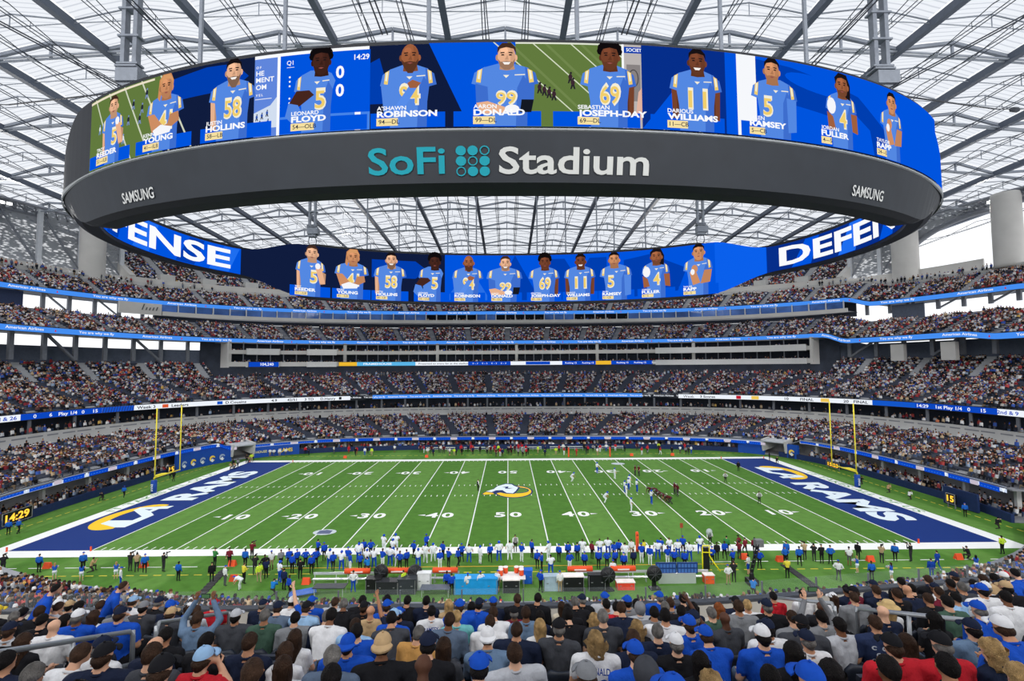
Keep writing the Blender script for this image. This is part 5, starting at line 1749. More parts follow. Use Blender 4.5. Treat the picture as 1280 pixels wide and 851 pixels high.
# seated spectators, seen from close behind
VX = .024
body('sit', sit_J(), VX, .55, sleeve='short', build=1.08)
body('sit_long', sit_J(hip=(0, 0, .50), neck=(0, .05, .99), head=(.01, .11, 1.15)), VX, .55, sleeve='long', build=1.12)
body('sit_big', sit_J(elbow_l=(-.31, .02, .72), elbow_r=(.31, .02, .72), neck=(0, .02, 1.02), head=(0, .06, 1.185)), VX, .55, sleeve='short', build=1.25)
body('sit_fem', sit_J(hip=(0, 0, .48), neck=(0, .01, .94), head=(0, .04, 1.10), elbow_l=(-.22, .06, .68), elbow_r=(.22, .06, .68)), VX, .55, sleeve='short', build=.92, fem=True)
body('sit_lean', sit_J(neck=(0, .20, .95), head=(0, .30, 1.10), elbow_l=(-.25, .28, .66), elbow_r=(.25, .28, .66), wrist_l=(-.06, .44, .70), wrist_r=(.06, .44, .70)), VX, .55, sleeve='long', build=1.1)
body('sit_up', sit_J(elbow_l=(-.30, .14, 1.08), elbow_r=(.30, .14, 1.08), wrist_l=(-.14, .20, 1.36), wrist_r=(.14, .20, 1.36), hand_l=(.1, .05, 1), hand_r=(-.1, .05, 1)), VX, .55, sleeve='long', build=1.08)
body('sit_point', sit_J(elbow_l=(-.36, .12, 1.12), wrist_l=(-.46, .26, 1.36), hand_l=(-.3, .5, .8)), VX, .55, sleeve='short', build=1.08)
body('sit_face', sit_J(elbow_r=(.27, .16, .84), wrist_r=(.12, .17, 1.06), hand_r=(-.6, .1, .7), neck=(0, .05, .99), head=(0, .10, 1.15)), VX, .55, sleeve='short', build=1.05)
body('stand_bent', stand_J(neck=(.02, .22, 1.38), head=(.03, .34, 1.53), elbow_l=(-.30, .14, 1.08), elbow_r=(.33, .22, 1.10), wrist_l=(-.24, .34, .95), wrist_r=(.24, .40, .98)), VX, .55, sleeve='short', build=1.12)
# people on the field, seen from afar
FV = .036
body('stand', stand_J(), FV, .5, sleeve='long', build=1.08)
body('stand_hips', stand_J(elbow_l=(-.36, -.06, 1.16), elbow_r=(.36, -.06, 1.16), wrist_l=(-.19, .04, 1.00), wrist_r=(.19, .04, 1.00), ankle_l=(-.16, -.02, .09), ankle_r=(.16, -.02, .09)), FV, .5, sleeve='long', build=1.08)
body('stand_fold', stand_J(elbow_l=(-.26, .10, 1.14), elbow_r=(.26, .10, 1.14), wrist_l=(.08, .22, 1.20), wrist_r=(-.08, .22, 1.16)), FV, .5, sleeve='long', build=1.08)
body('stand_short', stand_J(), FV, .5, sleeve='short', shorts=True, build=1.05)
body('walk', stand_J(knee_l=(-.10, .20, .53), ankle_l=(-.10, .14, .10), knee_r=(.10, -.04, .50), ankle_r=(.10, -.26, .14), wrist_l=(-.25, -.14, .92), wrist_r=(.25, .26, .98)), FV, .5, sleeve='long', build=1.06)
body('player', stand_J(ankle_l=(-.18, 0, .09), ankle_r=(.18, 0, .09), knee_l=(-.15, .04, .50), knee_r=(.15, .04, .50), elbow_l=(-.36, 0, 1.18), elbow_r=(.36, 0, 1.18), wrist_l=(-.33, .14, .98), wrist_r=(.33, .14, .98)), FV, .5, sleeve='short', build=1.30)
body('player_set', stand_J(hip=(0, -.12, .78), neck=(0, .22, 1.18), head=(0, .33, 1.33), ankle_l=(-.24, -.05, .09), ankle_r=(.24, -.05, .09), knee_l=(-.22, .18, .48), knee_r=(.22, .18, .48), elbow_l=(-.34, .24, .92), elbow_r=(.34, .24, .92), wrist_l=(-.20, .40, .76), wrist_r=(.20, .40, .76)), FV, .5, sleeve='short', build=1.28)
body('stance', stand_J(hip=(0, -.30, .72), neck=(0, .22, .88), head=(0, .38, .98), face=(0, 1, .0), ankle_l=(-.22, -.40, .09), ankle_r=(.22, -.15, .09), knee_l=(-.20, -.08, .42), knee_r=(.20, .06, .44), elbow_l=(-.30, .20, .62), elbow_r=(.26, .30, .52), wrist_l=(-.22, .14, .50), wrist_r=(.16, .42, .20)), FV, .5, sleeve='short', build=1.28)
body('photog', stand_J(elbow_l=(-.26, .14, 1.22), elbow_r=(.26, .14, 1.22), wrist_l=(-.07, .26, 1.50), wrist_r=(.07, .24, 1.52)), FV, .5, sleeve='long', build=1.08)
body('kneel', stand_J(hip=(0, -.10, .52), neck=(0, .04, 1.00), head=(0, .09, 1.19), knee_l=(-.12, .26, .50), ankle_l=(-.12, .24, .10), knee_r=(.12, .10, .10), ankle_r=(.12, -.30, .10), elbow_l=(-.24, .18, .78), elbow_r=(.24, .18, .78), wrist_l=(-.06, .30, 1.04), wrist_r=(.06, .30, 1.04), foot_r=(0, -.10, -.0)), FV, .5, sleeve='long', build=1.08)
body('bend', stand_J(hip=(0, -.15, .88), neck=(0, .32, 1.06), head=(0, .48, 1.08), elbow_l=(-.24, .40, .78), elbow_r=(.24, .40, .78), wrist_l=(-.10, .46, .56), wrist_r=(.10, .46, .56)), FV, .5, sleeve='short', build=1.1)
body('cheer', stand_J(hip=(0, 0, .90), neck=(0, 0, 1.36), head=(0, .03, 1.54), elbow_l=(-.26, .08, 1.10), elbow_r=(.26, .08, 1.10), wrist_l=(-.16, .22, 1.16), wrist_r=(.16, .22, 1.16)), FV, .5, sleeve='none', shorts=True, build=.90, fem=True, skirt=True)

# ---- hair and headgear, built around the head centre, facing +y
def dome(mb, rx, ry, rz, z0, lats=6, seg=16, back=0.0, front=0.0, noise=0.0, cy=0.0):
    """shell over the skull; back/front let the hairline drop"""
    vs = []
    for i in range(lats + 1):
        t = i / lats
        for k in range(seg):
            a = 2 * PI * k / seg
            c = math.sin(a)                           # +1 face, -1 nape
            drop = (back * max(0, -c) + front * max(0, c) * -1)
            zz = 1 - t * (1 - z0 + drop)
            r = math.sqrt(max(0.0, 1 - min(1, abs(zz)) ** 2)) if zz > 0 else max(.72, math.sqrt(max(0, 1 - zz * zz)))
            if i == 0: r = .02
            n = 1 + noise * random.uniform(-1, 1)
            vs.append((rx * r * math.cos(a) * n, cy + ry * r * math.sin(a) * n, rz * zz * n))
    fs = [(i * seg + k, (i + 1) * seg + k, (i + 1) * seg + (k + 1) % seg, i * seg + (k + 1) % seg) for i in range(lats) for k in range(seg)]
    fs.append(tuple(range(seg)))
    mb.add(vs, fs)
HAIRM = objcol_mat('hair_strands', None, .6, .3, (130, 130, 16), 1.0)
CAPM = objcol_mat('cap_cloth', None, .85, .08, (20, 20, 20), .2)
HEADGEAR = {}
def hg(key, mb, mat, smooth=True): HEADGEAR[key] = mb.mesh(key, mat, smooth)
m = MB(); dome(m, .091, .104, .118, -.10, lats=8, seg=20, back=.38, front=.70, cy=-.012, noise=.03); hg('short_hair', m, HAIRM)
m = MB(); dome(m, .090, .104, .066, -.45, lats=5, back=.6, front=1.1, cy=-.020, noise=.02); m.v = [(x, y - .012, z - .02) for x, y, z in m.v]; hg('fringe_hair', m, HAIRM)
def long_hair(w, ln, noise):
    m = MB(); dome(m, .098, .110, .124, .05, lats=8, seg=20, back=.7, cy=-.014, noise=noise)
    seg = 9; vs = []
    L = 7
    for i in range(L):
        t = i / (L - 1)
        for k in range(seg):
            a = PI + PI * k / (seg - 1)
            wv = 1 + noise * 2 * random.uniform(-1, 1)
            ww = w * (1 + .12 * math.sin(t * PI)) * (1 - .25 * t)
            vs.append((ww * math.cos(a) * wv, -.03 + (.105 - .03 * t) * math.sin(a) * wv - .02 * t, .03 - ln * t))
    for i in range(L):                                   # inner side of the curtain
        t = i / (L - 1)
        for k in range(seg):
            a = PI + PI * k / (seg - 1)
            vs.append((w * .8 * (1 - .25 * t) * math.cos(a), -.02 + .05 * math.sin(a) - .02 * t, .03 - ln * t))
    fs = []
    for o in (0, L * seg):
        for i in range(L - 1):
            for k in range(seg - 1):
                q = o + i * seg + k
                f = (q, q + seg, q + seg + 1, q + 1)
                fs.append(f if o == 0 else tuple(reversed(f)))
    b = (L - 1) * seg
    for k in range(seg - 1): fs.append((b + k, L * seg + b + k, L * seg + b + k + 1, b + k + 1))
    m.add(vs, fs)
    return m
hg('long_hair', long_hair(.105, .34, .03), HAIRM)
hg('curly_hair', long_hair(.135, .22, .10), HAIRM)
def cap(back=False, mesh=False):
    m = MB(); dome(m, .098, .110, .118, .18, lats=6, seg=18, cy=-.004)
    m.v = [(x, y, z + .012) for x, y, z in m.v]
    s = -1 if back else 1
    vs = []
    for j in range(2):
        for i in range(3):
            t = i / 2
            for k in range(9):
                a = PI * .12 + PI * .76 * k / 8
                r = .110 + .075 * t * math.sin(a)
                vs.append((.9 * r * math.cos(a), s * (r * math.sin(a) + .004), .035 - .020 * t - .012 * j + .014 * (1 - abs(math.cos(a))) * (1 - t)))
    fs = []
    for j in range(2):
        for i in range(2):
            for k in range(8):
                q = j * 27 + i * 9 + k
                f = (q, q + 9, q + 10, q + 1)
                fs.append(f if (j == 0) == (s > 0) else tuple(reversed(f)))
    for k in range(8): fs.append((18 + k, 27 + 18 + k, 27 + 19 + k, 19 + k))
    m.add(vs, fs)
    m.lathe([(.012, 0), (.010, .010)], 0, -.004, .132, 8)
    return m
hg('cap', cap(), CAPM); hg('backward_cap', cap(True), CAPM)
m = MB(); m.lathe([(.19, .02), (.19, .028), (.115, .045), (.108, .10), (.085, .135), (.02, .142)], 0, 0, 0, 20); hg('straw_hat', m, CAPM)
m = MB(); m.lathe([(.112, .048), (.110, .075)], 0, 0, 0, 20); hg('hat_band', m, M('hat_band', rgb(40, 40, 50)))
m = MB(); dome(m, .118, .132, .145, -.55, lats=7, back=.6, front=.5, cy=-.02, noise=.02); hg('hood', m, CAPM)
m = MB(); dome(m, .128, .142, .150, -.35, lats=7, seg=14, back=.35, cy=0.0); hg('helmet', m, M('helmet_gloss', rgb(20, 60, 150), .2) if False else objcol_mat('helmet_gloss', None, .25, .03))
m = MB()
for z in (-.02, -.06): m.tube([(-.10, .10, z), (-.05, .165, z - .01), (.05, .165, z - .01), (.10, .10, z)], .009, 5)
m.tube([(0, .165, .0), (0, .165, -.07)], .009, 5); hg('face_mask', m, M('mask_grey', rgb(200, 204, 210), .4))
m = MB(); m.box(0, .0, 0, .13, .10, .11); m.tube([(0, .04, 0), (0, .30, 0)], [.045, .055], 10); m.box(0, -.02, .075, .05, .06, .04); hg('camera_body', m, M('camera_black', rgb(24, 24, 26), .4))
m = MB()
for _ in range(26):
    a, b = random.uniform(0, 2 * PI), random.uniform(-1, 1); c = math.sqrt(1 - b * b)
    m.tube([(0, 0, 0), (.13 * c * math.cos(a), .13 * c * math.sin(a), .13 * b)], [.02, .012], 4)
hg('pompom', m, M('pompom_white', rgb(226, 232, 244), .6))

SKINC = [rgb(224, 176, 146), rgb(214, 164, 134), rgb(198, 146, 114), rgb(170, 120, 90), rgb(126, 84, 60), rgb(88, 58, 44)]
HAIRC = {'black': rgb(28, 24, 24), 'brown': rgb(70, 50, 38), 'grey': rgb(128, 124, 120), 'blond': rgb(196, 160, 108), 'red': rgb(150, 84, 44)}
CLOTH = {'royal': rgb(24, 78, 184), 'navy': rgb(28, 36, 58), 'black': rgb(26, 26, 30), 'charcoal': rgb(66, 68, 74), 'grey': rgb(128, 130, 134), 'ltgrey': rgb(186, 188, 194), 'white': rgb(226, 226, 228),
         'red': rgb(190, 34, 46), 'maroon': rgb(112, 30, 48), 'teal': rgb(112, 186, 190), 'tan': rgb(190, 160, 120), 'cream': rgb(220, 208, 186), 'denim': rgb(104, 128, 156), 'ltblue': rgb(150, 186, 222),
         'olive': rgb(104, 98, 72), 'steel': rgb(92, 108, 130), 'mustard': rgb(196, 146, 82), 'floral': rgb(66, 92, 78), 'pattern': rgb(40, 52, 84), 'yellow': rgb(236, 206, 60), 'lime': rgb(196, 226, 60), 'green': rgb(60, 130, 70)}
CNAME = {'royal': 'royal blue', 'navy': 'navy', 'black': 'black', 'charcoal': 'charcoal', 'grey': 'grey', 'ltgrey': 'light grey', 'white': 'white', 'red': 'red', 'maroon': 'maroon', 'teal': 'pale teal', 'tan': 'tan', 'cream': 'cream',
         'denim': 'denim blue', 'ltblue': 'light blue', 'olive': 'olive', 'steel': 'slate blue', 'mustard': 'mustard', 'floral': 'dark green', 'pattern': 'dark patterned', 'yellow': 'yellow', 'lime': 'lime', 'green': 'green'}
def person(name, key, loc, rz, shirt, pants, skin, gear=(), scale=1.0, shoes=(.03, .03, .035)):
    """gear: list of (mesh key, colour, part name)"""
    me, J = BODY[key]
    o = link(name, me, None, loc, rz)
    o.scale = (scale, scale, scale)
    o.color = tuple(shirt) + (1,)
    o['pants'] = [float(x) for x in pants]; o['skin'] = [float(x) for x in skin]; o['shoes'] = [float(x) for x in shoes]
    for g in gear:
        c = link(g[2], HEADGEAR[g[0]], o, g[3] if len(g) > 3 else J['head'])
        if g[2] != 'pompom': c.scale = (.91, .91, .91)
        if len(g) > 4: c.rotation_euler = g[4]
        c.color = tuple(g[1]) + (1,)
    return o

# ================================================================== THE NEAR STAND
def row_d(k): return 3.15 + 0.84 * k
def row_z(k): return 17.68 - 0.39 * row_d(k)
def bend(x): return 0.07 * ((x - 4.7) + math.sqrt((x - 4.7) ** 2 + 1))
def row_yaw(x): return math.atan(0.07 * (1 + (x - 4.7) / math.sqrt((x - 4.7) ** 2 + 1)))
CY = CAMLOC[1]
FLOORN = M('near_concrete', rgb(120, 120, 122), 0.9, var=0.12, scale=3.0, bump=0.1)
near = empty('near_terrace')
tag(near, 'stepped concrete terrace of the near stand with its ledge wall', kind='structure')
XS = list(np.linspace(-17, 3, 9)) + list(np.linspace(4, 19, 16))
def sheet(mb, rows_):
    """rows_: list of (d, z) lines joined into a sheet along X"""
    n = len(XS); vs = []
    for d, z in rows_:
        for x in XS: vs.append((x, CY + d + bend(x), z))
    fs = [(i * n + k, i * n + k + 1, (i + 1) * n + k + 1, (i + 1) * n + k) for i in range(len(rows_) - 1) for k in range(n - 1)]
    mb.add(vs, fs)
for k in range(-4, 10):
    m = MB(); d, z = row_d(k), row_z(k)
    d1 = d + 0.54 if k < 9 else d + 0.45
    sheet(m, [(d - .30, z), (d1, z), (d1, row_z(k + 1))])
    m.build('terrace_step', FLOORN, near)
DW = row_d(9) + 1.5
zf = row_z(9)
m = MB(); sheet(m, [(row_d(9) + .45, zf), (DW, zf)]); m.build('walkway', M('walkway_concrete', rgb(190, 186, 178), .85, var=.08, scale=1.5), near)
m = MB(); sheet(m, [(DW - .02, zf - .2), (DW - .02, 13.80), (DW + .18, 13.80), (DW + .18, 10.5)]); m.build('ledge_wall', M('ledge_concrete', rgb(196, 192, 184), .85, var=.06, scale=1.0), near)
m = MB(); sheet(m, [(DW - .03, 13.82), (DW - .03, 13.88), (DW + .16, 13.88), (DW + .16, 13.82)]); m.build('ledge_cap', M('ledge_cap_dark', rgb(70, 74, 82), .6), near)
# glass balustrade panes on the ledge
glass = bpy.data.materials.new('clear_glass'); glass.use_nodes = True
gt = glass.node_tree
gb = gt.nodes['Principled BSDF']; gb.inputs['Roughness'].default_value = .05; gb.inputs['Base Color'].default_value = (.75, .85, .85, 1)
gtr = gt.nodes.new('ShaderNodeBsdfTransparent'); gmx = gt.nodes.new('ShaderNodeMixShader'); gn = gt.nodes.new('ShaderNodeTexNoise')
gr = gt.nodes.new('ShaderNodeMapRange'); gr.inputs['To Min'].default_value = .02; gr.inputs['To Max'].default_value = .07
gt.links.new(gn.outputs['Fac'], gr.inputs['Value']); gt.links.new(gr.outputs[0], gmx.inputs[0]); gt.links.new(gtr.outputs[0], gmx.inputs[1]); gt.links.new(gb.outputs[0], gmx.inputs[2])
gt.links.new(gmx.outputs[0], gt.nodes['Material Output'].inputs['Surface'])
for k in range(20):
    x0, x1 = -15 + k * 1.55, -15 + k * 1.55 + 1.5
    y0, y1 = CY + DW + .1 + bend(x0), CY + DW + .1 + bend(x1)
    MB().bar((x0, y0, 14.08), (x1, y1, 14.08), .02, .34).build('balustrade_pane', glass, near)
    MB().box(x0 - .025, y0, 14.07, .03, .04, .34).build('balustrade_post', STEEL, near)
# ---- lower near tier, dropping away below the ledge
tier('lower tier of the near stand dropping to the field below the ledge', 'nearlow', (68.0, 40.2, 2.5, 0.9), (84.0, 64.0, 2.4, 9.8), 24, 200, 340, [208, 218, 228, 238, 249, 260, 271, 282, 293, 303, 313, 322, 331], fill=.9)
ringwall((67.6, 39.8, 2.5), 0, 1.35, 198, 342, .35, step=2).build('field_wall', NAVYPAD, near)
ringwall((67.5, 39.7, 2.5), 1.35, 1.43, 198, 342, .55, step=2).build('field_wall_cap', STEEL, near)

# ---- seats of the near terrace
SEATM = M('seat_plastic', rgb(36, 42, 54), .45, var=.12, scale=6, spec=.4)
def seat_meshes():
    b = MB(); n = 9; L = 7
    vs = []
    for side in (0, 1):
        for i in range(L):
            t = i / (L - 1)
            z = .40 + .46 * t
            w = .235 * (1.0 if t < .7 else math.sqrt(max(.0, 1 - ((t - .7) / .32) ** 2)) * .55 + .45)
            for k in range(n):
                s = -1 + 2 * k / (n - 1)
                y = -.22 - .09 * t - .05 * (1 - s * s) + .03 - side * .045
                vs.append((w * s, y, z))
    fs = []
    for side in (0, 1):
        for i in range(L - 1):
            for k in range(n - 1):
                q = side * L * n + i * n + k
                f = (q, q + 1, q + n + 1, q + n)
                fs.append(f if side == 0 else tuple(reversed(f)))
    o = L * n
    edge = [i * n for i in range(L)] + [(L - 1) * n + k for k in range(1, n)] + [i * n + n - 1 for i in range(L - 2, -1, -1)]
    for a, c in zip(edge[:-1], edge[1:]): fs.append((a, c, c + o, a + o))
    b.add(vs, fs)
    p = MB(); p.box(0, .03, .425, .45, .44, .05); p.box(0, .245, .415, .43, .03, .05)
    u = MB(); u.box(0, -.14, .62, .45, .06, .42); u.box(0, -.10, .62, .40, .03, .36)
    s = MB(); s.box(-.26, -.10, .22, .045, .32, .06); s.box(-.26, -.16, .11, .05, .07, .22); s.box(-.26, -.12, .52, .05, .30, .05); s.box(-.26, -.26, .36, .04, .05, .36)
    return b.mesh('seat_back', SEATM, True), p.mesh('seat_pan', SEATM), u.mesh('seat_pan_folded', SEATM), s.mesh('seat_bracket', M('seat_bracket_metal', rgb(60, 64, 70), .5, .3))
SB, SP, SPU, SBR = seat_meshes()
def seat(x, k, occupied, label):
    root = empty('stadium_seat', (x, CY + row_d(k) + bend(x), row_z(k)), row_yaw(x))
    tag(root, label, 'seat', 'dark plastic seats of the near stand')
    link('backrest', SB, root); link('seat_pan', SP if occupied else SPU, root); link('bracket', SBR, root)
ORD = {9: 'first', 8: 'second', 7: 'third', 6: 'fourth', 5: 'fifth', 4: 'sixth', 3: 'seventh', 2: 'eighth', 1: 'ninth', 0: 'tenth'}
SPECTATORS=[
(9, -10.0, 'tan', 'cap_white'),(9, -9.49, 'cream', 'cap_tan'),(8, -9.68, 'black', 'short_black'),(7, -8.98, 'black', 'short_grey'),(7, -8.51, 'black', 'short_brown'),(8, -9.23, 'white', 'short_brown'),
(7, -8.03, 'red', 'long_black'),(6, -7.1, 'royal', 'cap_white'),(5, -6.71, 'white', 'bald'),(4, -6.28, 'black', 'long_brown'),(7, -7.53, 'white', 'long_brown'),(9, -8.78, 'steel', 'short_brown'),
(9, -8.3, 'white', 'cap_ltblue'),(6, -6.41, 'royal', 'cap_navy'),(8, -7.71, 'grey', 'short_brown'),(2, -4.36, 'white', 'short_brown'),(2, -3.88, 'navy', 'cap_black'),(8, -10.2, 'black', 'cap_yellow'),
(2, -4.85, 'navy', 'short_black'),(8, -8.58, 'charcoal', 'short_black'),(4, -6.72, 'black', 'short_brown'),(8, -7.26, 'charcoal', 'cap_grey'),(8, -6.79, 'navy', 'cap_royal'),(9, -7.8, 'black', 'cap_navy'),
(9, -7.29, 'black', 'cap_royal'),(9, -6.86, 'royal', 'longcap_white'),(7, -6.13, 'charcoal', 'cap_tan'),(8, -6.2, 'ltgrey', 'long_brown'),(9, -6.35, 'red', 'cap_red'),(6, -5.07, 'denim', 'short_brown', 'up'),
(9, -5.88, 'grey', 'bald', 'up'),(9, -5.33, 'navy', 'cap_navy'),(6, -4.48, 'charcoal', 'cap_ltgrey'),(6, -3.99, 'floral', 'short_grey'),(3, -2.9, 'navy', 'short_brown'),(3, -2.46, 'white', 'long_brown'),
(3, -3.41, 'black', 'short_black'),(4, -4.45, 'black', 'short_black'),(3, -3.97, 'navy', 'balding'),(2, -3.42, 'charcoal', 'short_brown'),(2, -2.93, 'red', 'cap_ltblue', 'face'),(7, -4.24, 'steel', 'cap_navy'),
(7, -3.76, 'ltblue', 'cap_black'),(6, -3.48, 'grey', 'short_black'),(8, -3.98, 'grey', 'short_grey'),(6, -2.98, 'navy', 'short_grey'),(5, -2.69, 'white', 'short_black'),(5, -2.19, 'ltblue', 'short_brown'),
(9, -3.72, 'ltgrey', 'short_brown'),(8, -3.28, 'black', 'short_grey'),(8, -2.83, 'black', 'cap_black'),(9, -4.22, 'royal', 'cap_royal', 'point'),(9, -3.22, 'black', 'short_black'),(8, -2.36, 'royal', 'cap_royal'),
(7, -2.45, 'tan', 'bald'),(9, -2.69, 'pattern', 'short_black'),(9, -2.15, 'black', 'short_black'),(4, -1.91, 'royal', 'short_black'),(5, -1.68, 'charcoal', 'short_black'),(4, -2.72, 'white', 'long_brown'),
(2, -2.11, 'white', 'long_brown'),(2, -1.63, 'steel', 'short_grey'),(3, -1.75, 'royal', 'backcap_royal', 'DONALD'),(2, -1.17, 'black', 'backcap_tan'),(9, -4.76, 'white', 'cap_white'),(9, -1.7, 'navy', 'short_black'),
(6, -1.82, 'royal', 'cap_ltblue'),(7, -1.92, 'navy', 'cap_royal', 'point'),(9, -1.2, 'tan', 'long_blond'),(9, -0.71, 'navy', 'long_black'),(8, -0.53, 'royal', 'cap_navy'),(9, -0.23, 'navy', 'cap_royal'),
(7, -1.32, 'white', 'short_black', 'RAMSEY'),(7, -0.81, 'royal', 'cap_royal'),(6, -0.76, 'teal', 'short_blond'),(5, -0.81, 'steel', 'short_brown'),(6, -0.1, 'white', 'short_brown'),(5, -0.19, 'white', 'short_brown'),
(6, 0.4, 'denim', 'short_brown'),(9, 0.29, 'black', 'short_brown'),(4, -1.14, 'mustard', 'short_grey'),(3, -0.65, 'charcoal', 'long_brown'),(3, -0.13, 'denim', 'backcap_white'),(2, -0.73, 'black', 'cap_navy'),
(1, -0.61, 'charcoal', 'bald_dark'),(1, -0.16, 'royal', 'cap_royal'),(4, 0.21, 'navy', 'short_brown'),(7, 0.21, 'maroon', 'cap_black'),(2, 0.18, 'ltgrey', 'short_brown'),(9, 0.72, 'black', 'short_black'),
(7, 0.68, 'navy', 'long_black'),(9, 1.27, 'cream', 'long_brown'),(9, 1.74, 'black', 'cap_navy'),(7, 1.2, 'black', 'short_black'),(8, 1.51, 'black', 'short_grey'),(9, 2.2, 'ltgrey', 'cap_royal'),
(8, 2.1, 'ltgrey', 'short_black'),(8, 2.53, 'grey', 'cap_royal'),(7, 2.09, 'red', 'short_black'),(6, 1.55, 'cream', 'curly_blond'),(5, 1.05, 'black', 'short_black'),(5, 1.54, 'charcoal', 'short_grey'),
(6, 2.07, 'navy', 'short_brown'),(5, 2.04, 'black', 'curly_blond'),(7, 2.57, 'ltgrey', 'hood_grey'),(9, 2.93, 'white', 'long_black'),(4, 0.78, 'charcoal', 'cap_black'),(5, 0.58, 'white', 'long_blond'),
(3, 1.12, 'white', 'curly_blond', 'DONALD'),(1, 0.75, 'grey', 'cap_grey'),(0, 0.25, 'black', 'curly_black'),(2, 1.39, 'royal', 'cap_royal'),(3, 1.57, 'navy', 'short_brown'),(9, 3.45, 'royal', 'cap_royal'),
(8, 3.41, 'grey', 'short_brown'),(9, 3.96, 'black', 'short_black'),(7, 3.03, 'black', 'short_grey'),(5, 2.48, 'white', 'short_black'),(6, 3.02, 'navy', 'short_black'),(7, 3.56, 'navy', 'long_black'),
(7, 4.03, 'tan', 'long_red'),(5, 2.93, 'denim', 'cap_navy'),(5, 3.4, 'charcoal', 'bald_dark', 'point'),(6, 3.55, 'floral', 'short_grey'),(6, 4.03, 'grey', 'short_brown'),(8, 4.77, 'navy', 'cap_black'),
(7, 4.6, 'white', 'short_blond'),(6, 4.53, 'black', 'cap_navy'),(5, 4.46, 'grey', 'short_brown'),(4, 3.59, 'white', 'cap_navy'),(3, 3.07, 'royal', 'cap_white'),(3, 2.55, 'royal', 'cap_royal'),
(4, 2.55, 'royal', 'cap_royal'),(3, 2.06, 'black', 'cap_white'),(4, 2.1, 'navy', 'short_grey'),(6, 2.57, 'grey', 'short_black'),(2, 2.03, 'black', 'long_black'),(1, 1.78, 'teal', 'curly_blond'),
(1, 2.26, 'navy', 'short_black'),(1, 1.26, 'charcoal', 'hood_black'),(0, 1.21, 'denim', 'cap_royal'),(9, 6.1, 'red', 'short_black'),(9, 6.63, 'white', 'short_black'),(9, 7.07, 'royal', 'short_brown'),
(8, 6.96, 'white', 'longcap_white'),(7, 6.61, 'grey', 'short_brown'),(8, 7.46, 'maroon', 'cap_black'),(7, 7.13, 'white', 'cap_navy'),(6, 6.44, 'white', 'straw_hat'),(6, 6.93, 'cream', 'straw_hat'),
(5, 5.94, 'navy', 'bald'),(6, 5.51, 'black', 'bald_dark'),(5, 4.93, 'grey', 'short_black', 'up'),(4, 4.09, 'charcoal', 'cap_black'),(4, 4.62, 'ltgrey', 'short_black'),(4, 5.1, 'pattern', 'short_brown'),
(8, 7.94, 'navy', 'short_brown'),(7, 7.69, 'black', 'short_brown'),(9, 8.66, 'navy', 'cap_navy'),(2, 2.96, 'black', 'long_black'),(3, 3.62, 'white', 'cap_navy'),(2, 4.0, 'red', 'cap_black'),
(1, 2.78, 'black', 'long_black'),(1, 3.27, 'black', 'short_black'),(6, 7.68, 'black', 'short_brown'),(7, 8.15, 'navy', 'bald'),(8, 8.9, 'black', 'short_black'),(8, 9.38, 'white', 'cap_navy'),
(9, 9.38, 'black', 'short_black'),(5, 7.17, 'floral', 'short_black'),(5, 6.67, 'black', 'cap_black'),(7, 8.66, 'maroon', 'short_brown'),(8, 9.81, 'black', 'short_black'),(6, 8.14, 'ltblue', 'short_black'),
(7, 9.22, 'charcoal', 'short_grey'),(4, 6.37, 'black', 'long_black'),(3, 5.73, 'denim', 'cap_navy'),(4, 6.85, 'royal', 'cap_royal'),(6, 8.74, 'white', 'cap_royal'),(6, 9.26, 'black', 'cap_tan'),
(3, 6.2, 'ltblue', 'cap_navy'),(5, 8.29, 'white', 'short_black'),(3, 4.82, 'black', 'long_brown'),(2, 5.03, 'navy', 'curly_blond'),(2, 4.47, 'red', 'cap_black'),(1, 4.95, 'royal', 'short_grey'),
(1, 3.79, 'black', 'short_black'),(2, 5.54, 'royal', 'cap_white'),(1, 4.33, 'grey', 'long_blond'),(7, 9.71, 'white', 'cap_white'),(7, 10.18, 'navy', 'cap_navy'),(6, 10.17, 'grey', 'cap_royal'),
(5, 9.47, 'navy', 'cap_navy'),(8, 10.96, 'tan', 'short_black'),(8, 11.43, 'royal', 'cap_white'),(8, 11.91, 'royal', 'short_black'),(8, 10.44, 'navy', 'short_black'),]
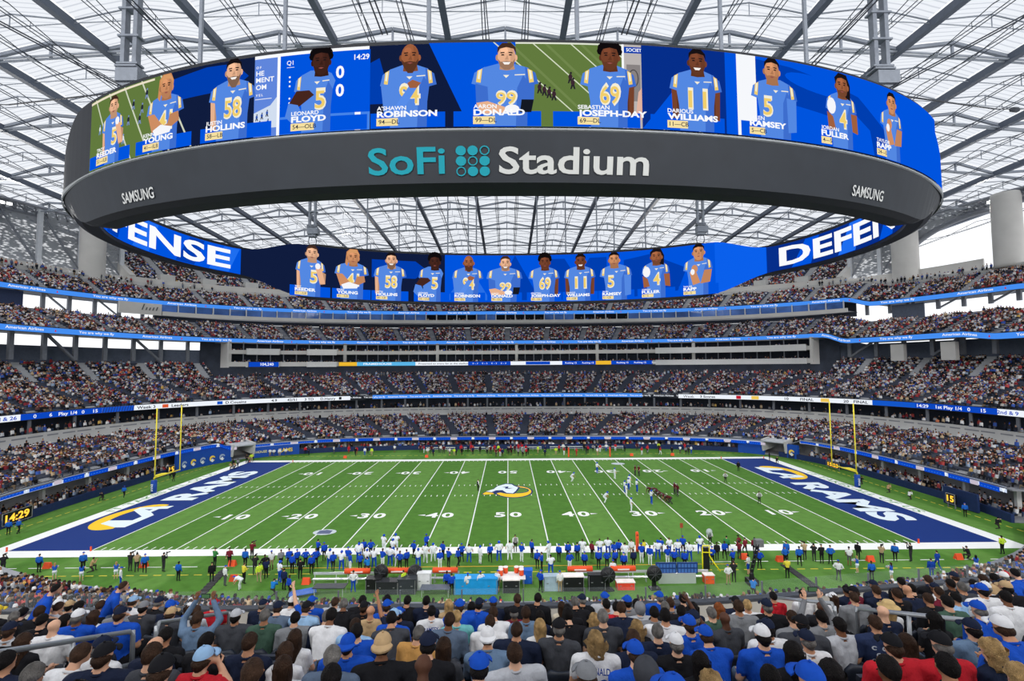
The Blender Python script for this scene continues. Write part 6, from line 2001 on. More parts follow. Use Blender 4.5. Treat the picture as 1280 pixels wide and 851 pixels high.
FIELD_PEOPLE=[
(-49.4, -30.1, 'photog_black'),(-46.0, -30.0, 'staff_blue'),(-42.9, -31.7, 'cheer'),(-41.9, -29.8, 'staff_blue'),(-40.9, -29.9, 'kneel_tan'),(-40.1, -32.0, 'cheer'),(-37.2, -31.6, 'cheer'),(-35.4, -33.3, 'visitor_white'),
(-37.2, -29.9, 'photog_black'),(-36.4, -30.1, 'photog_tan'),(-35.4, -30.4, 'staff_blue'),(-33.8, -30.1, 'photog_black'),(-30.9, -32.2, 'staff_blue'),(-29.4, -29.1, 'staff_green'),(-27.6, -32.5, 'staff_black'),(-28.0, -29.0, 'staff_maroon'),
(-25.9, -33.3, 'visitor_white'),(-24.4, -32.9, 'vest_yellow'),(-24.1, -34.1, 'bend_white'),(-60.2, -19.2, 'staff_blue'),(-26.2, -29.4, 'staff_blue'),(-26.6, -27.4, 'photog_maroon'),(-24.4, -31.0, 'photog_black'),(-23.1, -32.7, 'vest_lime'),
(-23.8, -31.1, 'staff_black'),(-22.9, -31.8, 'staff_navy'),(-23.3, -30.0, 'visitor_white'),(-22.6, -29.5, 'staff_grey'),(-21.2, -32.7, 'player_white'),(-21.8, -29.5, 'staff_blue'),(-20.9, -30.8, 'staff_blue'),(-21.0, -29.5, 'staff_blue'),
(-19.6, -32.0, 'staff_black'),(-20.2, -29.4, 'staff_blue'),(-19.0, -30.9, 'staff_blue'),(-19.1, -29.6, 'staff_blue'),(-20.0, -26.8, 'staff_blue'),(-19.0, -27.7, 'staff_blue'),(-17.6, -29.9, 'player_white'),(-17.1, -30.4, 'staff_blue'),
(-16.7, -30.3, 'player_white'),(-16.3, -29.6, 'jacket_player'),(-15.4, -30.5, 'jacket_player'),(-14.4, -30.6, 'staff_blue'),(-15.2, -26.8, 'staff_blue'),(-15.2, -28.4, 'player_white'),(-14.0, -29.7, 'player_white'),(-13.3, -29.7, 'player_white'),
(-15.2, -30.7, 'jacket_player'),(-14.4, -30.7, 'kneel_blue'),(-13.9, -29.9, 'player_white'),(-15.4, -27.7, 'player_white'),(-15.1, -27.2, 'staff_blue'),(-12.1, -29.8, 'player_white'),(-13.4, -25.6, 'player_white'),(-12.1, -27.0, 'player_white'),
(-12.1, -25.7, 'player_white'),(-10.6, -30.3, 'staff_blue'),(-10.0, -30.0, 'staff_blue'),(-9.8, -27.4, 'staff_blue'),(-8.9, -29.8, 'player_white'),(-8.4, -28.6, 'player_white'),(-8.0, -28.4, 'player_white'),(-8.8, -25.5, 'staff_blue'),
(-6.7, -30.1, 'jacket_player'),(-6.7, -27.9, 'staff_blue'),(-5.9, -29.7, 'staff_blue'),(-5.3, -29.8, 'staff_blue'),(-4.7, -28.5, 'staff_blue'),(-4.3, -28.7, 'player_white'),(-2.8, -29.0, 'coat_white'),(-1.8, -28.6, 'staff_blue'),
(-0.9, -28.3, 'player_white'),(0.2, -28.1, 'player_white'),(-5.4, -34.9, 'staff_blue'),(-4.9, -35.5, 'staff_blue'),(-13.7, -34.8, 'visitor_white'),(-9.3, -34.6, 'vest_lime'),(-3.5, -35.4, 'visitor_white'),(-2.4, -35.2, 'visitor_white'),
(-0.9, -35.0, 'visitor_white'),(-20.6, -35.1, 'kneel_blue'),(-19.0, -35.6, 'staff_blue'),(-20.1, -34.2, 'staff_navy'),(0.8, -26.0, 'referee'),(1.4, -28.6, 'jacket_player'),(2.5, -27.6, 'staff_blue'),(2.9, -30.3, 'staff_blue'),
(3.3, -31.0, 'staff_blue'),(5.2, -28.7, 'staff_blue'),(4.2, -28.2, 'player_white'),(4.1, -31.7, 'player_white'),(6.0, -31.0, 'jacket_player'),(6.2, -28.2, 'staff_blue'),(7.1, -28.5, 'staff_blue'),(7.8, -27.5, 'player_white'),
(7.5, -30.7, 'staff_blue'),(8.7, -28.0, 'staff_maroon'),(8.9, -30.5, 'staff_blue'),(9.4, -30.5, 'staff_blue'),(9.6, -27.5, 'player_white'),(10.5, -27.3, 'player_white'),(10.2, -30.5, 'staff_blue'),(10.9, -28.4, 'staff_blue'),
(11.5, -27.9, 'staff_blue'),(11.9, -28.9, 'player_white'),(11.2, -31.3, 'staff_blue'),(12.9, -27.6, 'visitor_white'),(12.4, -30.3, 'staff_navy'),(13.5, -29.2, 'jacket_player'),(14.1, -27.9, 'vest_yellow'),(14.2, -29.7, 'jacket_player'),
(15.4, -28.4, 'player_white'),(16.1, -27.2, 'staff_blue'),(15.9, -29.9, 'jacket_player'),(16.6, -27.4, 'player_white'),(16.4, -30.4, 'staff_blue'),(17.6, -28.0, 'player_white'),(18.5, -27.0, 'staff_blue'),(17.3, -30.7, 'staff_blue'),
(18.5, -28.8, 'player_white'),(20.3, -27.0, 'player_white'),(22.3, -24.8, 'referee'),(20.4, -29.8, 'staff_blue'),(21.4, -28.6, 'staff_black'),(21.9, -28.6, 'staff_blue'),(22.1, -30.6, 'staff_blue'),(23.8, -28.4, 'photog_maroon'),
(23.1, -27.1, 'staff_green'),(24.5, -26.8, 'staff_maroon'),(24.9, -27.4, 'staff_maroon'),(22.9, -32.0, 'visitor_white'),(25.9, -27.4, 'staff_maroon'),(24.6, -30.8, 'staff_blue'),(20.0, -34.1, 'visitor_white'),(19.7, -33.9, 'photog_black'),
(21.3, -36.0, 'kneel_blue'),(2.9, -35.1, 'staff_blue'),(4.6, -35.2, 'visitor_white'),(9.8, -32.9, 'visitor_white'),(28.6, -28.5, 'staff_blue'),(27.6, -30.0, 'staff_blue'),(28.9, -30.2, 'staff_blue'),(30.3, -28.8, 'photog_tan'),
(30.3, -29.4, 'photog_black'),(31.1, -29.8, 'staff_black'),(32.2, -29.9, 'staff_blue'),(26.1, -32.9, 'vest_yellow'),(30.5, -33.5, 'visitor_white'),(33.8, -30.3, 'visitor_white'),(33.4, -31.9, 'cheer'),(35.7, -28.9, 'staff_black'),
(37.5, -29.7, 'photog_tan'),(35.4, -33.5, 'cheer'),(39.1, -29.4, 'staff_blue'),(40.7, -29.4, 'photog_black'),(33.5, -33.6, 'staff_blue'),(39.4, -33.2, 'tracksuit'),(41.5, -31.5, 'tracksuit'),(46.7, -29.2, 'kneel_black'),
(44.8, -32.0, 'cheer'),(51.7, -27.8, 'vest_lime'),(-4.8, -0.5, 'referee'),(11.1, 5.3, 'player_white'),(16.6, 11.5, 'player_white'),(18.9, 7.0, 'player_white'),(14.2, -7.6, 'player_white'),(16.9, -12.0, 'player_white'),
(18.1, -4.5, 'player_white'),(20.1, 1.4, 'player_white'),(20.4, -2.0, 'player_white'),(20.7, -8.6, 'player_white'),(23.2, 9.4, 'player_dark'),(23.4, 8.8, 'player_dark'),(22.0, -3.4, 'stance_dark'),(22.4, -3.7, 'stance_dark'),
(22.7, -4.9, 'stance_dark'),(22.8, -6.4, 'stance_dark'),(23.0, -7.6, 'stance_dark'),(23.3, -8.4, 'stance_dark'),(25.9, -3.5, 'player_dark'),(25.9, -4.7, 'player_dark'),(18.4, -2.3, 'player_white'),(19.4, -0.7, 'player_white'),
(37.0, 3.5, 'referee'),(36.1, -9.1, 'referee'),(43.4, 12.1, 'staff_black'),(59.5, -15.7, 'staff_blue'),(58.8, 1.6, 'kneel_black'),(59.2, -3.6, 'kneel_tan'),(59.2, -7.5, 'kneel_white'),(59.2, -20.1, 'kneel_black'),
(59.4, 19.1, 'kneel_black'),(59.6, 21.9, 'staff_black'),(-59.5, -2.8, 'staff_blue'),(-63.1, -4.4, 'kneel_black'),(-59.2, 7.7, 'staff_black'),(-65.9, 10.2, 'staff_black'),(-60.1, -19.0, 'staff_blue'),(-64.5, 18.5, 'staff_black'),
(-63.9, 18.7, 'staff_grey'),(-59.4, 17.3, 'kneel_tan'),(-59.1, 17.9, 'kneel_tan'),(-61.5, 23.4, 'staff_black'),(-60.5, 24.1, 'kneel_tan'),(-60.5, 25.6, 'staff_grey'),(-58.8, 24.7, 'vest_lime'),(-53.7, 30.8, 'visitor_white'),
(-52.8, 30.7, 'visitor_white'),(-51.5, 30.7, 'visitor_white'),(-50.5, 31.5, 'visitor_white'),]
SPECTATORS += [(1, -1.35, 'charcoal', 'short_black'), (1, -2.0, 'white', 'short_brown'), (1, -2.75, 'navy', 'cap_black'), (1, -3.4, 'grey', 'curly_black'), (1, -4.0, 'royal', 'short_grey'), (0, -2.9, 'black', 'short_brown'), (0, -.9, 'navy', 'bald_dark'), (0, .35, 'grey', 'cap_white'), (0, 2.3, 'royal', 'cap_royal'),
    (0, 3.2, 'black', 'long_black'), (2, -5.4, 'steel', 'short_black'), (3, -4.6, 'white', 'cap_navy'), (3, 7.3, 'royal', 'cap_white'), (5, -7.3, 'ltgrey', 'cap_navy'), (6, -7.7, 'black', 'short_black'), (7, -9.6, 'royal', 'cap_royal'), (8, 10.4, 'white', 'cap_royal'), (8, 11.2, 'navy', 'short_black'),
    (9, 9.4, 'royal', 'cap_royal'), (9, 10.1, 'black', 'short_brown'), (9, 10.9, 'grey', 'cap_navy'), (9, 11.6, 'royal', 'long_brown'), (9, 12.3, 'white', 'cap_red'), (9, 7.9, 'navy', 'short_black')]
FEM = ('long', 'curly', 'longcap')
used = {}
specs = []
for i, s in enumerate(SPECTATORS):
    k, x, shirt, head = s[:4]
    for ax in (-5.75, 6.42):
        if abs(x - ax) < .34: x = ax + (.36 if x > ax else -.36)
    if any(q[0] == k and abs(q[1] - x) < .40 for q in specs): continue
    ex = s[4] if len(s) > 4 else None
    specs.append((k, x, shirt, head, ex))
def gear_for(head, skin):
    st, _, c = head.partition('_')
    hk_ = random.uniform(.82, 1.25)
    hc = tuple(q * hk_ for q in HAIRC.get(c, HAIRC['brown']))
    if st in ('short', 'balding'):
        if st == 'balding': return [('fringe_hair', HAIRC['grey'], 'hair')], 'a bald crown'
        return [('short_hair', hc, 'hair')], 'short %s hair' % c
    if st == 'long': return [('long_hair', hc, 'hair')], 'long %s hair' % c
    if st == 'curly': return [('curly_hair', hc, 'hair')], 'curly %s hair' % c
    if st == 'bald': return [], 'a bare bald head'
    if st == 'hood': return [('hood', CLOTH['grey' if c == 'grey' else 'charcoal'], 'hood')], 'a raised hood'
    if st == 'straw': return [('straw_hat', rgb(206, 176, 122), 'straw_hat'), ('hat_band', (.02, .02, .03), 'hat_band'), ('long_hair', HAIRC['blond'], 'hair')], 'a straw hat'
    if st in ('cap', 'longcap', 'backcap'):
        cc = CLOTH.get(c, CLOTH['navy'])
        if st == 'longcap': return [('cap', cc, 'cap'), ('long_hair', HAIRC['brown'], 'hair')], '%s cap over long hair' % CNAME.get(c, c)
        if st == 'backcap': return [('backward_cap', cc, 'cap'), ('fringe_hair', HAIRC['brown'], 'hair')], 'backward %s cap' % CNAME.get(c, c)
        return [('cap', cc, 'cap'), ('fringe_hair', random.choice([HAIRC['black'], HAIRC['brown'], HAIRC['grey']]), 'hair')], '%s cap' % CNAME.get(c, c)
    return [('short_hair', hc, 'hair')], 'short hair'
labels = {}
made = []
occupied = {}
for i, (k, x, shirt, head, ex) in enumerate(specs):
    st = head.partition('_')[0]
    fem = st in FEM or head.startswith('straw')
    key = {'up': 'sit_up', 'point': 'sit_point', 'face': 'sit_face'}.get(ex) or ('sit_fem' if fem else random.choice(['sit', 'sit_long', 'sit_big', 'sit', 'sit_lean']))
    if ex in ('DONALD', 'RAMSEY'): key = 'sit_big' if ex == 'DONALD' and not fem else 'sit'
    si = random.choice([0, 0, 1, 1, 2, 2, 3, 4]) if 'dark' not in head else 5
    if head in ('curly_black',): si = 4
    gear, gd = gear_for(head, si)
    y = CY + row_d(k) + bend(x)
    o = person('seated_person', key, (x, y + random.uniform(-.03, .05), row_z(k)), row_yaw(x) + random.gauss(0, .14), CLOTH[shirt], random.choice([CLOTH['navy'], CLOTH['black'], CLOTH['steel'], CLOTH['charcoal']]), SKINC[si], gear, random.uniform(.97, 1.05))
    act = {'up': ' raising both hands', 'point': ' with one arm raised', 'face': ' with a hand at the face'}.get(ex, ' leaning forward' if key == 'sit_lean' else '')
    lab = 'spectator in %s top with %s%s, %s row behind the ledge' % (CNAME[shirt], gd, act, ORD[k])
    made.append((o, lab, k, x, shirt, gd))
    occupied.setdefault(k, []).append(x)
    labels.setdefault(lab, []).append(i)
    if ex in ('DONALD', 'RAMSEY'):
        a = Art(); dk = shirt == 'royal'
        a.text(ex, 0, .0, .075, rgb(240, 240, 236) if dk else rgb(30, 70, 160), bold=.02, width=.27, align='c')
        if ex == 'DONALD': a.text('99', 0, -.30, .25, rgb(240, 214, 60) if dk else rgb(30, 70, 160), bold=.03, width=.26, align='c')
        else: a.rect(-.10, -.10, .10, -.06, rgb(30, 70, 160))
        b = a.build('jersey_lettering', lambda u, v, l: (u, -.155 - l - .10 * abs(u) ** 2, .90 + v), PAINT, o, lift=.002, base=.02)
    if shirt == 'pattern':
        a = Art()
        for q in range(18):
            cx, cz = -.17 + (q % 4) * .115 + (.05 if (q // 4) % 2 else 0), .62 + (q // 4) * .085
            a.ring(cx, cz, .032, .028, .016, .014, rgb(206, 212, 220), n=10, a0=.6, a1=5.6)
        a.build('printed_horns', lambda u, v, l: (u, -.138 - l + 1.1 * u * u, v), PAINT, o, lift=.0005, base=.02)
    if ex == 'up':
        ph_ = MB().box(0, 0, 0, .15, .012, .075).mesh('phone', M('phone_black', rgb(20, 20, 24), .3))
        q = link('phone', ph_, None, (o.location.x, o.location.y + .23, o.location.z + 1.46)); tag(q, 'black phone held up by the spectator in %s top, %s row' % (CNAME[shirt], ORD[k]), 'phone')
        m = MB(); m.box(0, -.008, .0, .13, .004, .06); link('phone_screen', m.mesh('phone_screen', EM('phone_lit', rgb(90, 130, 90), .6)), q)
for lab, ids in labels.items():
    for j in ids:
        o, _, k, x, shirt, gd = made[j]
        L = lab
        if len(ids) > 1:
            nb = sorted((abs(m[3] - x), m[4], n) for n, m in enumerate(made) if m[2] == k and n != j)
            L = lab.replace(', %s row behind the ledge' % ORD[k], ', %s row, beside %s top' % (ORD[k], CNAME[nb[0][1]])) if nb else lab
        if len(L.split()) > 15: L = L.replace(' behind the ledge', '')
        tag(o, L, 'spectator', 'spectators on the near terrace')
# two spectators standing and stooping at the left of the terrace
for x, k, hd in ((-9.4, 8, 'short_black'), (-9.05, 9, 'short_brown')):
    g, gd = gear_for(hd, 1)
    x = x if k == 8 else -10.6
    o = person('person', 'stand_bent', (x + (.0 if k == 8 else 1.9), CY + row_d(k), row_z(k)), -.9, CLOTH['royal'], CLOTH['black'], SKINC[1], g)
    tag(o, 'spectator in royal blue top with %s, stooping over the %s row' % (gd, ORD[k]), 'spectator', 'spectators on the near terrace')
who = {(m_[2], round(m_[3], 3)): '%s top with %s, %s row' % (CNAME[m_[4]], m_[5], ORD[m_[2]]) for m_ in made}
for k in range(0, 10):
    xm = row_d(k) * 1.12 + .8
    xs = sorted(occupied.get(k, []))
    allx = [(x, True) for x in xs]
    grid = np.arange(-xm, xm, .52)
    for x in grid:
        if all(abs(x - q) > .50 for q, _ in allx): allx.append((float(x), False))
    for x, occ in allx:
        if not occ and (abs(x + 5.75) < .45 or abs(x - 6.45) < .45): continue
        seat(x, k, occ, ('dark plastic seat under the %s' % who[(k, round(x, 3))]) if occ else 'dark plastic seat folded up and empty in the %s row behind the ledge' % ORD[k])
# ---- handrails along the aisles
def handrail(x, d0, d1, label):
    def zf_(d): return 17.68 - .39 * d
    root = empty('handrail', (x, CY + d0 + bend(x), zf_(d0)))
    tag(root, label, 'handrail', 'tubular handrails of the near stand')
    RM = M('handrail_steel', rgb(170, 174, 178), .35, .5, var=.04)
    dx = d1 - d0; dz_ = zf_(d1) - zf_(d0); yb = bend(x)
    rails = [(0, 0, .55), (0, 0, 1.0), (0, .07, 1.10), (0, dx - .07, 1.10 + dz_), (0, dx, 1.0 + dz_), (0, dx, .55 + dz_)]
    MB().tube(rails, .034, 8).build('top_rail', RM, root, smooth=True)
    MB().tube([(0, 0, .58), (0, dx, .58 + dz_)], .030, 8).build('mid_rail', RM, root, smooth=True)
    for t in (0.0, .5, 1.0):
        MB().tube([(0, dx * t, dz_ * t - .02), (0, dx * t, dz_ * t + 1.08)], .030, 8).build('post', RM, root, smooth=True)
handrail(-5.75, 5.6, 7.7, 'grey tubular handrail between a bald man and a blue vested spectator')
handrail(-5.75, 8.2, 10.3, 'grey tubular handrail in front of a spectator raising a phone')
handrail(6.45, 6.3, 8.6, 'grey tubular handrail beside the spectators in patterned and hooded tops')
handrail(6.30, 9.0, 11.2, 'grey tubular handrail near the straw hats')
handrail(-3.9, 11.0, 12.0, 'short grey handrail at the ledge')
# ---- people of the lower near tier: those that rise above the ledge are individuals
S = crowd_sets['nearlow']
P = np.concatenate([q[0] for q in S]); A = np.concatenate([q[1] for q in S])
dd = P[:, 1] - CY
vis = (P[:, 2] + 1.25 > CAMLOC[2] - .4815 * dd) & (np.abs(P[:, 0]) < 1.12 * dd) & (np.abs(P[:, 0]) > -1)
idx = np.where(vis)[0]
idx = idx[np.argsort(np.hypot(P[idx, 0], dd[idx]))][:76]
keep = np.ones(len(P), bool); keep[idx] = False
GK = ['short_black', 'short_brown', 'short_grey', 'cap_royal', 'cap_white', 'cap_navy', 'long_brown', 'long_black', 'long_blond', 'cap_red', 'bald_light']
for n, i in enumerate(idx):
    sh = random.choice(['royal', 'royal', 'white', 'white', 'black', 'navy', 'grey', 'tan', 'yellow', 'red', 'ltgrey']); hd = random.choice(GK)
    g, gd = gear_for(hd, 1)
    o = person('seated_person', 'sit_fem' if hd.startswith('long') else random.choice(['sit', 'sit_long']), tuple(P[i]), A[i], CLOTH[sh], CLOTH['navy'], SKINC[random.randrange(5)], g)
    tag(o, 'spectator in %s top with %s, lower tier, %s side' % (CNAME[sh], gd, 'green vest' if P[i][0] < 0 else 'camera crane'), 'spectator', 'spectators of the lower near tier')
crowd_object('seated_crowd', 'packed crowd seated in the lower near tier below the ledge', [(P[keep], A[keep], np.zeros(keep.sum(), bool))])

# ================================================================== PEOPLE AND THINGS ON THE FIELD
FIELD_PEOPLE=[
(-49.4, -30.1, 'photog_black'),(-46.0, -30.0, 'staff_blue'),(-42.9, -31.7, 'cheer'),(-41.9, -29.8, 'staff_blue'),(-40.9, -29.9, 'kneel_tan'),(-40.1, -32.0, 'cheer'),(-37.2, -31.6, 'cheer'),(-35.4, -33.3, 'visitor_white'),
(-37.2, -29.9, 'photog_black'),(-36.4, -30.1, 'photog_tan'),(-35.4, -30.4, 'staff_blue'),(-33.8, -30.1, 'photog_black'),(-30.9, -32.2, 'staff_blue'),(-29.4, -29.1, 'staff_green'),(-27.6, -32.5, 'staff_black'),(-28.0, -29.0, 'staff_maroon'),
(-25.9, -33.3, 'visitor_white'),(-24.4, -32.9, 'vest_yellow'),(-24.1, -34.1, 'bend_white'),(-60.2, -19.2, 'staff_blue'),(-26.2, -29.4, 'staff_blue'),(-26.6, -27.4, 'photog_maroon'),(-24.4, -31.0, 'photog_black'),(-23.1, -32.7, 'vest_lime'),
(-23.8, -31.1, 'staff_black'),(-22.9, -31.8, 'staff_navy'),(-23.3, -30.0, 'visitor_white'),(-22.6, -29.5, 'staff_grey'),(-21.2, -32.7, 'player_white'),(-21.8, -29.5, 'staff_blue'),(-20.9, -30.8, 'staff_blue'),(-21.0, -29.5, 'staff_blue'),
(-19.6, -32.0, 'staff_black'),(-20.2, -29.4, 'staff_blue'),(-19.0, -30.9, 'staff_blue'),(-19.1, -29.6, 'staff_blue'),(-20.0, -26.8, 'staff_blue'),(-19.0, -27.7, 'staff_blue'),(-17.6, -29.9, 'player_white'),(-17.1, -30.4, 'staff_blue'),
(-16.7, -30.3, 'player_white'),(-16.3, -29.6, 'jacket_player'),(-15.4, -30.5, 'jacket_player'),(-14.4, -30.6, 'staff_blue'),(-15.2, -26.8, 'staff_blue'),(-15.2, -28.4, 'player_white'),(-14.0, -29.7, 'player_white'),(-13.3, -29.7, 'player_white'),
(-15.2, -30.7, 'jacket_player'),(-14.4, -30.7, 'kneel_blue'),(-13.9, -29.9, 'player_white'),(-15.4, -27.7, 'player_white'),(-15.1, -27.2, 'staff_blue'),(-12.1, -29.8, 'player_white'),(-13.4, -25.6, 'player_white'),(-12.1, -27.0, 'player_white'),
(-12.1, -25.7, 'player_white'),(-10.6, -30.3, 'staff_blue'),(-10.0, -30.0, 'staff_blue'),(-9.8, -27.4, 'staff_blue'),(-8.9, -29.8, 'player_white'),(-8.4, -28.6, 'player_white'),(-8.0, -28.4, 'player_white'),(-8.8, -25.5, 'staff_blue'),
(-6.7, -30.1, 'jacket_player'),(-6.7, -27.9, 'staff_blue'),(-5.9, -29.7, 'staff_blue'),(-5.3, -29.8, 'staff_blue'),(-4.7, -28.5, 'staff_blue'),(-4.3, -28.7, 'player_white'),(-2.8, -29.0, 'coat_white'),(-1.8, -28.6, 'staff_blue'),
(-0.9, -28.3, 'player_white'),(0.2, -28.1, 'player_white'),(-5.4, -34.9, 'staff_blue'),(-4.9, -35.5, 'staff_blue'),(-13.7, -34.8, 'visitor_white'),(-9.3, -34.6, 'vest_lime'),(-3.5, -35.4, 'visitor_white'),(-2.4, -35.2, 'visitor_white'),
(-0.9, -35.0, 'visitor_white'),(-20.6, -35.1, 'kneel_blue'),(-19.0, -35.6, 'staff_blue'),(-20.1, -34.2, 'staff_navy'),(0.8, -26.0, 'referee'),(1.4, -28.6, 'jacket_player'),(2.5, -27.6, 'staff_blue'),(2.9, -30.3, 'staff_blue'),
(3.3, -31.0, 'staff_blue'),(5.2, -28.7, 'staff_blue'),(4.2, -28.2, 'player_white'),(4.1, -31.7, 'player_white'),(6.0, -31.0, 'jacket_player'),(6.2, -28.2, 'staff_blue'),(7.1, -28.5, 'staff_blue'),(7.8, -27.5, 'player_white'),
(7.5, -30.7, 'staff_blue'),(8.7, -28.0, 'staff_maroon'),(8.9, -30.5, 'staff_blue'),(9.4, -30.5, 'staff_blue'),(9.6, -27.5, 'player_white'),(10.5, -27.3, 'player_white'),(10.2, -30.5, 'staff_blue'),(10.9, -28.4, 'staff_blue'),
(11.5, -27.9, 'staff_blue'),(11.9, -28.9, 'player_white'),(11.2, -31.3, 'staff_blue'),(12.9, -27.6, 'visitor_white'),(12.4, -30.3, 'staff_navy'),(13.5, -29.2, 'jacket_player'),(14.1, -27.9, 'vest_yellow'),(14.2, -29.7, 'jacket_player'),
(15.4, -28.4, 'player_white'),(16.1, -27.2, 'staff_blue'),(15.9, -29.9, 'jacket_player'),(16.6, -27.4, 'player_white'),(16.4, -30.4, 'staff_blue'),(17.6, -28.0, 'player_white'),(18.5, -27.0, 'staff_blue'),(17.3, -30.7, 'staff_blue'),
(18.5, -28.8, 'player_white'),(20.3, -27.0, 'player_white'),(22.3, -24.8, 'referee'),(20.4, -29.8, 'staff_blue'),(21.4, -28.6, 'staff_black'),(21.9, -28.6, 'staff_blue'),(22.1, -30.6, 'staff_blue'),(23.8, -28.4, 'photog_maroon'),
(23.1, -27.1, 'staff_green'),(24.5, -26.8, 'staff_maroon'),(24.9, -27.4, 'staff_maroon'),(22.9, -32.0, 'visitor_white'),(25.9, -27.4, 'staff_maroon'),(24.6, -30.8, 'staff_blue'),(20.0, -34.1, 'visitor_white'),(19.7, -33.9, 'photog_black'),
(21.3, -36.0, 'kneel_blue'),(2.9, -35.1, 'staff_blue'),(4.6, -35.2, 'visitor_white'),(9.8, -32.9, 'visitor_white'),(28.6, -28.5, 'staff_blue'),(27.6, -30.0, 'staff_blue'),(28.9, -30.2, 'staff_blue'),(30.3, -28.8, 'photog_tan'),
(30.3, -29.4, 'photog_black'),(31.1, -29.8, 'staff_black'),(32.2, -29.9, 'staff_blue'),(26.1, -32.9, 'vest_yellow'),(30.5, -33.5, 'visitor_white'),(33.8, -30.3, 'visitor_white'),(33.4, -31.9, 'cheer'),(35.7, -28.9, 'staff_black'),
(37.5, -29.7, 'photog_tan'),(35.4, -33.5, 'cheer'),(39.1, -29.4, 'staff_blue'),(40.7, -29.4, 'photog_black'),(33.5, -33.6, 'staff_blue'),(39.4, -33.2, 'tracksuit'),(41.5, -31.5, 'tracksuit'),(46.7, -29.2, 'kneel_black'),
(44.8, -32.0, 'cheer'),(51.7, -27.8, 'vest_lime'),(-4.8, -0.5, 'referee'),(11.1, 5.3, 'player_white'),(16.6, 11.5, 'player_white'),(18.9, 7.0, 'player_white'),(14.2, -7.6, 'player_white'),(16.9, -12.0, 'player_white'),
(18.1, -4.5, 'player_white'),(20.1, 1.4, 'player_white'),(20.4, -2.0, 'player_white'),(20.7, -8.6, 'player_white'),(23.2, 9.4, 'player_dark'),(23.4, 8.8, 'player_dark'),(22.0, -3.4, 'stance_dark'),(22.4, -3.7, 'stance_dark'),
(22.7, -4.9, 'stance_dark'),(22.8, -6.4, 'stance_dark'),(23.0, -7.6, 'stance_dark'),(23.3, -8.4, 'stance_dark'),(25.9, -3.5, 'player_dark'),(25.9, -4.7, 'player_dark'),(18.4, -2.3, 'player_white'),(19.4, -0.7, 'player_white'),
(37.0, 3.5, 'referee'),(36.1, -9.1, 'referee'),(43.4, 12.1, 'staff_black'),(59.5, -15.7, 'staff_blue'),(58.8, 1.6, 'kneel_black'),(59.2, -3.6, 'kneel_tan'),(59.2, -7.5, 'kneel_white'),(59.2, -20.1, 'kneel_black'),
(59.4, 19.1, 'kneel_black'),(59.6, 21.9, 'staff_black'),(-59.5, -2.8, 'staff_blue'),(-63.1, -4.4, 'kneel_black'),(-59.2, 7.7, 'staff_black'),(-65.9, 10.2, 'staff_black'),(-60.1, -19.0, 'staff_blue'),(-64.5, 18.5, 'staff_black'),
(-63.9, 18.7, 'staff_grey'),(-59.4, 17.3, 'kneel_tan'),(-59.1, 17.9, 'kneel_tan'),(-61.5, 23.4, 'staff_black'),(-60.5, 24.1, 'kneel_tan'),(-60.5, 25.6, 'staff_grey'),(-58.8, 24.7, 'vest_lime'),(-53.7, 30.8, 'visitor_white'),
(-52.8, 30.7, 'visitor_white'),(-51.5, 30.7, 'visitor_white'),(-50.5, 31.5, 'visitor_white'),]
BLUEJ = rgb(22, 72, 190); PW = rgb(230, 234, 240)
NEAR = lambda y: y < 0
def where(x, y):
    yd = 50 - abs(x) / YD
    n = int(round(yd))
    half = 'line-up half' if x > 0 else 'empty half'
    if abs(x) < 1.5: half = 'midfield'
    spot = 'the %s' % words(n) if n > 0 else 'goal line' if n == 0 else 'the end zone'
    if abs(x) > 57 and abs(y) < 26: return 'behind the end zone with the %s post' % ('uncluttered' if x < 0 else 'lit clock'), spot, half
    if y < -31: z = 'among benches'
    elif y < -26.4: z = 'behind near border'
    elif y < -24.2: z = 'on near border'
    elif y > 26: z = 'beyond far border'
    elif y > 24: z = 'on far border'
    else: z = 'on the field'
    return z, spot, half
FP = list(FIELD_PEOPLE)
for k in range(84):                                       # visiting bench along the far side
    x = random.uniform(-58, 58) if k % 4 == 0 else random.gauss(8, 17)
    if abs(x) > 52: continue
    FP.append((round(x, 1), round(random.uniform(28.2, 35.2), 1), random.choice(['red_staff', 'red_staff', 'red_staff', 'visitor_white', 'staff_black', 'player_dark', 'staff_grey', 'staff_navy', 'vest_lime', 'photog_black'])))
BLK_ = CLOTH['black']
seen_lab = {}
taken = []
